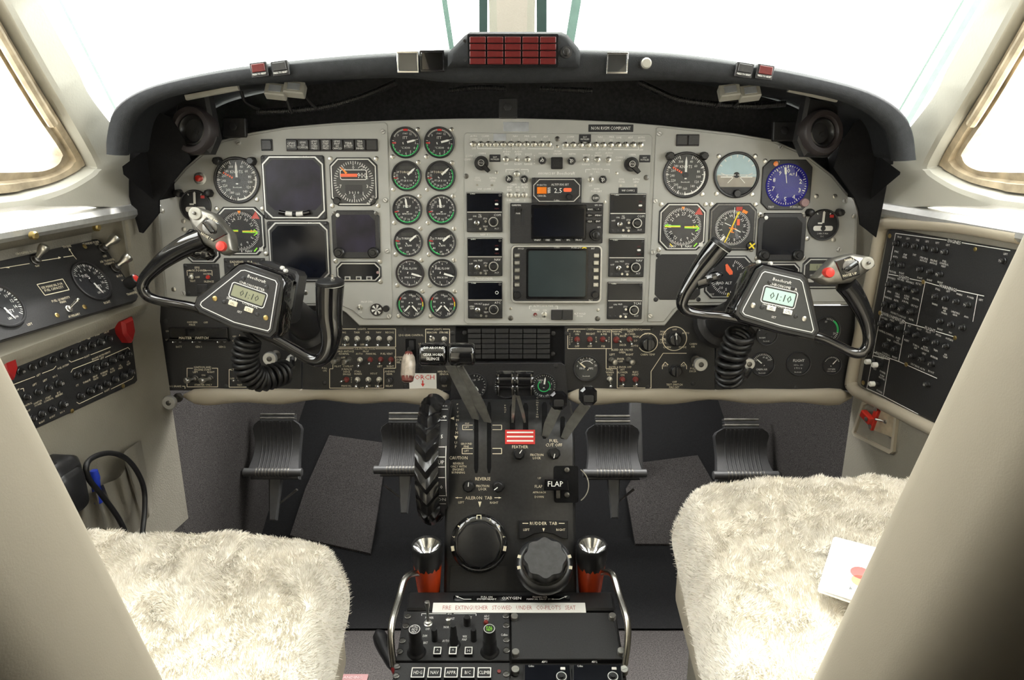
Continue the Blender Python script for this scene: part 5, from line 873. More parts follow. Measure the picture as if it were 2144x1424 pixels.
gauge(SUB, *C6(1940, 325), 20, 'oxygen_gauge', 'smallest round black oxygen dial at far right lower panel', ticks=((-60, 60, 12, .12, 1),), texts=(('OXYGEN', 0, -.45, .15), ('SUPPLY PRESSURE', 0, -.68, .09)), needles=((40, .75, 2, 'white'),), **D)
gauge(SUB, *C6(1470, 105), 23, 'air_gauge', 'small round black dial half hidden under right yoke bar', texts=(('NORM', -.4, -.3, .15), ('Beechcraft', 0, -.6, .1)), ticks=((-60, 60, 9, .14, 1),), **D)
gauge(SUB, *C6(1900, 75), 30, 'pneumatic_gauge', 'round black pneumatic dial with green arc behind right yoke', ticks=((0, 150, 20, .12, 1),), nums=(('10', -5, .62), ('20', 110, .62)), texts=(('PSI', 0, .05, .12), ('PNEUMATIC', 0, -.5, .13), ('PRESSURE', 0, -.7, .12)), arcs=((35, 100, 'green', .74, .87),), **D)
screws(Q5, [C6(1270, 465), C6(1680, 490)], S_BK()); Q5.done()
# cream padded roll along the panel bottom
def padroll(x0, x1, lb):
    xs = [x0 + (x1 - x0) * i / 24 for i in range(25)]; secs = []
    for i, x in enumerate(xs):
        b = .014 + .0025 * sin(i * .9) + .002 * sin(i * .37); e = min(1, min(i, 24 - i) / 1.5 + .25); c = SUB.pt(x, 821, .004) + V((0, 0, -b * .55))
        secs.append([c + V((0, -cos(a) * .012 * e, sin(a) * b * e)) for a in [2 * pi * k / 12 for k in range(12)]])
    tag(MB().loft(secs).build('padded_roll', M_['leather'], ang=70), lb, 'trim')
padroll(384, 940, 'cream padded roll under left half of panel'); padroll(1184, 1784, 'cream padded roll under right half of panel')
# panel gap fillers at both ends: lining between panel and side walls
for s, px in ((-1, 331), (1, 1795)):
    m = MB(); rows = []
    for py in (330, 420, 520, 640, 740, 835):
        a = SUB.pt(px, py, -.012); y = a.y; rows.append([V((s * (wx(1.22) + .002), 1.215, a.z)), V((s * max(abs(a.x) + .012, .652), y - .03, a.z)), V((a.x - s * .004, y, a.z)), V((a.x - s * .01, y + .05, a.z))])
    quadmesh(rows).build('panel_side_lining', M_['lining'], WLo if s < 0 else WRo, ang=60)
# upper pedestal gauge plate
PG = SUB.off(.012)
g1 = Pan(PG, 'pedestal_gauge_plate', 'dark grey plate with flap and cabin gauges behind the levers', 'panel', 1064, 835)
MB().poly(g1.ptsl([(942, 840), (948, 764), (954, 760), (1176, 760), (1184, 766), (1190, 840)]), -.02, 0, .001).build('plate', M_['bezel'], g1.t); screws(g1, [C5(585, 420), C5(1433, 412)], S_BK()); g1.done()
D = dict(h=.0004, group='gauges behind the power levers')
gauge(PG, *C5(700, 590), 27, 'flap_gauge', 'round black flap position gauge behind power levers', ticks=((0, 130, 9, .12, 1),), texts=(('UP', 0, .45, .16), ('DN', -.2, -.3, .14)), nums=(('20', 35, .62), ('60', 115, .75), ('80', 150, .8)), needles=((-40, .8, 4, 'white'), (140, .5, 4, 'white')), **D)
gauge(PG, *C5(985, 590), 27, 'altitude_gauge', 'round black cabin altitude gauge hidden behind prop levers', ticks=((-120, 120, 20, .12, 1),), nums=(('1', 205, .7), ('2', 170, .7)), needles=((30, .7, 3, 'white'),), **D)
gauge(PG, *C5(1325, 590), 27, 'climb_gauge', 'round cabin altitude gauge with green ring behind condition levers', ticks=((0, 350, 30, .10, 1),), nums=(('10', 120, .55), ('20', 195, .8), ('15', 160, .8), ('5', 75, .6)), texts=(('CABIN', -.3, .45, .12), ('ALT', -.3, .28, .12)), arcs=((40, 320, 'green', .42, .50),), needles=((8, .7, 3.4, 'white'),), **D)
# ------------------------------------------------------------------ control yokes
def yoke(hub, plane_o, label, plate, hornL, hornR, rot, lcd, lcdsz, lcdmat, digits, logo, btns, gold, holes, texts, capgrip, head, entry, spur):
    pl = Plane(plane_o, (1, 0, 0), (0, sin(radians(12)), cos(radians(12)))); t = thing('control_yoke', label, 'yoke', pl.mat(*hub), 'control yokes'); I = t.matrix_world.inverted(); k = pl.sc(*hub)
    L = lambda px, py, h=0: I @ pl.off(h).pt(px, py)
    out = [L(*q) for q in plate]; o2 = [(p.x, p.y) for p in out]
    if area(o2) < 0: o2 = o2[::-1]
    big = inset(o2, -.012); MB().poly(big, -.055, .004, .005).build('hub_body', M_['gloss'], t, ang=50); MB().poly(inset(o2, -.0085), .003, .0052).build('hub_seam', M_['rubber'], t)
    box = inset(o2, -.004); MB().poly([(x + .012, y + .012) for x, y in box], -.10, -.05, .004).build('hub_box', M_['bezel'], t)
    MB().poly(inset(o2, -.004), .004, .0072, .001).build('face_plate', M_['bezel' if rot < -.3 else 'dialgrey'], t); mframe(MB(), inset(o2, 0), inset(o2, .0012), .0068, .0076).build('face_line', M_['white'], t)
    for nm, hr in (('left_horn', hornL), ('right_horn', hornR)):
        n = len(hr); pts = catmull([L(a, b, -.012 + .028 * (i / (n - 1)) ** 1.5) for i, (a, b, r) in enumerate(hr)], 6); rs = [v.x for v in catmull([V((r * k, 0, 0)) for _, _, r in hr], 6)]
        MB().tube(pts, rs, 18).build(nm, M_['gloss'], t, ang=80)
    a, b_, r0, r1, hh = spur; MB().tube(catmull([L(*a, hh), (L(*a, hh) + L(*b_, hh)) / 2, L(*b_, hh)], 5), [r0 * k] * 5 + [(r0 + r1) / 2 * k] * 4 + [r1 * k, r1 * k * .5], 12).build('finger_rest', M_['gloss'], t, ang=80)
    z = .0074; mb = lambda q: MB(k, Matrix.Translation((*L(*q).xy, 0)) @ Matrix.Rotation(rot, 4, 'Z')); zz = z / k
    w, h = lcdsz; fr = mb(lcd); mframe(fr, rrect(-w / 2 - 5, w / 2 + 5, -h / 2 - 5, h / 2 + 5, 6), rrect(-w / 2 - 3.4, w / 2 + 3.4, -h / 2 - 3.4, h / 2 + 3.4, 5), zz - 1, zz + .3); fr.build('display_outline', M_['white'], t)
    dsp = mb(lcd).rr(-w / 2, w / 2, -h / 2, h / 2, 2, zz - .5, zz + .5).build('lcd', M_[lcdmat], t); mb(lcd).text(digits, 3, 0, h * .55, zz + .7, sh=.08).build('digits', M_['lcd_ink'], dsp)
    m = mb(lcd)
    for s, x, y, hh_ in texts: m.text(s, x, y, hh_, zz + .2)
    m.build('lettering', M_['white'], t); mb(logo).text('Beechcraft', 0, 0, 6.5, zz + .2, sh=.1).build('logo', M_['white'], t)
    for q, s in zip(btns, ('SEL', 'CTL')): b = mb(q).rr(-9, 9, -5, 5, 1.5, zz - .5, zz + 3, .8).build('push_button', M_['placard' if rot > -.3 else 'cream_ink'], t); mb(q).text(s, 0, 0, 5, zz + 3.2).build('legend', M_['dialgrey'], b)
    for q in gold: inst(sh('screw_gold', phil, 'brass') if rot < -.3 else S_PH(), 'screw', t, (*L(*q).xy, z), .4, k * .9)
    for q in holes: inst(S_BK(), 'screw', t, (*L(*q).xy, z), .4, k * .7)
    # plain grip end with cap and button
    p, r, tip, dirn = capgrip; c = L(*p, .016); d = V((*dirn, .25)).normalized(); mm = Matrix.Translation(c) @ d.to_track_quat('Z', 'Y').to_matrix().to_4x4()
    MB(k, mm).lathe([(r * .97, -4), (r, -2), (r, 3), (r * .85, 6), (0, 6.5)], 26).build('grip_cap', M_['rubber'], t); MB(k, mm).lathe([(r * 1.015, -5.5), (r * 1.015, -3.8)], 26, cap=False).build('cap_ring', M_['alum'], t); MB(k, mm @ Matrix.Translation((tip * k, 0, 0))).lathe([(5, 5), (5, 10), (3.4, 11), (3.4, 17), (0, 17.5)], 12).build('grip_button', M_['steel'], t)
    # switch head
    hp = [L(*q, .020) for q in head['poly']]; MB().poly([(v.x, v.y) for v in hp], .002, .030, .006).build('switch_head', M_['alum2'], t, ang=50)
    hs = lambda q: Matrix.Translation((*L(*q, .03).xy, .030)) @ Matrix.Rotation(head['rot'], 4, 'Z')
    MB().poly([(L(*q, .03).x, L(*q, .03).y) for q in head['plate']], .028, .0315, .0012).build('switch_plate', M_['gloss'], t)
    b = MB(k, hs(head['trim'])).lathe([(15, 0), (15, 2.5), (12.5, 3), (0, 3)], 24).build('trim_ring', M_['darksteel'], t); MB(k, hs(head['trim'])).rr(-4.5, 4.5, -15, 15, 3.5, 2, 13, 3).build('trim_rocker', M_['gloss'], b)
    MB(k, hs(head['red'])).lathe([(10.5, -6), (10.5, 7), (9, 10), (0, 10.8)], 20).build('red_button', M_['redplastic'], t)
    b = MB(k, hs(head['pivot'])).lathe([(13, -1), (12.5, 3), (8, 4), (5, 3), (0, 3)], 20).build('pivot_switch', M_['clamp'], t); MB(k, hs(head['pivot'])).lathe([(3.4, 2), (3, 9), (0, 10)], 10).build('switch_pin', M_['darksteel'], b)
    MB(k, hs(head['trim'])).text('NOSE UP', *head['nu'], 5, 3.2, rot=head.get('nr', 0)).text('NOSE DN', -head['nu'][0] * .9, -head['nu'][1] * .9, 4.2, 3.2, rot=head.get('nr', 0)).build('lettering', M_['cream_ink'], t)
    for q in head['terms']: MB(k, Matrix.Translation((*L(*q, -.03).xy, -.03))).lathe([(4.5, -4), (4.5, 3), (3, 6), (0, 7)], 12).build('terminal', M_['placard'], t)
    # control column and its collar
    e = I @ SUB.pt(*entry); c0 = V((0.004, 0.004, -.09)); MB().tube([c0, c0 * .5 + e * .5, e], [.026, .028, .030], 20).build('column', M_['rubber'], t); ax = (c0 - e).normalized(); mm = Matrix.Translation(e) @ ax.to_track_quat('Z', 'Y').to_matrix().to_4x4(); MB(T=mm).lathe([(.042, -.004), (.042, .010), (.036, .016), (.030, .018)], 28).build('collar', M_['bezel'], t)
M_['alum2'] = pm('worn switch housing', (.24, .23, .205), .36, .75, var=.25, scale=60)
def arcs(p, i, j, bulge, n=5): # replace the edge i->j by a bowed edge
    a, b = V(p[i]), V(p[j]); d = b - a; nrm = V((-d.y, d.x)).normalized(); return [tuple(a + d * t + nrm * bulge * 4 * t * (1 - t)) for t in [k / n for k in range(1, n)]]
pL = [(508, 566), (516, 565), (580, 587), (584, 594), (569, 688), (564, 693), (494, 675), (428, 644), (423, 638), (425, 632)]
pR = [(1592, 572), (1598, 568), (1671, 585), (1677, 591), (1700, 690), (1696, 696), (1632, 682), (1556, 659), (1551, 653), (1553, 646)]
yoke((530, 630), atY(530, 630, 1.10), 'black left control yoke with grey chronometer display', pL,
     [(480, 666, 12), (440, 654, 11), (400, 642, 10.5), (350, 633, 10.5), (312, 622, 11), (299, 604, 11.5), (303, 585, 12.5), (322, 563, 15), (345, 543, 18), (375, 523, 21), (405, 508, 23), (430, 498, 24)],
     [(540, 694, 11), (580, 712, 11), (620, 735, 12), (650, 752, 13), (672, 753, 15), (688, 733, 18), (694, 700, 22), (690, 660, 26), (690, 625, 28), (691, 597, 29)],
     -.34, (523, 618), (68, 24), 'lcd_grey', '01:10', (541, 584), [(492, 635), (525, 648)], [(454, 625), (560, 665)], [(513, 583), (561, 601), (473, 632), (542, 658)],
     [('CHRONOMETER', 2, 21, 5.2), ('SELECT', -29, -19, 5), ('CONTROL', 10, -18, 5), ('SET', -6, -39, 4.5)], ((691, 592), 29, -6, (0, 1)),
     dict(poly=[(396, 446), (411, 433), (450, 447), (486, 490), (492, 526), (472, 535), (427, 510), (405, 476)], plate=[(432, 455), (462, 470), (477, 490), (447, 506), (430, 497), (410, 476)], rot=.65, trim=(440, 476), red=(465, 516), pivot=(409, 447), nu=(-16, -12), nr=-1.2, terms=[(591, 561), (598, 567)]),
     (652, 690), ((402, 516), (450, 537), 20, 9, .004))
yoke((1632, 630), atY(1632, 630, 1.10), 'black right control yoke with pale green chronometer display', pR,
     [(1565, 672, 11), (1535, 667, 10), (1505, 662, 10), (1470, 659, 10), (1440, 652, 11), (1428, 638, 12), (1432, 618, 14), (1447, 592, 16), (1467, 563, 20), (1487, 538, 23), (1505, 516, 24)],
     [(1680, 698, 11), (1720, 708, 10), (1755, 724, 10), (1785, 738, 11), (1806, 738, 12), (1818, 722, 12), (1819, 695, 13), (1812, 665, 16), (1798, 635, 19), (1783, 610, 21), (1770, 594, 22)],
     -.22, (1628, 622), (64, 27), 'lcd_blue', '01:10', (1634, 588), [(1611, 645), (1645, 653)], [(1573, 639), (1680, 667)], [(1608, 591), (1656, 604), (1592, 643), (1662, 662)],
     [('CHRONOMETER', 3, 23, 5.6), ('SELECT', -19, -20, 5), ('CONTROL', 13, -19, 5), ('SET', -1, -43, 4.5)], ((1510, 512), 24, 4, (.55, .83)),
     dict(poly=[(1704, 583), (1743, 542), (1780, 531), (1824, 539), (1829, 557), (1780, 592), (1729, 597)], plate=[(1747, 546), (1780, 537), (1798, 547), (1800, 575), (1764, 587), (1753, 560)], rot=-.95, trim=(1779, 558), red=(1734, 571), pivot=(1816, 551), nu=(13, -10), nr=1.15, terms=[(1588, 549), (1613, 552)]),
     (1495, 684), ((1456, 590), (1513, 574), 17, 6, .004))
def coil(label, pts, R, r, turns, ends):
    P = catmull([atY(a, b, y) for a, b, y in pts], 24); n = len(P); path = []; nrm = V((1, 0, 0)); N = turns * 14
    for i in range(N + 1):
        f = i / N * (n - 1); j = min(int(f), n - 2); c = P[j].lerp(P[j + 1], f - j); t = (P[j + 1] - P[j]).normalized(); nrm = (nrm - t * nrm.dot(t)).normalized(); b = t.cross(nrm); a = 2 * pi * i / 14
        path.append(c + (nrm * cos(a) + b * sin(a)) * R)
    o = tag(MB().tube(path, r, 9).build('coiled_cord', M_['rubber'], ang=80), label, 'cord')
    for e, f, nm in ends: MB().tube(catmull([path[0 if nm == 'upper_lead' else -1]] + [atY(a, b, y) for a, b, y in e], 6), r * 1.05, 9).build(nm, M_['rubber'], o)
coil('black coiled cord curling under the left yoke', [(520, 712, 1.13), (513, 745, 1.13), (520, 775, 1.135), (541, 793, 1.15), (570, 788, 1.17), (598, 779, 1.20)], .0185, .0044, 15, [([(612, 760, 1.24), (612, 748, 1.25)], 0, 'plug_lead'), ([(512, 692, 1.11), (515, 680, 1.11)], 0, 'upper_lead')])
coil('black coiled cord hanging straight under the right yoke', [(1552, 696, 1.12), (1542, 722, 1.13), (1531, 752, 1.135), (1527, 778, 1.14), (1528, 796, 1.15)], .0205, .0046, 8, [([(1560, 790, 1.20), (1570, 775, 1.25)], 0, 'plug_lead'), ([(1565, 685, 1.11)], 0, 'upper_lead')])
g = Ins(SUB, 612, 750, 'cord_plug', 'white plug of the left coiled cord on lower panel', 'plug'); g.p(g.mb().lathe([(9, 0), (9, 10), (7, 14), (6, 26), (0, 26)], 16), 'plug_body', 'placard')

# ------------------------------------------------------------------ centre pedestal with quadrant
PD = [(836, 1.292), (850, 1.268), (865, 1.245), (885, 1.224), (925, 1.206), (970, 1.198), (1020, 1.194), (1070, 1.190), (1150, 1.180), (1246, 1.172)]
pr = catmull([V((0, atD(1068, a, d).y, atD(1068, a, d).z)) for a, d in PD], 5)
PT = [(712 - FPX * (q - CAM).dot(UPV) / depth(q), depth(q)) for q in pr]
def pdep(py):
    for (a, da), (b, db) in zip(PT, PT[1:]):
        if py <= b: return da + (db - da) * (py - a) / (b - a)
    return PT[-1][1]
def pp(px, py, h=0): return atD(px, py, pdep(py))
def ppl(px, py, h=0, sp=6):
    v = pp(px, py - sp) - pp(px, py + sp); v.x = 0; q = Plane(pp(px, py), (1, 0, 0), v); return q.off(h) if h else q
PB = V((-.003, 1.12, 0)); ped = thing('throttle_pedestal', 'black curved throttle quadrant pedestal between the seats', 'pedestal', Matrix.Translation(PB)); PI = ped.matrix_world.inverted()
X0, X1 = -.112, .106
front = pr[-1]; loop = [(p.y, p.z) for p in pr] + [(front.y, .0), (pr[0].y + .012, 0.0), (pr[0].y + .012, pr[0].z - .012)]
def shr(l, d): q = inset([(a, b) for a, b in l] if area(l) > 0 else l[::-1], d); return q if area(l) > 0 else q[::-1]
MB(T=PI).loft([[V((x, a, b)) for a, b in l] for x, l in ((X0, shr(loop, .006)), (X0 + .002, shr(loop, .002)), (X0 + .006, loop), (X1 - .006, loop), (X1 - .002, shr(loop, .002)), (X1, shr(loop, .006)))]).build('body', M_['bezel2'] if 'bezel2' in M_ else M_['bezel'], ped, ang=50)
PINK = MB(); PIN2 = {}
def pt_(s, px, py, h, mat='cream_ink', rot=0, sh_=0, wf=.92):
    m = PIN2.setdefault(mat, MB()); q = ppl(px, py, .0006); m.T = PI @ q.mat(px, py); m.text(s, 0, 0, h * q.sc(px, py), 0, rot, 'c', wf, sh_)
def pl_(pts, w=1.6, mat='cream_ink'):
    m = PIN2.setdefault(mat, MB()); m.T = Matrix()
    for (a, b), (c, d) in zip(pts, pts[1:]):
        n = max(1, int(abs(d - b) / 14))
        for i in range(n):
            x0, y0, x1, y1 = a + (c - a) * i / n, b + (d - b) * i / n, a + (c - a) * (i + 1) / n, b + (d - b) * (i + 1) / n
            q = ppl((x0 + x1) / 2, (y0 + y1) / 2, .0007); m.T = PI @ q.M; p0, p1 = q.uv(x0, y0), q.uv(x1, y1); m.bar(*p0, *p1, w * q.sc(x0, y0), 0)
def pslot(px, y0, y1, w):
    m = MB(T=PI); n = 12; vs = []
    for i in range(n + 1):
        y = y0 + (y1 - y0) * i / n; q = ppl(px, y, .0005); e = w / 2 * (1 if 0 < i < n else .5); vs += [q.pt(px - e, y), q.pt(px + e, y)]
    m.add(vs, [[2 * i, 2 * i + 1, 2 * i + 3, 2 * i + 2] for i in range(n)]); m.build('lever_slot', M_['matte'], ped)
for x, a, b, w in ((997, 866, 991, 9), (1024, 842, 991, 9), (1073, 846, 921, 11), (1100.5, 844, 921, 11), (1140, 842, 919, 11), (1178, 872, 919, 10)): pslot(x, a, b, w)
C7 = lambda x, y: (860 + x / 3.39, 700 + y / 3.39); C8 = lambda x, y: (780 + x / 3.807, 1050 + y / 3.807)
for i, c in enumerate('PITCH'): pt_(c, *C7(333, 497 + 28 * i), 6)
for i, c in enumerate('TRIM'): pt_(c, *C7(326, 612 + 29 * i), 6)
for i, c in enumerate('UP'): pt_(c, *C7(320, 770 + 28 * i), 6)
for i, c in enumerate('PROP'): pt_(c, *C7(671, 505 + 16 * i), 5)
for i, c in enumerate('CONDITION'): pt_(c, *C7(898, 450 + 17 * i), 5)
for s, x, y, h in (('IDLE', 400, 632, 3.4), ('LIFT', 398, 660, 4.2), ('GROUND\nFINE', 395, 787, 4.2), ('LIFT', 396, 828, 4.2), ('CAUTION', 338, 877, 6.6), ('REVERSE\nONLY WITH\nENGINES\nRUNNING', 338, 949, 4.6), ('REVERSE', 512, 1026, 6.6), ('FRICTION\nLOCK', 510, 1088, 4.8), ('FEATHER', 776, 799, 6.4), ('FRICTION\nLOCK', 895, 867, 4.8), ('FUEL\nCUT OFF', 1016, 771, 6.6), ('AILERON  TAB', 482, 1161, 6.6), ('LEFT', 358, 1193, 4.6), ('RIGHT', 592, 1195, 4.6), ('UP', 914, 1022, 4.4), ('FLAP', 908, 1080, 6), ('APPROACH', 912, 1122, 4), ('DOWN', 912, 1154, 4.4)): pt_(s, *C7(x, y), h)
for L in (((368, 645), (440, 645)), ((368, 645), (368, 677), (440, 677)), ((580, 645), (645, 645), (645, 677), (580, 677)), ((365, 810), (440, 810)), ((365, 810), (365, 848), (440, 848)), ((580, 810), (645, 810), (645, 848), (580, 848)), ((318, 1160), (366, 1160)), ((594, 1160), (640, 1160))): pl_([C7(*q) for q in L], 1.4)
def ptri(pts, mat='cream_ink'):
    m = PIN2.setdefault(mat, MB()); q = ppl(*pts[0], .0008); m.T = PI @ q.M; m.flat([q.uv(*p) for p in pts], 0)
for T in (((278, 597), (308, 586), (308, 608)), ((308, 722), (336, 722), (321, 748)), ((478, 1188), (502, 1188), (490, 1228)), ((314, 1160), (334, 1154), (334, 1167)), ((644, 1160), (624, 1154), (624, 1167))): ptri([C7(*q) for q in T])
# red feather placard with white bars
q = ppl(1089, 915, .0009); c = [C7(*a) for a in ((670, 678), (882, 678), (882, 780), (670, 780))]; fo = [q.uv(*a) for a in c]; MB(T=PI @ q.M).poly([fo[3], fo[2], fo[1], fo[0]], -.0006, .0002).build('feather_plate', M_['red'], ped); m = MB(T=PI @ q.M)
for y in (697, 727, 757): a, b = q.uv(*C7(682, y)), q.uv(*C7(870, y)); m.bar(*a, *b, 3.4 * q.sc(1089, 915), .0004)
m.build('feather_bars', M_['white'], ped)
for mt, m in PIN2.items(): m.build('lettering', M_[mt], ped)
km = MB().lathe([(13, 0), (13, 5), (11.5, 12), (9, 14), (0, 14)], 8).mesh('friction_knob', M_['knob']); kk = MB().bar(0, 1, 0, 10, 1.8, 14.3).mesh('knob_mark', M_['white'])
for px, py, rt in ((1087, 951, -.6), (1161, 950, 2.9), (981, 1018.6, -.1 + pi * 0), (1043, 1018.6, 2.2)):
    q = ppl(px, py); o = inst(km, 'friction_knob', ped, None, M=PI @ q.mat(px, py, rt) @ Matrix.Scale(q.sc(px, py), 4)); inst(kk, 'knob_mark', o, (0, 0, 0))
# flap handle in its recess
q = ppl(1185, 1014, .0004); o = MB(q.sc(1185, 1014), PI @ q.mat(1185, 1014)).rr(-25, 26, -38, 38, 5, -1, 1.5).build('flap_recess', M_['matte'], ped); 
for y in (30, -22): inst(S_PHD(), 'screw', ped, None, M=PI @ q.mat(1187, 1014 - y, .4, .002) @ Matrix.Scale(q.sc(1185, 1014) * .9, 4))
q = ppl(1165, 1014, .018); fl = thing('flap_lever', 'black flap handle lettered FLAP on pedestal right side', 'lever', q.mat(1165, 1014)); k = q.sc(1165, 1014); MB(k).poly([(-26, -13), (26, -13), (24, 10), (-24, 10)], -10, 2, 2).build('handle', M_['gloss'], fl); MB(k).text('FLAP', -2, 1, 11, 2.2).build('lettering', M_['white'], fl); MB(k).box(0, 8, -30, -10, -20, -8).build('stem', M_['darksteel'], fl)
m = MB(T=PI @ q.M); a = q.uv(1209, 1016); MB(k, PI @ q.mat(1204, 1016)).arc(-10, 0, 38, 40, 35, 145, -4).build('flap_guard', M_['steel'], ped)
# levers ------------------------------------------------
def lever(name, label, grp, handle, stemtop, slot, kind):
    b = pp(*slot); t = thing(name, label, 'lever', Matrix.Translation(b), grp); I = Matrix.Translation(-b); R = lambda p: p - b
    top = R(stemtop); e = V((0, 0, 0)); 
    w = {'power': .019, 'prop': .006, 'cond': .017}[kind]
    d = top - e; mid = e + d * .30 + V((0, -.004, .0)); secs = []
    wd = d.cross(FWD + V((.5, 0, 0)) if kind == 'power' else FWD).normalized()
    path = catmull([e - V((0, 0, .01)), mid, e + d * .7, top], 5)
    for i, p in enumerate(path):
        tg = (path[min(i + 1, len(path) - 1)] - path[max(i - 1, 0)]).normalized(); a = (wd - tg * wd.dot(tg)).normalized(); n = tg.cross(a); f = .55 + .45 * min(1, i / 6)
        secs.append([p + a * w * f * .5 + n * .0017, p - a * w * f * .5 + n * .0017, p - a * w * f * .5 - n * .0017, p + a * w * f * .5 - n * .0017])
    MB().loft(secs).build('stem', M_['stem'], t)
    return t, R
for i, (x0, x1, st_, slt, lb) in enumerate((((878, 936, (943, 764), (999, 874), 'left')), ((940, 995, (958, 768), (1025, 880), 'right')))):
    c0, c1 = atY(x0, 742, 1.10), atY(x1, 742, 1.10); tp = atY(*st_, 1.105)
    t, R = lever('power_lever', 'glossy black %s power lever with cylindrical grip' % lb + (' marked gear horn silence' if i == 0 else ' without lettering'), 'power levers', None, tp, slt, 'power')
    a, b = R(c0), R(c1); ln = b - a; u = ln.normalized(); r = .0185; MB().tube([a + ln * f for f in (-.002, .0, .05, .12, .88, .95, 1, 1.002)], [.001, r * .80, r * .93, r, r, r * .93, r * .80, .001], 28).build('grip', M_['gloss'], t, ang=50)
    MB().tube([a + ln * .055, a + ln * .075], [r * .975, r * 1.005], 28).build('grip_ring', M_['darksteel'], t)
    if i == 0:
        m = MB(T=frame((a + b) / 2 + V((0, -r * .97, r * .28)), V((1, 0, 0)), V((0, .3, 1)))); kx = 1.1 / FPX; m.text('GEAR HORN', 2 * kx, 0, 6 * kx, .0006, wf=.9); m.text('SILENCE', 2 * kx, -9 * kx, 6 * kx, .0004, wf=.9); m.build('lettering', M_['placard'], t)
        m = MB(T=frame((a + b) / 2 + V((0, -r * .66, r * .78)), V((1, 0, 0)), V((0, .75, .66)))); m.text('GO AROUND', 4 * kx, 0, 6 * kx, .0006, wf=.9); m.build('lettering', M_['placard'], t)
for i, (x0, x1, slt, lb) in enumerate(((1039, 1077, (1073, 880), 'left'), (1079, 1117, (1100, 880), 'right'))):
    c = atY((x0 + x1) / 2, 803, 1.105); t, R = lever('propeller_lever', 'black %s propeller lever with double ribbed grip' % lb, 'propeller levers', None, atY(1077 if i == 0 else 1082, 822, 1.11), slt, 'prop')
    hw = (x1 - x0) / 2 * 1.16 / FPX; m = MB()
    prof = [(-.0190, .006), (-.0170, .0115), (-.006, .013), (-.0015, .0125), (0, .0105), (.0015, .0125), (.006, .013), (.0125, .0115), (.014, .0095), (.0155, .0105), (.0195, .009), (.0205, .004)]
    sec = [(y, z) for z, y in prof] + [(-y, z) for z, y in prof[::-1]]
    m.loft([[R(c) + V((x, -y * f, z * (.9 + .1 * f) )) for y, z in sec] for x, f in ((-hw, .75), (-hw + .003, .97), (-hw + .005, 1), (hw - .005, 1), (hw - .003, .97), (hw, .75))]); m.build('grip', M_['gloss'], t, ang=45)
for i, (cx, cy, slt, lb) in enumerate(((1169, 837, (1140, 908), 'left'), (1231, 828, (1178, 912), 'right'))):
    c = atY(cx, cy, 1.09); t, R = lever('condition_lever', 'black %s condition lever with chamfered square grip' % lb, 'condition levers', None, atY(cx - 4, cy + 18, 1.095), slt, 'cond')
    hw = 18 * 1.14 / FPX; m = MB(T=frame(R(c), V((1, 0, 0)), V((0, .25, 1)))); m.poly(octo(2 * hw, 2.2 * hw, hw * .5), -.012, .012, .004); m.build('grip', M_['gloss'], t, ang=30); m = MB(T=frame(R(c), V((1, 0, 0)), V((0, .25, 1)))); m.rr(-hw * .62, hw * .62, -hw * .75, hw * .15, .003, .010, .0126, .001); m.build('grip_pad', M_['rubber'], t)
# elevator trim wheel
wc = atD(905, 960, 1.255); wc.x = (898 - 1072) / 1500 * 1.19; R_ = .113; tw = thing('elevator_trim_handwheel', 'large black chevron-tread trim wheel on left of pedestal', 'wheel', Matrix.Translation(wc)); n = 240; m = MB(); vs = []; fs = []; ws = [-.019, -.0142, -.0095, -.0048, 0, .0048, .0095, .0142, .019]
for i in range(n):
    a = 2 * pi * i / n
    for j, w in enumerate(ws):
        zz = abs((i % 10) / 5.0 - 1); a2 = a - 2 * pi * 2 * abs(j - 4) / n; r = R_ * (1 - (abs(w) / .019) ** 2 * .10) + (.008 * zz - .007) * (1 if abs(w) < .018 else .3); vs.append((w, r * cos(a2), r * sin(a2)))
    vs += [(.019, R_ * .55 * cos(a), R_ * .55 * sin(a)), (-.019, R_ * .55 * cos(a), R_ * .55 * sin(a))]
q = len(ws) + 2
for i in range(n):
    for j in range(q): fs.append([i * q + j, i * q + (j + 1) % q, ((i + 1) % n) * q + (j + 1) % q, ((i + 1) % n) * q + j])
m.add(vs, fs); m.build('rim', M_['gloss2'], tw, ang=40); MB(T=Matrix.Rotation(pi / 2, 4, 'Y')).lathe([(R_ * .56, -.012), (R_ * .56, .012), (.02, .018), (0, .018)], 32).build('disc', M_['bezel'], tw)
dr = thing('trim_indicator', 'black trim scale drum with white marks beside trim wheel', 'indicator', Matrix.Translation(wc)); rd = .097; xw = (925 - 1072) / 1500 * 1.17; hw = .0095
MB(T=Matrix.Rotation(pi / 2, 4, 'Y')).lathe([(rd - .002, xw - wc.x - hw), (rd, xw - wc.x - hw + .001), (rd, xw - wc.x + hw - .001), (rd - .002, xw - wc.x + hw)], 64).build('drum', M_['bezel'], dr)
def drum(px, py, rr):
    r = ray(px, py); oy, oz = CAM.y - wc.y, CAM.z - wc.z; A = r.y ** 2 + r.z ** 2; B = 2 * (oy * r.y + oz * r.z); Cc = oy * oy + oz * oz - rr * rr; s = (-B - sqrt(max(0, B * B - 4 * A * Cc))) / (2 * A); p = CAM + r * s; nrm = V((0, p.y - wc.y, p.z - wc.z)).normalized(); p.x = xw; v = nrm.cross(V((1, 0, 0))); return frame(p - wc, V((1, 0, 0)), v), s / FPX
m = MB()
for s, y in (('10', 850), ('UP', 873), ('5', 914), ('UP', 968), ('0', 1020), ('DN', 1046)): m.T, k = drum(925, y, rd + .0006); m.text(s, 0, 0, 8 * k, 0)
for y in (857, 880, 936, 957, 978, 1000, 1038, 1055): m.T, k = drum(925, y, rd + .0006); m.bar(-.006, 0, .006, 0, .0013, 0)
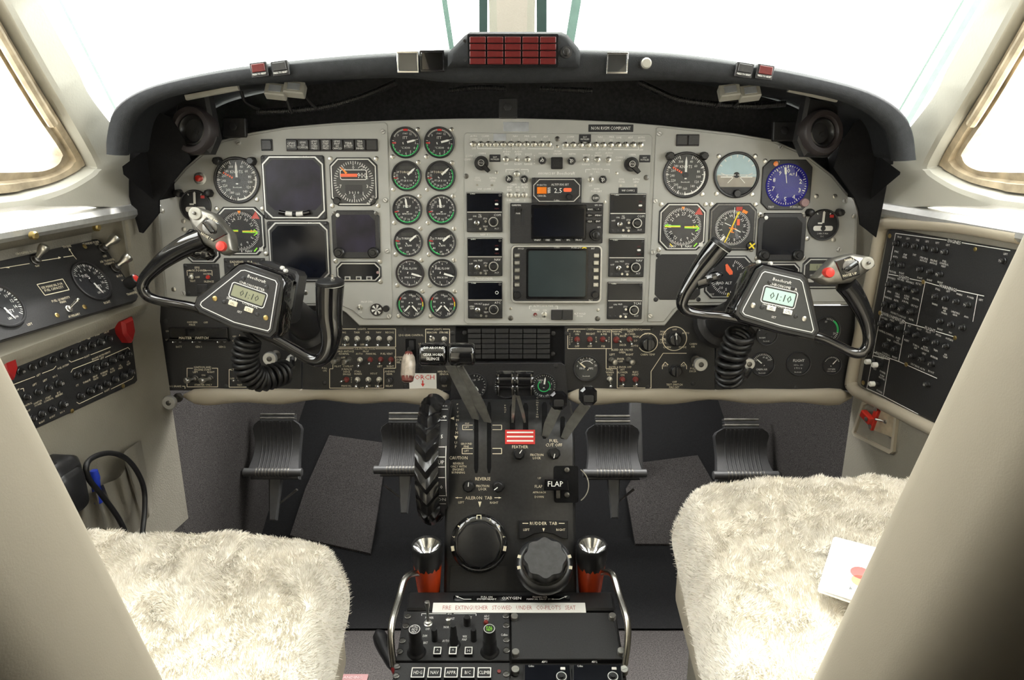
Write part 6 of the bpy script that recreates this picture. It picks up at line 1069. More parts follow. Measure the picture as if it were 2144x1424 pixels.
for y in range(938, 1040, 7):
    m.T, k = drum(925, y, rd + .0006)
    for sx in (-1, 1): m.bar(sx * .0075, -4 * k, sx * .0075, 4 * k, .0011, 0)
m.build('scale_marks', M_['white'], dr)
# aileron and rudder tab knobs
def scallop(n, amp): return lambda a: 1 + amp * cos(n * a)
q = ppl(1003, 1137, .002); t = thing('aileron_tab_wheel', 'large round black aileron tab knob with pale scale ring', 'knob', q.mat(1003, 1137)); k = q.sc(1003, 1137)
MB(k).lathe([(60, -6), (60, 6), (58, 9), (48, 16), (45, 16)], 48).build('scale_ring', M_['gloss'], t, ang=50); MB(k).lathe([(46, 8), (46, 22), (43, 28), (30, 31), (0, 31)], 48, sq=scallop(9, .025)).build('knob', M_['knob'], t, ang=50); m = MB(k)
for i in range(9):
    a = radians(-100 + 25 * i); zz = 12.6
    m.T = Matrix.Rotation(-a, 4, 'Z')
    if i % 2 == 0 and i != 4 and i not in (0, 8): m.bar(0, 49, 0, 57, 2.6, 13.5)
    elif i in (0, 8): m.flat([(-5, 50), (5, 50), (5, 58), (-5, 58)], 13.4)
    elif i != 4: m.text({1: '6', 2: '', 3: '3', 5: '3', 7: '6'}[i], 0, 54, 6, 13.4)
m.T = Matrix(); mframe(m, rrect(-5, 5, 48.5, 58.5, 1), rrect(-3.4, 3.4, 50, 57, .5), 12, 14.5); m.build('scale_marks', M_['cream_ink'], t)
q = ppl(1138, 1110, .003); pan = MB(q.sc(1138, 1110), PI @ q.mat(1138, 1110)); pan.poly([(-51, 19), (51, 19), (51, -18), (40, -18), (20, -8), (0, -5), (-20, -8), (-40, -18), (-51, -18)], -3, 4, 1.5); pan.build('rudder_tab_plate', M_['knob'], ped)
m = MB(q.sc(1138, 1110), PI @ q.mat(1138, 1110)); m.text('RUDDER  TAB', 0, 14, 6.4, 4.3).text('LEFT', -36, 1, 4.6, 4.3).text('RIGHT', 36, 1, 4.6, 4.3).flat([(-2.5, 4), (2.5, 4), (0, -3)], 4.3).bar(-44, 14, -32, 14, 1.6, 4.3).bar(44, 14, 32, 14, 1.6, 4.3); m.build('lettering', M_['cream_ink'], ped)
v = V((0, .82, .57)); q = Plane(atD(1140, 1182, 1.150), (1, 0, 0), v); t = thing('rudder_tab_knob', 'large scalloped black rudder tab knob on right of pedestal', 'knob', q.mat(1140, 1182)); k = q.sc(1140, 1182)
MB(k).lathe([(60, -14), (60, 0), (57, 5), (50, 8), (48, 8)], 48).build('scale_ring', M_['knob'], t, ang=50); MB(k).lathe([(49, 7), (47, 12), (45, 14)], 48, cap=False).build('inner_ring', M_['darksteel'], t); MB(k).lathe([(46, 6), (43, 12), (43, 34), (41, 38), (0, 38)], 96, sq=scallop(8, .06)).build('knob', M_['knob2'] if 'knob2' in M_ else M_['knob'], t, ang=40); m = MB(k)
for a in (-100, -75, 75, 100): MB(k, Matrix.Rotation(radians(-a), 4, 'Z')).flat([(-3.5, 51), (3.5, 51), (3.5, 58), (-3.5, 58)], 7.5).build('scale_mark', M_['cream_ink'], t)
q = ppl(1000, 1210, .0005); MB(q.sc(1000, 1210), PI @ q.mat(1000, 1212)).rr(-58, 62, -25, 25, 3, -1, 1).build('blank_plate', M_['black'], ped)
# the right-hand block stands proud of the lower pedestal
# ------------------------------------------------------------------ radio console behind the pedestal
c1, c2 = atD(1069, 1262, 1.157), atD(1069, 1400, 1.049); CON = Plane(c2, (1, 0, 0), c1 - c2); Pan.mat = 'white'
K = Pan(CON, 'radio_console', 'black radio console on the floor behind the pedestal', 'console', 1069, 1400); kq = lambda *a: K.loc(*a)
bp = [kq(853, 1245), kq(1285, 1245), kq(1312, 1420), kq(824, 1420)]; dx, dy = bp[3][0] - bp[0][0], 0
W2 = .168; yb = kq(1069, 1500)[1]; MB().box(-W2, W2, yb, kq(1069, 1246)[1], -.22, -.002, .003).build('body', M_['black'], K.t)
m = K.mb(1069, 1263); hh = (kq(1069, 1245)[1] - kq(1069, 1283)[1]) / K.k(1069, 1263) / 2; m.poly(rrect(-W2 / m.sc + 3, W2 / m.sc - 3, -hh, hh, 4), -2, 9, 4); m.build('header_bar', M_['knob'], K.t)
kz = 9.3 * K.k(1069, 1263)
def conpl(h): return CON.off(h)
q = conpl(kz); g = Ins(q, 1071, 1253, 'oxygen_placard', 'thin black oxygen placard with white arrows on radio console', 'placard'); g.p(g.mb().rr(-122, 122, -7, 7, 2, -.3, .6), 'plate', 'gloss'); m = g.mb(); m.text('OXYGEN', 0, 0, 7, .9).text('PULL ON\nSYSTEM READY', -52, 0, 4.2, .9).text('PASSENGER\nMANUAL DROP OUT', 60, 0, 4.2, .9)
for s in (-1, 1): m.bar(s * 84, -3, s * 100, -3, 1.2, .9).bar(s * 100, -3, s * 116, 5, 1.2, .9).flat([(s * 118, 6), (s * 111, 5), (s * 113, 1)], .9)
g.p(m, 'lettering', 'white')
q = conpl(kz); g = Ins(q, 1066, 1273, 'fire_placard', 'long white placard about the fire extinguisher on radio console', 'placard'); g.p(g.mb().rr(-160, 160, -13, 13, 1, -1, .8), 'plate', 'placard'); g.p(g.mb().text("FIRE   EXTINGUISHER   STOWED   UNDER   CO-PILOT'S   SEAT", 0, 0, 11, 1.1, wf=.64), 'lettering', 'darkred2')
M_['pedalmet'] = pm('painted pedal metal', (.12, .12, .12), .4, .3, var=.1)
M_['chrome2'] = pm('satin chrome', (.62, .60, .55), .25, 1, var=.05); M_['torch'] = pm('orange red plastic', (.55, .055, .012), .35, var=.1); M_['acrylic2'] = glassmat('torch lens', (.95, .95, .95), .08, .02)
# ------------------------------------------------------------------ units on the radio console
FS = 1 / .62                                              # surfaces here are seen at a slant
m = MB(); ctl = K; U1 = Pan(CON, 'display_control_unit', 'black display control unit with tall knobs on radio console left', 'control unit', 955, 1389, .001)
def cu(P, a, b, c, d, z=.006, mat='black', name='plate'): # image corners tl tr br bl
    pts = P.ptsl([a, b, c, d]); MB().poly(pts[::-1], -.004, z, .001).build(name, M_[mat], P.t); return z
z1 = cu(U1, (846, 1285), (1067, 1285), (1067, 1389), (830, 1389))
def ulab(P, s, px, py, h, z, mat='white'): q = P.loc(px, py); P.m(mat).text(s, q[0], q[1], h * FS * P.k(px, py), z + .0004, 0, 'c', .62)
for s, x, y in (('EFIS', 617, 915), ('POWER', 455, 950), ('CMPST', 625, 958), ('DH SET', 760, 948), ('OFF', 440, 1040), ('NOR', 590, 1025), ('ADC\nTEST', 910, 950), ('DIM', 420, 1095), ('BRT', 425, 1150), ('AUTO', 585, 1135), ('WX\nMAP', 735, 1112), ('Collins', 1050, 1086)): ulab(U1, s, *C8(x, y), 3.6, z1)
q = U1.m('white')
for a, b in (((393, 935), (393, 918)), ((393, 918), (590, 918)), ((648, 918), (826, 918)), ((826, 918), (826, 935))): p0, p1 = U1.loc(*C8(*a)), U1.loc(*C8(*b)); q.bar(*p0, *p1, 1.3 * U1.k(950, 1300), z1 + .0004)
U1.done()
def cknob(P, px, py, prof, name, z, mat='knob', top=None, n=24, sq=None):
    o = inst(MB().lathe(prof, n, sq=sq).mesh(name, M_[mat]), name, P.t, (*P.loc(px, py), z), 0, P.k(px, py))
    if top:
        zz = prof[-1][1] + .4; rr = max(r for r, h in prof if h > zz - 3); m_ = MB(); m_.arc(0, 0, rr * .82, rr * .95, 0, 360, zz, 24); m_.build('cap_ring', M_['alum'], o); MB().text(top[0], 0, 0, rr * .42, zz, wf=.8, ls=1.2).build('legend', M_[top[1]], o)
    return o
tall = [(20, 0), (19, 3), (16, 5), (14.5, 8), (14.5, 34), (13.5, 36), (13, 38), (13, 66), (12.2, 69), (0, 69)]
cknob(U1, *C8(353, 1225), tall, 'tall_knob', z1, top=('PULL\nADG\nREV', 'white'), sq=lambda a: 1 + .02 * cos(20 * a)); cknob(U1, *C8(935, 1220), tall, 'tall_knob', z1, top=('PULL\nTEST', 'lime'), sq=lambda a: 1 + .02 * cos(20 * a))
cknob(U1, *C8(652, 1165), [(14, 0), (13, 2), (9, 4), (8.5, 24), (7, 26), (7, 44), (5, 58), (0, 58)], 'tall_knob', z1); 
for x, y in ((498, 1125), (808, 1125)): cknob(U1, *C8(x, y), [(7, 0), (6.5, 4), (6.2, 30), (5, 32), (0, 32)], 'small_knob', z1)
cknob(U1, *C8(755, 1000), [(8, 0), (7.5, 4), (7.5, 20), (6, 22), (0, 22)], 'small_knob', z1)
o = inst(toggle_mesh('std')[0], 'toggle_switch', U1.t, (*U1.loc(*C8(445, 1000)), z1), 0, U1.k(900, 1310) * 1.5); inst(MB().lathe([(1.6, 3), (1.9, 24), (3, 30), (3.6, 32), (3.4, 38), (0, 39)], 12).mesh('lever', M_['steel']), 'lever', o, None, M=Matrix.Rotation(radians(-8), 4, 'X'))
cknob(U1, *C8(606, 995), [(4, 0), (3.6, 8), (5, 14), (0, 16)], 'toggle_switch', z1, 'steel'); cknob(U1, *C8(905, 992), [(5, 0), (5, 4), (3.5, 6), (0, 6)], 'red_button', z1, 'redswitch')
for x, s in ((520, '^'), (643, '^'), (767, 'H')):
    b = inst(MB().box(-8, 8, -9, 9, 0, 8, 1).mesh('push_button', M_['knob']), 'push_button', U1.t, (*U1.loc(*C8(x, 1232)), z1), 0, U1.k(930, 1372)); m = MB(); mframe(m, rrect(-8, 8, -9, 9, 1), rrect(-6, 6, -7, 7, 1), 7.5, 8.6); m.text('↑' if 0 else s, 0, 0, 7, 8.5); m.build('button_outline', M_['white'], b)
quarter = lambda: sh('quarter_turn', lambda m: (m.lathe([(7, 0), (7, 2.4), (5.8, 3), (5.4, 2), (0, 2)], 18), m.box(-5, 5, -1, 1, 2, 3))[0], 'darksteel')
for x, y in ((283, 940), (1063, 938), (268, 1018), (1065, 1015), (240, 1135), (1066, 1128), (220, 1220), (1068, 1212)): inst(quarter(), 'fastener', U1.t, (*U1.loc(*C8(x, y)), z1), random.random(), U1.k(900, 1330))
U2 = Pan(CON, 'blank_console_plate', 'plain black blanking plate with four thumb screws on radio console right', 'plate', 1180, 1386, .001); z2 = cu(U2, (1070, 1288), (1282, 1288), (1302, 1386), (1071, 1386))
for x, y in ((1131, 960), (1908, 955), (1140, 1245), (1977, 1235)): inst(sh('thumb', lambda m: m.lathe([(7.5, 0), (7.5, 10), (6.6, 11), (0, 11)], 20, sq=lambda a: 1 + .03 * cos(20 * a)), 'steel'), 'thumb_screw', U2.t, (*U2.loc(*C8(x, y)), z2), 0, U2.k(1180, 1340))
U2.done()
U3 = Pan(CON, 'flight_director_unit', 'black mode selector with five white framed buttons on radio console', 'control unit', 955, 1440, .001); z3 = cu(U3, (829, 1393), (1067, 1393), (1067, 1470), (815, 1470))
for i, s in enumerate(('HDG', 'NAV', 'APPR', 'B/C', 'CLIMB')):
    b = inst(MB().box(-14.5, 14.5, -13, 13, 0, 6, 1).mesh('push_button', M_['knob']), 'push_button', U3.t, (*U3.loc(876 + 34.6 * i, 1418), z3), 0, U3.k(950, 1418)); m = MB(); mframe(m, rrect(-14, 14, -12, 12, 1), rrect(-12, 12, -10, 10, 1), 5.5, 6.4); m.text(s, 0, 0, 8, 6.4, wf=.75); m.build('button_outline', M_['white'], b)
for x, y in ((832, 1402), (1060, 1418), (830, 1422)): inst(quarter(), 'fastener', U3.t, (*U3.loc(x, y), z3), .5, U3.k(900, 1400))
inst(MB().lathe([(4, 0), (4, 3), (0, 4)], 12).mesh('red_lamp', M_['redswitch']), 'red_lamp', U3.t, (*U3.loc(1045, 1413), z3), 0, U3.k(1045, 1413)); U3.done()
for x0, x1, s, lb in ((1096, 1195, 'ADF 1', 'left'), (1198, 1302, 'ADF 2', 'right')):
    U = Pan(CON, 'direction_finder', 'black direction finder radio with round knob, %s of the pair on console' % lb, 'radio', (x0 + x1) / 2, 1440, .001); z = cu(U, (x0, 1397), (x1, 1397), (x1 + 6, 1470), (x0, 1470)); 
    pts = U.ptsl([(x0 + 3, 1399), (x1 - 3, 1399), (x1 - 1, 1440), (x0 + 3, 1440)]); MB().poly(pts[::-1], z - .001, z + .0012, .0003).build('display_window', M_['screen'], U.t); ulab(U, 'Collins', x0 + 16, 1402, 3, z + .0013); ulab(U, s, (x0 + x1) / 2 - 6, 1392, 3, z)
    cknob(U, x1 - 20, 1428, [(11, 0), (11, 8), (9, 10), (6, 10), (6, 14), (0, 14)], 'tuning_knob', z, top=None); inst(MB().arc(0, 0, 9.2, 11, 0, 360, 9.6, 24).mesh('knob_ring', M_['alum']), 'knob_ring', U.t, (*U.loc(x1 - 20, 1428), z), 0, U.k(1200, 1420)); inst(MB().rr(-5, 5, -3, 3, 1, 0, 4).mesh('slide_button', M_['placard']), 'slide_button', U.t, (*U.loc(x1 - 17, 1408), z), 0, U.k(1200, 1400)); U.done()
for x in (1079, 1306): K.put(sh('studbig', lambda m: (m.lathe([(9, 0), (9, 9), (8, 11), (0, 11)], 20), m.box(-7, 7, -1, 1, 11, 11.6))[0], 'steel'), 'stud', x, 1408, rot=.4)
K.done()
# chrome grab handles
for s, lb, pts in ((-1, 'left', [(914, 1246), (912, 1222), (900, 1205), (868, 1201), (848, 1212), (836, 1250), (821, 1304), (819, 1345), (824, 1395)]), (1, 'right', [(1226, 1246), (1224, 1222), (1236, 1203), (1268, 1198), (1284, 1206), (1296, 1245), (1313, 1300), (1314, 1345), (1308, 1392)])):
    # rises behind the pedestal corner, runs back along the console side
    ys = [1.03, 1.03, 1.02, 1.0, .98, .95, .905, .885, .872]; P = catmull([atY(a, b, y) for (a, b), y in zip(pts, ys)], 7); tag(MB().tube(P, .0052, 12).build('grab_handle', M_['chrome2'], ang=80), 'bent chrome grab handle on %s side of radio console' % lb, 'handle')
# black emergency pump handle lying beside the console
a, b = atD(790, 1322, 1.16), atD(826, 1400, 1.085); t = thing('pump_handle', 'black tapered hand pump grip leaning beside left of radio console', 'handle', Matrix.Translation(b)); P = [(a - b) * (1 - i / 8) for i in range(9)]
MB().tube(P, [.004, .011, .0125, .0125, .012, .011, .010, .009, .006], 14).build('grip', M_['rubber'], t, ang=70); MB().tube([V((0, 0, 0)), (b - a) * .22], .006, 10).build('shaft', M_['guardred'], t)
# ------------------------------------------------------------------ torches standing beside the pedestal
for px, d, lb in ((895, 1.17, 'left'), (1238, 1.17, 'right')):
    P = atD(px, 1131, d); base = V((P.x, P.y, P.z - .15)); t = thing('torch', 'black and orange-red flashlight standing %s of pedestal' % lb, 'flashlight', Matrix.Translation(base) @ Matrix.Rotation(radians(5), 4, 'X'), 'flashlights beside the pedestal'); z = .15; r = .0245
    MB().lathe([(r * .82, z - .048), (r * .98, z - .032), (r, z - .028), (r * 1.04, z - .010), (r * 1.04, z - .002), (r * .98, z + .001), (r * .90, z + .001), (r * .88, z - .002)], 30, cap=False, sq=lambda a: 1 + .02 * cos(10 * a)).build('head', M_['rubber'], t, ang=50)
    MB().lathe([(r * .88, z - .002), (r * .55, z - .012), (r * .2, z - .022), (0, z - .023)], 30, cap=False).build('reflector', M_['chrome'], t); MB().lathe([(r * .15, z - .022), (r * .13, z - .014), (0, z - .012)], 12).build('bulb', M_['placard'], t); MB().disc(0, 0, r * .9, z - .001, 30).build('lens', M_['acrylic2'], t)
    MB().lathe([(r * .70, z - .10), (r * .76, z - .085), (r * .88, z - .048), (r * .94, z - .030), (r * .9, z - .030)], 40, sq=lambda a: 1 + .025 * cos(20 * a)).build('collar', M_['torch'], t, ang=45); MB().lathe([(r * .72, 0), (r * .74, .01), (r * .74, z - .09)], 24).build('barrel', M_['rubber'], t); MB().lathe([(r * .98, .0), (r * .98, .035), (r * .85, .038), (r * .85, .0)], 24, cap=False).build('holder_ring', M_['rubber'], t)
    MB().box(-.007, .007, -r * 1.0, -r * .7, .03, .045, .002).build('switch', M_['torch'], t)
# ------------------------------------------------------------------ rudder pedals
def pedal(x0, x1, y0, y1, yt, lb, Y, arm=True, sgn=1):
    cx = (x0 + x1) / 2; o = atY(cx, (y0 + y1) / 2, Y); pl = Plane(o, (1, 0, 0), (0, .45, .89)); t = thing('rudder_pedal', lb, 'pedal', pl.mat(cx, y1), 'rudder pedals'); I = t.matrix_world.inverted(); L = lambda a, b: (I @ pl.pt(a, b)).xy
    a, b = L(x0, y1), L(x1, y0); w = (b[0] - a[0]) / 2; h = b[1] - a[1]; k = pl.sc(cx, y1); c0 = (a[0] + b[0]) / 2
    secs = []
    for i in range(13):      # curved pad, waisted in the middle
        f = i / 12; y = h * (.06 + .94 * f); ww = w * (.98 - .10 * sin(pi * min(1, f * 1.1)) if f < .88 else .98 - .30 * (f - .88) / .12); zz = -.020 * sin(pi * f) + .006
        secs.append([V((c0 - ww, y, zz)), V((c0 - ww * .96, y, zz + .005)), V((c0 + ww * .96, y, zz + .005)), V((c0 + ww, y, zz)), V((c0 + ww, y, zz - .010)), V((c0 - ww, y, zz - .010))])
    MB().loft(secs).build('pad', M_['pedal'], t, ang=40)
    for j in range(9):      # tread ribs
        x = c0 + w * (-.56 + .14 * j); MB().tube([V((x, h * (.08 + .9 * i / 10), -.020 * sin(pi * (.02 + .96 * i / 10)) + .0112)) for i in range(11)], .0021, 6).build('tread_rib', M_['pedal'], t, ang=80)
    MB(T=Matrix.Translation((c0, h * .01, .012)) @ Matrix.Rotation(pi / 2, 4, 'Y')).lathe([(.008, -w * 1.10), (.010, -w * 1.08), (.010, w * 1.08), (.008, w * 1.10)], 18).build('roller', M_['pedalmet'], t)
    for j in range(11): x = c0 + w * (-.6 + .12 * j); MB(T=Matrix.Translation((x, h * .01, .012)) @ Matrix.Rotation(pi / 2, 4, 'Y')).lathe([(.0108, -.0014), (.0112, 0), (.0108, .0014)], 14).build('roller_ring', M_['alum2'], t)
    tw = .5 * (x1 - x0) * .62 * k; y2 = L(cx, y0)[1]; y3 = L(cx, yt)[1]
    for j in range(4): MB().box(c0 - tw, c0 + tw, y2 + (y3 - y2) * j / 4, y2 + (y3 - y2) * (j + .72) / 4, -.016, .004 + .001 * (j % 2), .0008).build('top_bar', M_['alum2'] if j % 2 else M_['pedal'], t)
    if arm:
        MB().box(c0 - w * .92, c0 + w * .92, -h * .13, -h * .03, -.02, -.004, .003).build('hinge_plate', M_['pedalmet'], t); MB().poly([(c0 - .016, -h * .1), (c0 + .016, -h * .1), (c0 + .009, -h * .9), (c0 - .009, -h * .9)], -.018, -.006, .003).build('arm', M_['pedalmet'], t)
        MB().tube([V((c0 + sgn * .05, -h * .32, -.02)), V((c0 + sgn * .03, -h * .45, -.02)), V((c0 + sgn * .005, -h * .62, -.02))], [.008, .007, .005], 8, ell=.4).build('link', M_['alum2'], t)
pedal(519, 636, 881, 990, 865, 'ribbed black rudder pedal nearest the left wall', 1.58); pedal(790, 906, 886, 985, 862, 'ribbed black rudder pedal behind the trim wheel', 1.60, sgn=-1); pedal(1225, 1343, 890, 992, 868, 'ribbed black rudder pedal just right of pedestal', 1.60); pedal(1496, 1614, 898, 996, 875, 'ribbed black rudder pedal nearest the right wall', 1.58)
# dark structure in the footwells
for x, lb in ((-.20, 'left'), (.33, 'right')):
    tag(MB().poly([(-.02, 0), (.02, 0), (.012, .30), (-.012, .30)], -.01, .01, .003).build('pedal_strut', M_['pedalmet'], None, frame(V((x, 1.74, .12)), V((1, 0, 0)), V((0, .3, 1)))), 'dark metal strut deep in the %s footwell' % lb, 'strut')

# ------------------------------------------------------------------ seats
import numpy as np
def vnoise(seed):
    rg = np.random.RandomState(seed); G = rg.rand(64, 64)
    def f(x, y):
        xi = np.floor(x).astype(int); yi = np.floor(y).astype(int); fx = x - xi; fy = y - yi; fx = fx * fx * (3 - 2 * fx); fy = fy * fy * (3 - 2 * fy)
        g = lambda i, j: G[i % 64, j % 64]; return (g(xi, yi) * (1 - fx) + g(xi + 1, yi) * fx) * (1 - fy) + (g(xi, yi + 1) * (1 - fx) + g(xi + 1, yi + 1) * fx) * fy
    return f
def seat(side, cx, yf, ztop, label, slope, bk, seed):
    t = thing('cockpit_chair', label, 'seat', Matrix.Translation((cx, yf - .25, 0)), 'pilot seats'); hw = .232; ln = .52; yc = -.01
    # sheepskin: domed skin then strands
    n1, n2 = 60, 70; nz = vnoise(seed); nz2 = vnoise(seed + 5)
    def surf(u, v): # u,v in -1..1
        # square to rounded square
        p = 13.0; r = (np.abs(u) ** p + np.abs(v) ** p) ** (1 / p); mx = np.maximum(np.abs(u), np.abs(v)); s = np.where(r > 1e-6, mx / np.maximum(r, 1e-6), 1); uu = u * s; vv = v * s; e = mx
        x = uu * hw * (1 + .13 * (1 - vv) / 2); y = vv * ln / 2 + yc; drop = np.where(e > .90, ((e - .90) / .10) ** 2, 0)
        z = ztop + slope * (ln / 2 - vv * ln / 2 - .0) * -1 + .010 * (1 - uu ** 2) - drop * .075 + (nz(x * 26 + 40, y * 26 + 40) - .5) * .011 * (1 - drop * .5) + (nz2(x * 60 + 40, y * 60 + 40) - .5) * .006
        k = 1 + .03 * drop; return x * k, y, z
    U, Vv = np.meshgrid(np.linspace(-1, 1, n1), np.linspace(-1, 1, n2)); X, Y, Z = surf(U.ravel(), Vv.ravel()); m = MB(); m.v = [V(p) for p in zip(X, Y, Z)]; m.f = [[i * n1 + j, i * n1 + j + 1, (i + 1) * n1 + j + 1, (i + 1) * n1 + j] for i in range(n2 - 1) for j in range(n1 - 1)]; sk = m.build('sheepskin', M_['fleece'], t, ang=80)
    rg = np.random.RandomState(seed); N = 150000; u = rg.uniform(-1, 1, N); v = rg.uniform(-1, 1, N); x, y, z = surf(u, v); e = .004; xa, ya, za = surf(np.clip(u + e, -1, 1), v); xb, yb, zb = surf(u, np.clip(v + e, -1, 1))
    T1 = np.stack([xa - x, ya - y, za - z], 1); T2 = np.stack([xb - x, yb - y, zb - z], 1); Nn = np.cross(T1, T2); ll = np.linalg.norm(Nn, axis=1, keepdims=True); Nn = np.where(ll > 1e-12, Nn / np.maximum(ll, 1e-12), [[0, 0, 1]])
    fa, fb = vnoise(seed + 9), vnoise(seed + 13); ang = fa(x * 32 + 30, y * 32 + 30) * 9; tilt = .15 + .75 * fb(x * 22 + 30, y * 22 + 30); D = np.stack([np.cos(ang) * tilt, np.sin(ang) * tilt, np.zeros(N)], 1) + rg.normal(0, .18, (N, 3)); dirv = Nn + D; dirv /= np.linalg.norm(dirv, axis=1, keepdims=True)
    L = rg.uniform(.0035, .0075, (N, 1)); P = np.stack([x, y, z], 1); sd_ = np.cross(dirv, rg.normal(0, 1, (N, 3))); sd_ /= np.linalg.norm(sd_, axis=1, keepdims=True); w = .00034
    mid = P + dirv * L * .55; tip = P + dirv * L * .95 + D * L * .25 * 1; vs = np.stack([P - sd_ * w, P + sd_ * w, mid + sd_ * w * .8, mid - sd_ * w * .8, tip], 1).reshape(-1, 3)
    me = bpy.data.meshes.new('fleece'); b = np.arange(N) * 5; loops = np.stack([b, b + 1, b + 2, b + 3, b + 3, b + 2, b + 4], 1).ravel(); st0 = np.stack([np.arange(N) * 7, np.arange(N) * 7 + 4], 1).ravel(); tot = np.tile([4, 3], N)
    me.vertices.add(len(vs)); me.vertices.foreach_set('co', vs.ravel()); me.loops.add(len(loops)); me.loops.foreach_set('vertex_index', loops.astype(np.int32)); me.polygons.add(len(st0)); me.polygons.foreach_set('loop_start', st0.astype(np.int32)); me.polygons.foreach_set('loop_total', tot.astype(np.int32)); me.polygons.foreach_set('use_smooth', np.ones(len(st0), bool)); me.update(calc_edges=True); me.materials.append(M_['fleece']); o = bpy.data.objects.new('fleece', me); COL.objects.link(o); o.parent = sk; o['kind'] = 'stuff'
    z0 = ztop - .17; MB(T=Matrix.Translation((0, yc, 0))).poly([(x * (1 + .13 * (.5 - y / ln)), y) for x, y in rrect(-hw + .004, hw - .004, -ln / 2, ln / 2 - .006, .05, 6)], z0, ztop - .04 - slope * .3, .02).build('cushion', M_['leather'], t, ang=60); MB(T=Matrix.Translation((0, yc, 0))).rr(-hw + .02, hw - .02, -ln / 2 + .02, ln / 2 - .05, .03, .05, z0, .01).build('seat_base', M_['lining'], t)
    for sx in (-1, 1): MB().box(sx * .15 - .015, sx * .15 + .015, -.26, .22, 0, .05, .004).build('floor_rail', M_['darksteel'], t)
    # backrest: rounded, reclined; inboard front edge runs through the two measured points
    (ya, za_), (yb_, zb_) = bk; ax = V((0, yb_ - ya, zb_ - za_)).normalized(); fr_ = V((0, ax.z, -ax.y)); secs = []; O = V((0, ya - (yf - .25), za_)) + fr_ * .034; th = .13
    for i in range(17):
        f = -0.30 + .92 * i / 16; c = O + ax * f - fr_ * th * .5; g_ = 1 if f < .46 else max(.05, sqrt(max(0, 1 - ((f - .46) / .165) ** 2))); wv = (hw + .007) * (.55 + .45 * g_); tv = th * .5 * (.5 + .5 * g_)
        secs.append([c + V((1, 0, 0)) * wv * math.copysign(abs(cos(a)) ** .42, cos(a)) + fr_ * tv * math.copysign(abs(sin(a)) ** .62, sin(a)) for a in [2 * pi * k / 40 for k in range(40)]])
    MB().loft(secs).build('backrest', M_['leather'], t, ang=80)
    return t
seat(-1, -.452, .845, .487, 'left pilot seat with white sheepskin and cream backrest', .12, ((.366, .671), (.291, .899)), 3)
seat(1, .466, .935, .520, 'right pilot seat with white sheepskin and cream backrest', .12, ((.453, .594), (.323, .956)), 8)
# folded leaflet on the right seat
P = atZ(1806, 1228, .505); t = thing('leaflet', 'white folded leaflet with red print on the right seat', 'leaflet', Matrix.Translation(P + V((0, 0, .012))) @ Matrix.Rotation(-.55, 4, 'Z') @ Matrix.Rotation(.10, 4, 'X'))
MB().rr(-.04, .07, -.045, .06, .002, 0, .0012).build('front_sheet', M_['paper'], t); MB(T=Matrix.Rotation(.05, 4, 'Y')).rr(-.041, .07, -.046, .06, .002, -.004, -.002).build('back_sheet', M_['paper'], t)
for x, y, r, mt in ((-.004, .004, .011, 'redplastic'), (-.002, -.010, .010, 'flag'), (.012, .010, .008, 'orange'), (.014, -.004, .008, 'redplastic')): MB(T=Matrix.Translation((x, y, .0014))).disc(0, 0, r, 0, 16).build('printed_spot', M_[mt], t)
MB(T=Matrix.Translation((-.012, -.030, .0014))).flat([(0, 0), (.004, .001), (.001, .006)], 0).build('printed_mark', M_['dialgrey'], t)

# ------------------------------------------------------------------ left side: fuel panel and breaker panel
G1 = lambda x, y: (x / 3.095, 440 + y / 3.095)
a_, b_, c_ = atX(288, 628, -.640), atX(0, 712, -.640 - .14 * .28), atX(207, 501, -.700)
FPL = Plane(a_, a_ - b_, c_ - a_); Pan.mat = 'cream_ink'
F = Pan(FPL, 'fuel_control_board', 'black fuel quantity panel on the left side console', 'panel', 150, 660, .004)
pts = F.ptsl([(-190, 590), (-190, 770), (0, 714), (286, 629), (290, 620), (210, 503), (203, 500), (0, 546)]); MB().poly(pts[::-1], -.010, 0, .001).build('plate', M_['black'], F.t)
def ft(P, s, q, h, rot=0, mat=None): p = P.loc(*q); P.m(mat or P.mat).text(s, p[0], p[1], h * P.k(*q), .0005, rot, 'c', .95)
for s, x, y, h in (('CROSSFEED FLOW', 170, 275, 5), ('OFF', 240, 362, 5), ('ENGINE', 433, 236, 5), ('STANDBY PUMP', 588, 214, 5), ('ON', 625, 222, 5), ('OFF', 678, 300, 5), ('AIR TRANSFER\nOVERRIDE', 700, 337, 5), ('AUTO', 773, 427, 5), ('NO', 795, 455, 4), ('TRANSFER', 853, 540, 5), ('SEE MANUAL FOR\nFUEL CAPACITY', 343, 500, 5.4), ('FUEL QUANTITY\nMAIN', 400, 587, 5), ('AUXILIARY', 480, 682, 5), ('RIGHT', 693, 598, 5), ('LEFT', 192, 740, 5)): ft(F, s, G1(x, y), h)
for L in (((238, 483), (405, 447), (447, 517), (290, 553), (238, 483)), ((0, 378), (190, 347)), ((262, 330), (390, 310)), ((410, 306), (475, 296), (495, 320)), ((475, 296), (445, 250))): F.ln([G1(*q) for q in L], 1.6)
for T in (((35, 375), (58, 366), (60, 378)), ((395, 308), (376, 302), (378, 318)), ((443, 245), (458, 258), (446, 264))):
    mm_ = F.m('cream_ink'); mm_.flat([F.loc(*G1(*q)) for q in T], .0005)
for (x, y), kd, tx in ((G1(225, 330), 'fat', 14), (G1(660, 252), 'fat', 30), (G1(740, 378), 'fat', 30), (G1(443, 643), 'std', 12)): toggle(F, x, y, kd, 26 if kd == 'fat' and x < 100 else 14, tx, 1.35)
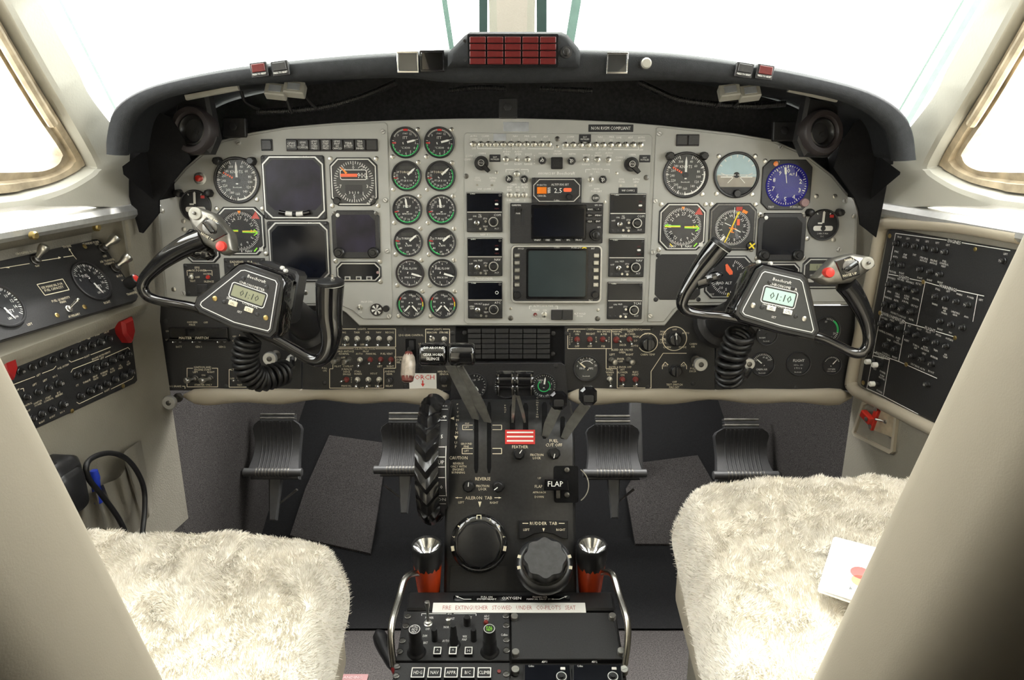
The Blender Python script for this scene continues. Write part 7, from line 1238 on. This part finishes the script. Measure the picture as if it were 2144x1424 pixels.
o = F.put(sh('transfer_lamp', lambda m: m.lathe([(13, 0), (13, 10), (11, 24), (9.5, 25), (9.5, 23)], 20, cap=False), 'knob'), 'transfer_lamp', *G1(830, 480)); inst(sh('transfer_lens', lambda m: m.lathe([(9.6, 10), (9.4, 24), (6, 26), (0, 26.5)], 18), 'redplastic'), 'lens', o, (0, 0, 0))
screws(F, [G1(370, 682), G1(548, 628), G1(548, 236)], sh('screw_gold', phil, 'brass'), sc=.9); F.done()
def fuelg(q, r, lb): gauge(FPL.off(.004), *q, r, 'fuel_gauge', lb, ticks=((-60, 130, 26, .10, 1.1), (-60, 130, 9, .16, 1.5)), nums=[(str(2 * i), -75 + 26 * i, .60) for i in range(8)], texts=(('FUEL', -.15, .30, .15), ('QTY', .2, -.32, .15), ('LBS X100', .15, -.6, .10)), needles=((165, .72, 4.5, 'white'),), group='fuel quantity gauges', h=.0006, numh=.14, deep=False)
fuelg(G1(590, 462), 46, 'round right fuel gauge near the far end of fuel panel'); fuelg(G1(5, 620), 52, 'round left fuel gauge cut by the left photo edge')
BK = Pan(WL, 'left_breaker_panel', 'black circuit breaker panel on left wall with red guards', 'panel', 150, 860, .004)
pts = BK.ptsl([(-120, 800), (-120, 1000), (60, 906), (284, 803), (289, 797), (274, 676), (268, 671), (0, 750)]); MB().poly(pts[::-1], -.012, 0, .002).build('plate', M_['black'], BK.t)
brk = sh('breaker', lambda m: m.lathe([(8.5, 0), (8.5, 3), (6.6, 4), (6.4, 11), (5.4, 12.5), (0, 12.5)], 16), 'knob'); BT = {}
def breaker(P, q, s='5', sc=.95, mt=None):
    o = P.put(brk, 'circuit_breaker', *q, sc=P.k(*q) * sc)
    if s not in BT: BT[s] = MB().text(s, 0, 0, 5.4, 12.8, wf=.9).mesh('rating', M_['white'])
    inst(BT[s], 'rating', o, (0, 0, 0))
    if mt: inst(sh('breaker_tip', lambda m: m.lathe([(6.6, 12), (6.6, 22), (5, 24), (0, 24)], 16), 'placard'), 'white_button', o, (0, 0, 0))
for q, s in (((125, 1045), '10'), ((200, 1018), '5'), ((268, 992), '5'), ((333, 967), '5'), ((402, 942), '5'), ((468, 920), '5'), ((525, 895), '5'), ((583, 875), '5'), ((640, 856), '10'), ((693, 832), '5')): breaker(BK, G1(*q), s)
for q in ((490, 1068), (550, 1045), (610, 1022), (665, 997), (718, 972), (768, 950), (820, 930), (513, 1203), (575, 1172), (625, 1148), (682, 1125), (735, 1098), (790, 1073), (838, 1052), (165, 1210), (237, 1180), (305, 1150), (203, 1350), (262, 1320), (330, 1290)): breaker(BK, G1(*q), '5')
for q in ((372, 1122), (397, 1258)): breaker(BK, G1(*q), '50', 1.05)
for s, x, y in (('STANDBY\nPUMP', 112, 985), ('AUX\nTRANS\nFER', 185, 952), ('QTY\nIND', 256, 935), ('PRESS\nWARN', 325, 907), ('CROSS\nFEED', 388, 885), ('PRESS\nWARN', 453, 860), ('QTY\nIND', 512, 842), ('AUX\nTRANS\nFER', 572, 815), ('STANDBY\nPUMP', 630, 800), ('FIRE\nWALL\nVALVE', 685, 775), ('FUEL SYSTEM', 408, 1014), ('LEFT', 248, 1068), ('RIGHT', 562, 947), ('ENGINE INSTRUMENTS', 655, 942), ('LEFT', 660, 958), ('ITT', 500, 1135), ('TORQUE', 560, 1110), ('PROP\nTACH', 617, 1085), ('TURBINE\nTACH', 674, 1060), ('FUEL\nFLOW', 727, 1037), ('OIL\nPRESS', 778, 1015), ('OIL\nTEMP', 830, 990), ('RIGHT', 692, 1168), ('LEFT', 222, 1130), ('LEFT', 290, 1103), ('NO 3', 355, 1077), ('FLAP', 110, 1165), ('IGNITOR\nPOWER', 245, 1252), ('START\nCONTROL', 312, 1222), ('BUS\nFEEDERS', 380, 1190), ('CONTROL', 175, 1262), ('PROP', 180, 1300), ('RIGHT', 270, 1372), ('RIGHT', 338, 1338), ('NO 4', 402, 1308)): ft(BK, s, G1(x, y), 4.0)
for L in (((60, 1140), (225, 1078)), ((272, 1058), (345, 1030), (362, 1010)), ((445, 975), (460, 985), (540, 955)), ((585, 938), (715, 888)), ((458, 1052), (470, 1030), (640, 965)), ((680, 955), (828, 890), (840, 903)), ((495, 1245), (512, 1255), (665, 1182)), ((718, 1160), (855, 1092), (865, 1076)), ((130, 1160), (150, 1155), (153, 1175))): BK.ln([G1(*q) for q in L], 1.3)
screws(BK, [G1(222, 942), G1(540, 828), G1(797, 1140), G1(467, 1302)], sh('screw_gold', phil, 'brass'), sc=.8); BK.done()
def guard(q, lb, dx=0):
    g = Ins(WL, *q, 'valve_guard', lb, 'guard', 'red firewall valve guards', .004); g.p(g.mb().poly([(-17, 26), (19, 28), (20, -4), (5, -26), (-3, -24), (-17, 0)], 0, 22, 6), 'cover', 'guardred'); g.p(g.mb().box(-26, 10, 26, 40, -2, 10, 2), 'hinge', 'bezel')
guard(G1(770, 785), 'red switch guard at far end of left breaker panel'); guard(G1(0, 1025), 'red switch guard at near end of left breaker panel')
# moulded rims, console screws
for q in (G1(222, 165), G1(630, 112)): 
    P = atX(*q, -wx(1.1) + .012); 
    tag(MB().lathe([(.006, -.004), (.006, .002), (.004, .004), (0, .004)], 14).build('trim_screw', M_['brass'], None, frame(P, V((.14, 1, 0)), V((0, 0, 1)))), 'brass screw in cream moulding above fuel panel, ' + ('nearer' if q[0] < 100 else 'farther'), 'screw')
# pocket with gathered top
E1 = lambda x, y: (x / 2.438, 840 + y / 2.438)
top_ = [(330, 560), (380, 505), (430, 480), (480, 462), (500, 440), (540, 420), (600, 395), (640, 340), (630, 270), (680, 225), (720, 200)]; botm = [(330, 900), (400, 860), (470, 830), (540, 780), (600, 740), (650, 700), (690, 670), (720, 640), (745, 610), (765, 585), (785, 560)]
tp = WL.off(.0); rows = []
for r in range(9):
    f = r / 8; row = []
    T_ = catmull([V((*E1(*q), 0)) for q in top_], 4); B_ = catmull([V((*E1(*q), 0)) for q in botm], 4)
    for i, (a, b) in enumerate(zip(T_, B_)):
        e = min(1, min(i, len(T_) - 1 - i) / 6); p = a.lerp(b, f); h = (.004 + .030 * e * (1 - f) ** .8 + .008 * e * sin(i * 1.05 + f * 1.5) * (1 - .75 * f) + (.004 if r == 0 else 0)); row.append(WL.off(h).pt(p.x, p.y))
    rows.append(row)
tag(quadmesh(rows).build('map_pocket', M_['lining'], ang=80), 'gathered beige leather map pocket on lower left wall', 'pocket')
P = [WL.off(h).pt(*E1(*q)) for q, h in (((650, 690), .05), (600, 590) and ((600, 590), .05), ((520, 480), .05), ((455, 400), .05), ((440, 330), .05), ((480, 285), .045), ((560, 265), .045), ((640, 290), .045), ((700, 360), .045), ((735, 450), .045), ((738, 560), .05), ((725, 690), .06))]
tag(MB().tube(catmull(P, 6), .0042, 10).build('headset_cable', M_['rubber'], ang=80), 'looped black cable over the left map pocket', 'cable')
M = frame(WL.off(.03).pt(*E1(490, 430)), V((.14, 1, 0)), V((0, -.25, 1))); t = thing('blue_pen', 'blue pen standing in the left map pocket', 'pen', M); MB(T=Matrix.Rotation(-pi / 2, 4, 'X')).lathe([(.0065, -.03), (.0068, .012), (.0072, .016), (.0055, .026), (0, .027)], 14).build('barrel', M_['blueplastic'], t); MB(T=Matrix.Rotation(-pi / 2, 4, 'X')).lathe([(.0073, .010), (.0076, .013), (.0073, .016)], 14).build('cap_band', M_['blueplastic'], t)
M = frame(WL.off(.035).pt(*E1(345, 390)), V((.14, 1, 0)), V((0, 0, 1))); t = thing('headset', 'black headset earcup tucked in the left map pocket', 'headset', M); MB().poly(rrect(-.045, .022, -.05, .033, .018, 6), -.025, .018, .012).build('earcup', M_['knob'], t, ang=60); MB().poly(rrect(-.04, .012, -.05, .018, .015, 6), .016, .024, .006).build('ear_pad', M_['rubber'], t, ang=60); MB().tube(catmull([V((-.02, .03, 0)), V((-.05, .03, .005)), V((-.09, .0, .005))], 5), .006, 8).build('headband', M_['rubber'], t)

# ------------------------------------------------------------------ right side: breaker panel and static source valve
R1 = lambda x, y: (1780 + x / 2.739, 440 + y / 2.739); Pan.mat = 'white'
B2 = Pan(WR, 'right_breaker_panel', 'large black circuit breaker panel on the right wall', 'panel', 1900, 860, .006)
outp = [R1(*q) for q in ((228, 108), (218, 118), (60, 985), (62, 1005), (80, 1018), (392, 1172), (900, 1424), (1300, 300), (900, 222))]; pts = B2.ptsl(outp); MB().poly(pts, -.014, 0, .001).build('plate', M_['black'], B2.t)
# cream moulded rim round it
rim = [R1(*q) for q in ((980, 150), (600, 90), (260, 72), (205, 78), (180, 105), (165, 180), (90, 560), (10, 960), (15, 1010), (45, 1045), (200, 1120), (380, 1210), (700, 1370))]; P = catmull([WR.off(.006).pt(*q) for q in rim], 6); tag(MB().tube(P, .011, 12).build('panel_rim', M_['leather'], ang=80), 'rounded cream moulding around the right breaker panel', 'trim')
for q, s in (((272, 190), '5'), ((328, 200), '5'), ((380, 208), '5'), ((437, 218), '5'), ((495, 228), '5'), ((552, 240), '7½'), ((253, 305), '5'), ((303, 317), '5'), ((410, 340), '5'), ((467, 352), '5'), ((523, 368), '7½'), ((885, 290), '7½'), ((230, 427), '5'), ((282, 438), '10'), ((332, 452), '5'), ((383, 465), '7½'), ((208, 540), '5'), ((258, 553), '5'), ((306, 567), '7½'), ((357, 585), '7½'), ((497, 497), '5'), ((555, 507), '5'), ((617, 525), '5'), ((683, 543), '7½'), ((525, 637), '5'), ((587, 657), '5'), ((652, 675), '5'), ((187, 650), '5'), ((235, 663), '5'), ((283, 680), '5'), ((213, 775), '5'), ((263, 798), '5'), ((335, 703), '1'), ((387, 718), '5'), ((443, 743), '3'), ((498, 760), '5'), ((558, 780), '5'), ((363, 838), '5'), ((418, 857), '1'), ((475, 882), '5'), ((450, 1000), '15')): breaker(B2, R1(*q), s, .85)
for q, s in (((138, 868), '5'), ((178, 886), '2'), ((162, 995), '20')): breaker(B2, R1(*q), s, .85, 1)
for s, x, y, h in (('ENGINES', 598, 181, 7), ('LIGHTS', 310, 386, 7), ('WARNINGS', 562, 446, 7), ('ENVIRONMENTAL', 246, 614, 7), ('FLIGHT', 460, 684, 7), ('ANTISKID', 182, 832, 7), ('PROP', 285, 155, 4), ('LEFT', 333, 163, 4), ('FIRE', 389, 172, 4), ('LEFT', 443, 180, 4), ('LEFT', 502, 188, 4), ('LEFT', 562, 200, 4), ('SYNC', 267, 238, 4), ('CHIP\nDETR', 316, 263, 4), ('DET', 371, 257, 4), ('STBY ENG\nANTI-ICE', 423, 283, 4), ('MN ENG\nANTI-ICE', 480, 297, 4), ('FUEL\nCONTROL\nHEAT', 540, 308, 4), ('AUTO', 261, 268, 4), ('FEATHER', 246, 354, 4), ('RIGHT', 297, 362, 4), ('RIGHT', 401, 389, 4), ('RIGHT', 457, 402, 4), ('RIGHT', 518, 415, 4), ('LEFT', 893, 252, 4), ('AVIONICS', 239, 390, 4), ('NO SMK', 292, 399, 4), ('AVIONICS', 344, 414, 4), ('PLT FLT', 396, 424, 4), ('ANN', 225, 467, 4), ('FSB &\nCABIN', 272, 488, 4), ('& ENG\nINSTR', 325, 500, 4), ('SIDE PNL', 378, 510, 4), ('READING', 219, 503, 4), ('INSTR', 266, 519, 4), ('SUB PNL', 318, 526, 4), ('CPLT FLT', 370, 550, 4), ('INDIRECT', 255, 592, 4), ('CONSOLE', 298, 610, 4), ('INSTR', 352, 628, 4), ('STALL', 504, 454, 4), ('LEFT', 564, 466, 4), ('WARN', 627, 483, 4), ('POWER', 692, 501, 4), ('WARN', 486, 540, 4), ('BLEED\nAIR\nWARN', 543, 577, 4), ('LANDING\nGEAR', 604, 594, 4), ('ANN', 667, 612, 4), ('RIGHT', 517, 684, 4), ('NO', 577, 703, 4), ('LEFT', 752, 515, 4), ('OXYGEN', 195, 620, 4), ('PRESS', 242, 633, 4), ('LEFT', 295, 648, 4), ('CONTROL', 181, 694, 4), ('CONTROL', 229, 714, 4), ('BLEED\nAIR\nCONTROL', 275, 748, 4), ('TEMP', 222, 745, 4), ('CONTROL', 207, 826, 4), ('RIGHT', 257, 845, 4), ('ALT', 341, 664, 4), ('PILOT', 397, 683, 4), ('PILOT', 450, 700, 4), ('PITCH', 508, 717, 4), ('OUTSIDE', 570, 741, 4), ('ALERT', 325, 747, 4), ('TURN &\nSLIP', 378, 784, 4), ('ALTM\nAIR DATA', 431, 793, 4), ('TRIM', 491, 804, 4), ('AIR\nTEMP', 548, 836, 4), ('CPLT', 425, 823, 4), ('RUDDER', 484, 845, 4), ('CPLT ENCD ALTM', 388, 898, 4), ('BOOST', 466, 928, 4), ('SYSTEM', 177, 846, 4), ('TEST', 142, 910, 4), ('POWER', 188, 930, 4), ('PUMP\nMOTOR', 184, 958, 4), ('POWER', 170, 1040, 4)): ft(B2, s, R1(x, y), h)
for L in (((555, 172), (262, 133), (97, 1022), (190, 1065), (392, 1170)), ((642, 187), (920, 233)), ((222, 367), (278, 377)), ((342, 393), (432, 412), (512, 435)), ((612, 459), (770, 493)), ((432, 412), (383, 658)), ((175, 600), (188, 602)), ((305, 630), (320, 645), (428, 675)), ((492, 695), (600, 727)), ((320, 645), (280, 865)), ((137, 815), (148, 818)), ((215, 845), (280, 868), (500, 965)), ((732, 487), (705, 640)), ((228, 850), (192, 1062)), ((135, 835), (228, 858))): B2.ln([R1(*q) for q in L], 1.5)
screws(B2, [R1(228, 148), R1(718, 224), R1(420, 412), R1(172, 590), R1(602, 733), R1(322, 885), R1(76, 990)], sh('screw_gold', phil, 'brass'), sc=.8); B2.done()
# alternate static source valve
S = Pan(WR, 'static_source_valve', 'red guarded static air valve on cream recessed plate, lower right', 'valve', 1845, 930, .004)
tray = [R1(*q) for q in ((78, 1095), (110, 1085), (270, 1150), (285, 1185), (262, 1390), (240, 1405), (30, 1300), (18, 1270))]; pts = S.ptsl(tray); MB().poly(pts if area(pts) > 0 else pts[::-1], -.008, .0, .004).build('tray', M_['lining'], S.t); q2 = inset(pts if area(pts) > 0 else pts[::-1], .006); m = MB(); mframe(m, inset(q2, -.004), inset(q2, .002), -.001, .005); m.build('tray_rim', M_['leather'], S.t)
lab = S.ptsl([R1(*q) for q in ((185, 1130), (278, 1175), (262, 1310), (140, 1262))]); MB().poly(lab if area(lab) > 0 else lab[::-1], 0, .0015).build('label', M_['sealt'], S.t)
for s, x, y in (("PILOT'S STATIC\nAIR SOURCE\nNORMAL  ALTERNATE", 236, 1180), ('SEE MANUAL PERFORM\nANCE SECTION FOR\nINSTR CAL ERROR', 205, 1262)): ft(S, s, R1(x, y), 3.8, -.25, 'dial')
m = S.mb(*R1(150, 1195)); m.T = m.T @ Matrix.Rotation(-.25, 4, 'Z'); m.box(-5, 7, -26, 24, 2, 10, 2); m.build('guard_post', M_['redplastic'], S.t); m = S.mb(*R1(130, 1185)); m.T = m.T @ Matrix.Rotation(-.25, 4, 'Z'); m.rr(-16, 16, -8, 8, 2, 8, 20, 2); m.build('guard_tab', M_['redplastic'], S.t)
for q in ((150, 1195), (172, 1140), (140, 1240)): inst(S_PH(), 'screw', S.t, (*S.loc(*R1(*q)), .020 if q[0] == 150 else .009), 0, S.k(*R1(*q)) * .8)
toggle(S, *R1(205, 1212), 'std', 0, -50, .9); S.done()

for o in bpy.data.objects:
    if o.parent and o.name.startswith('lettering'): o['kind'] = 'stuff'
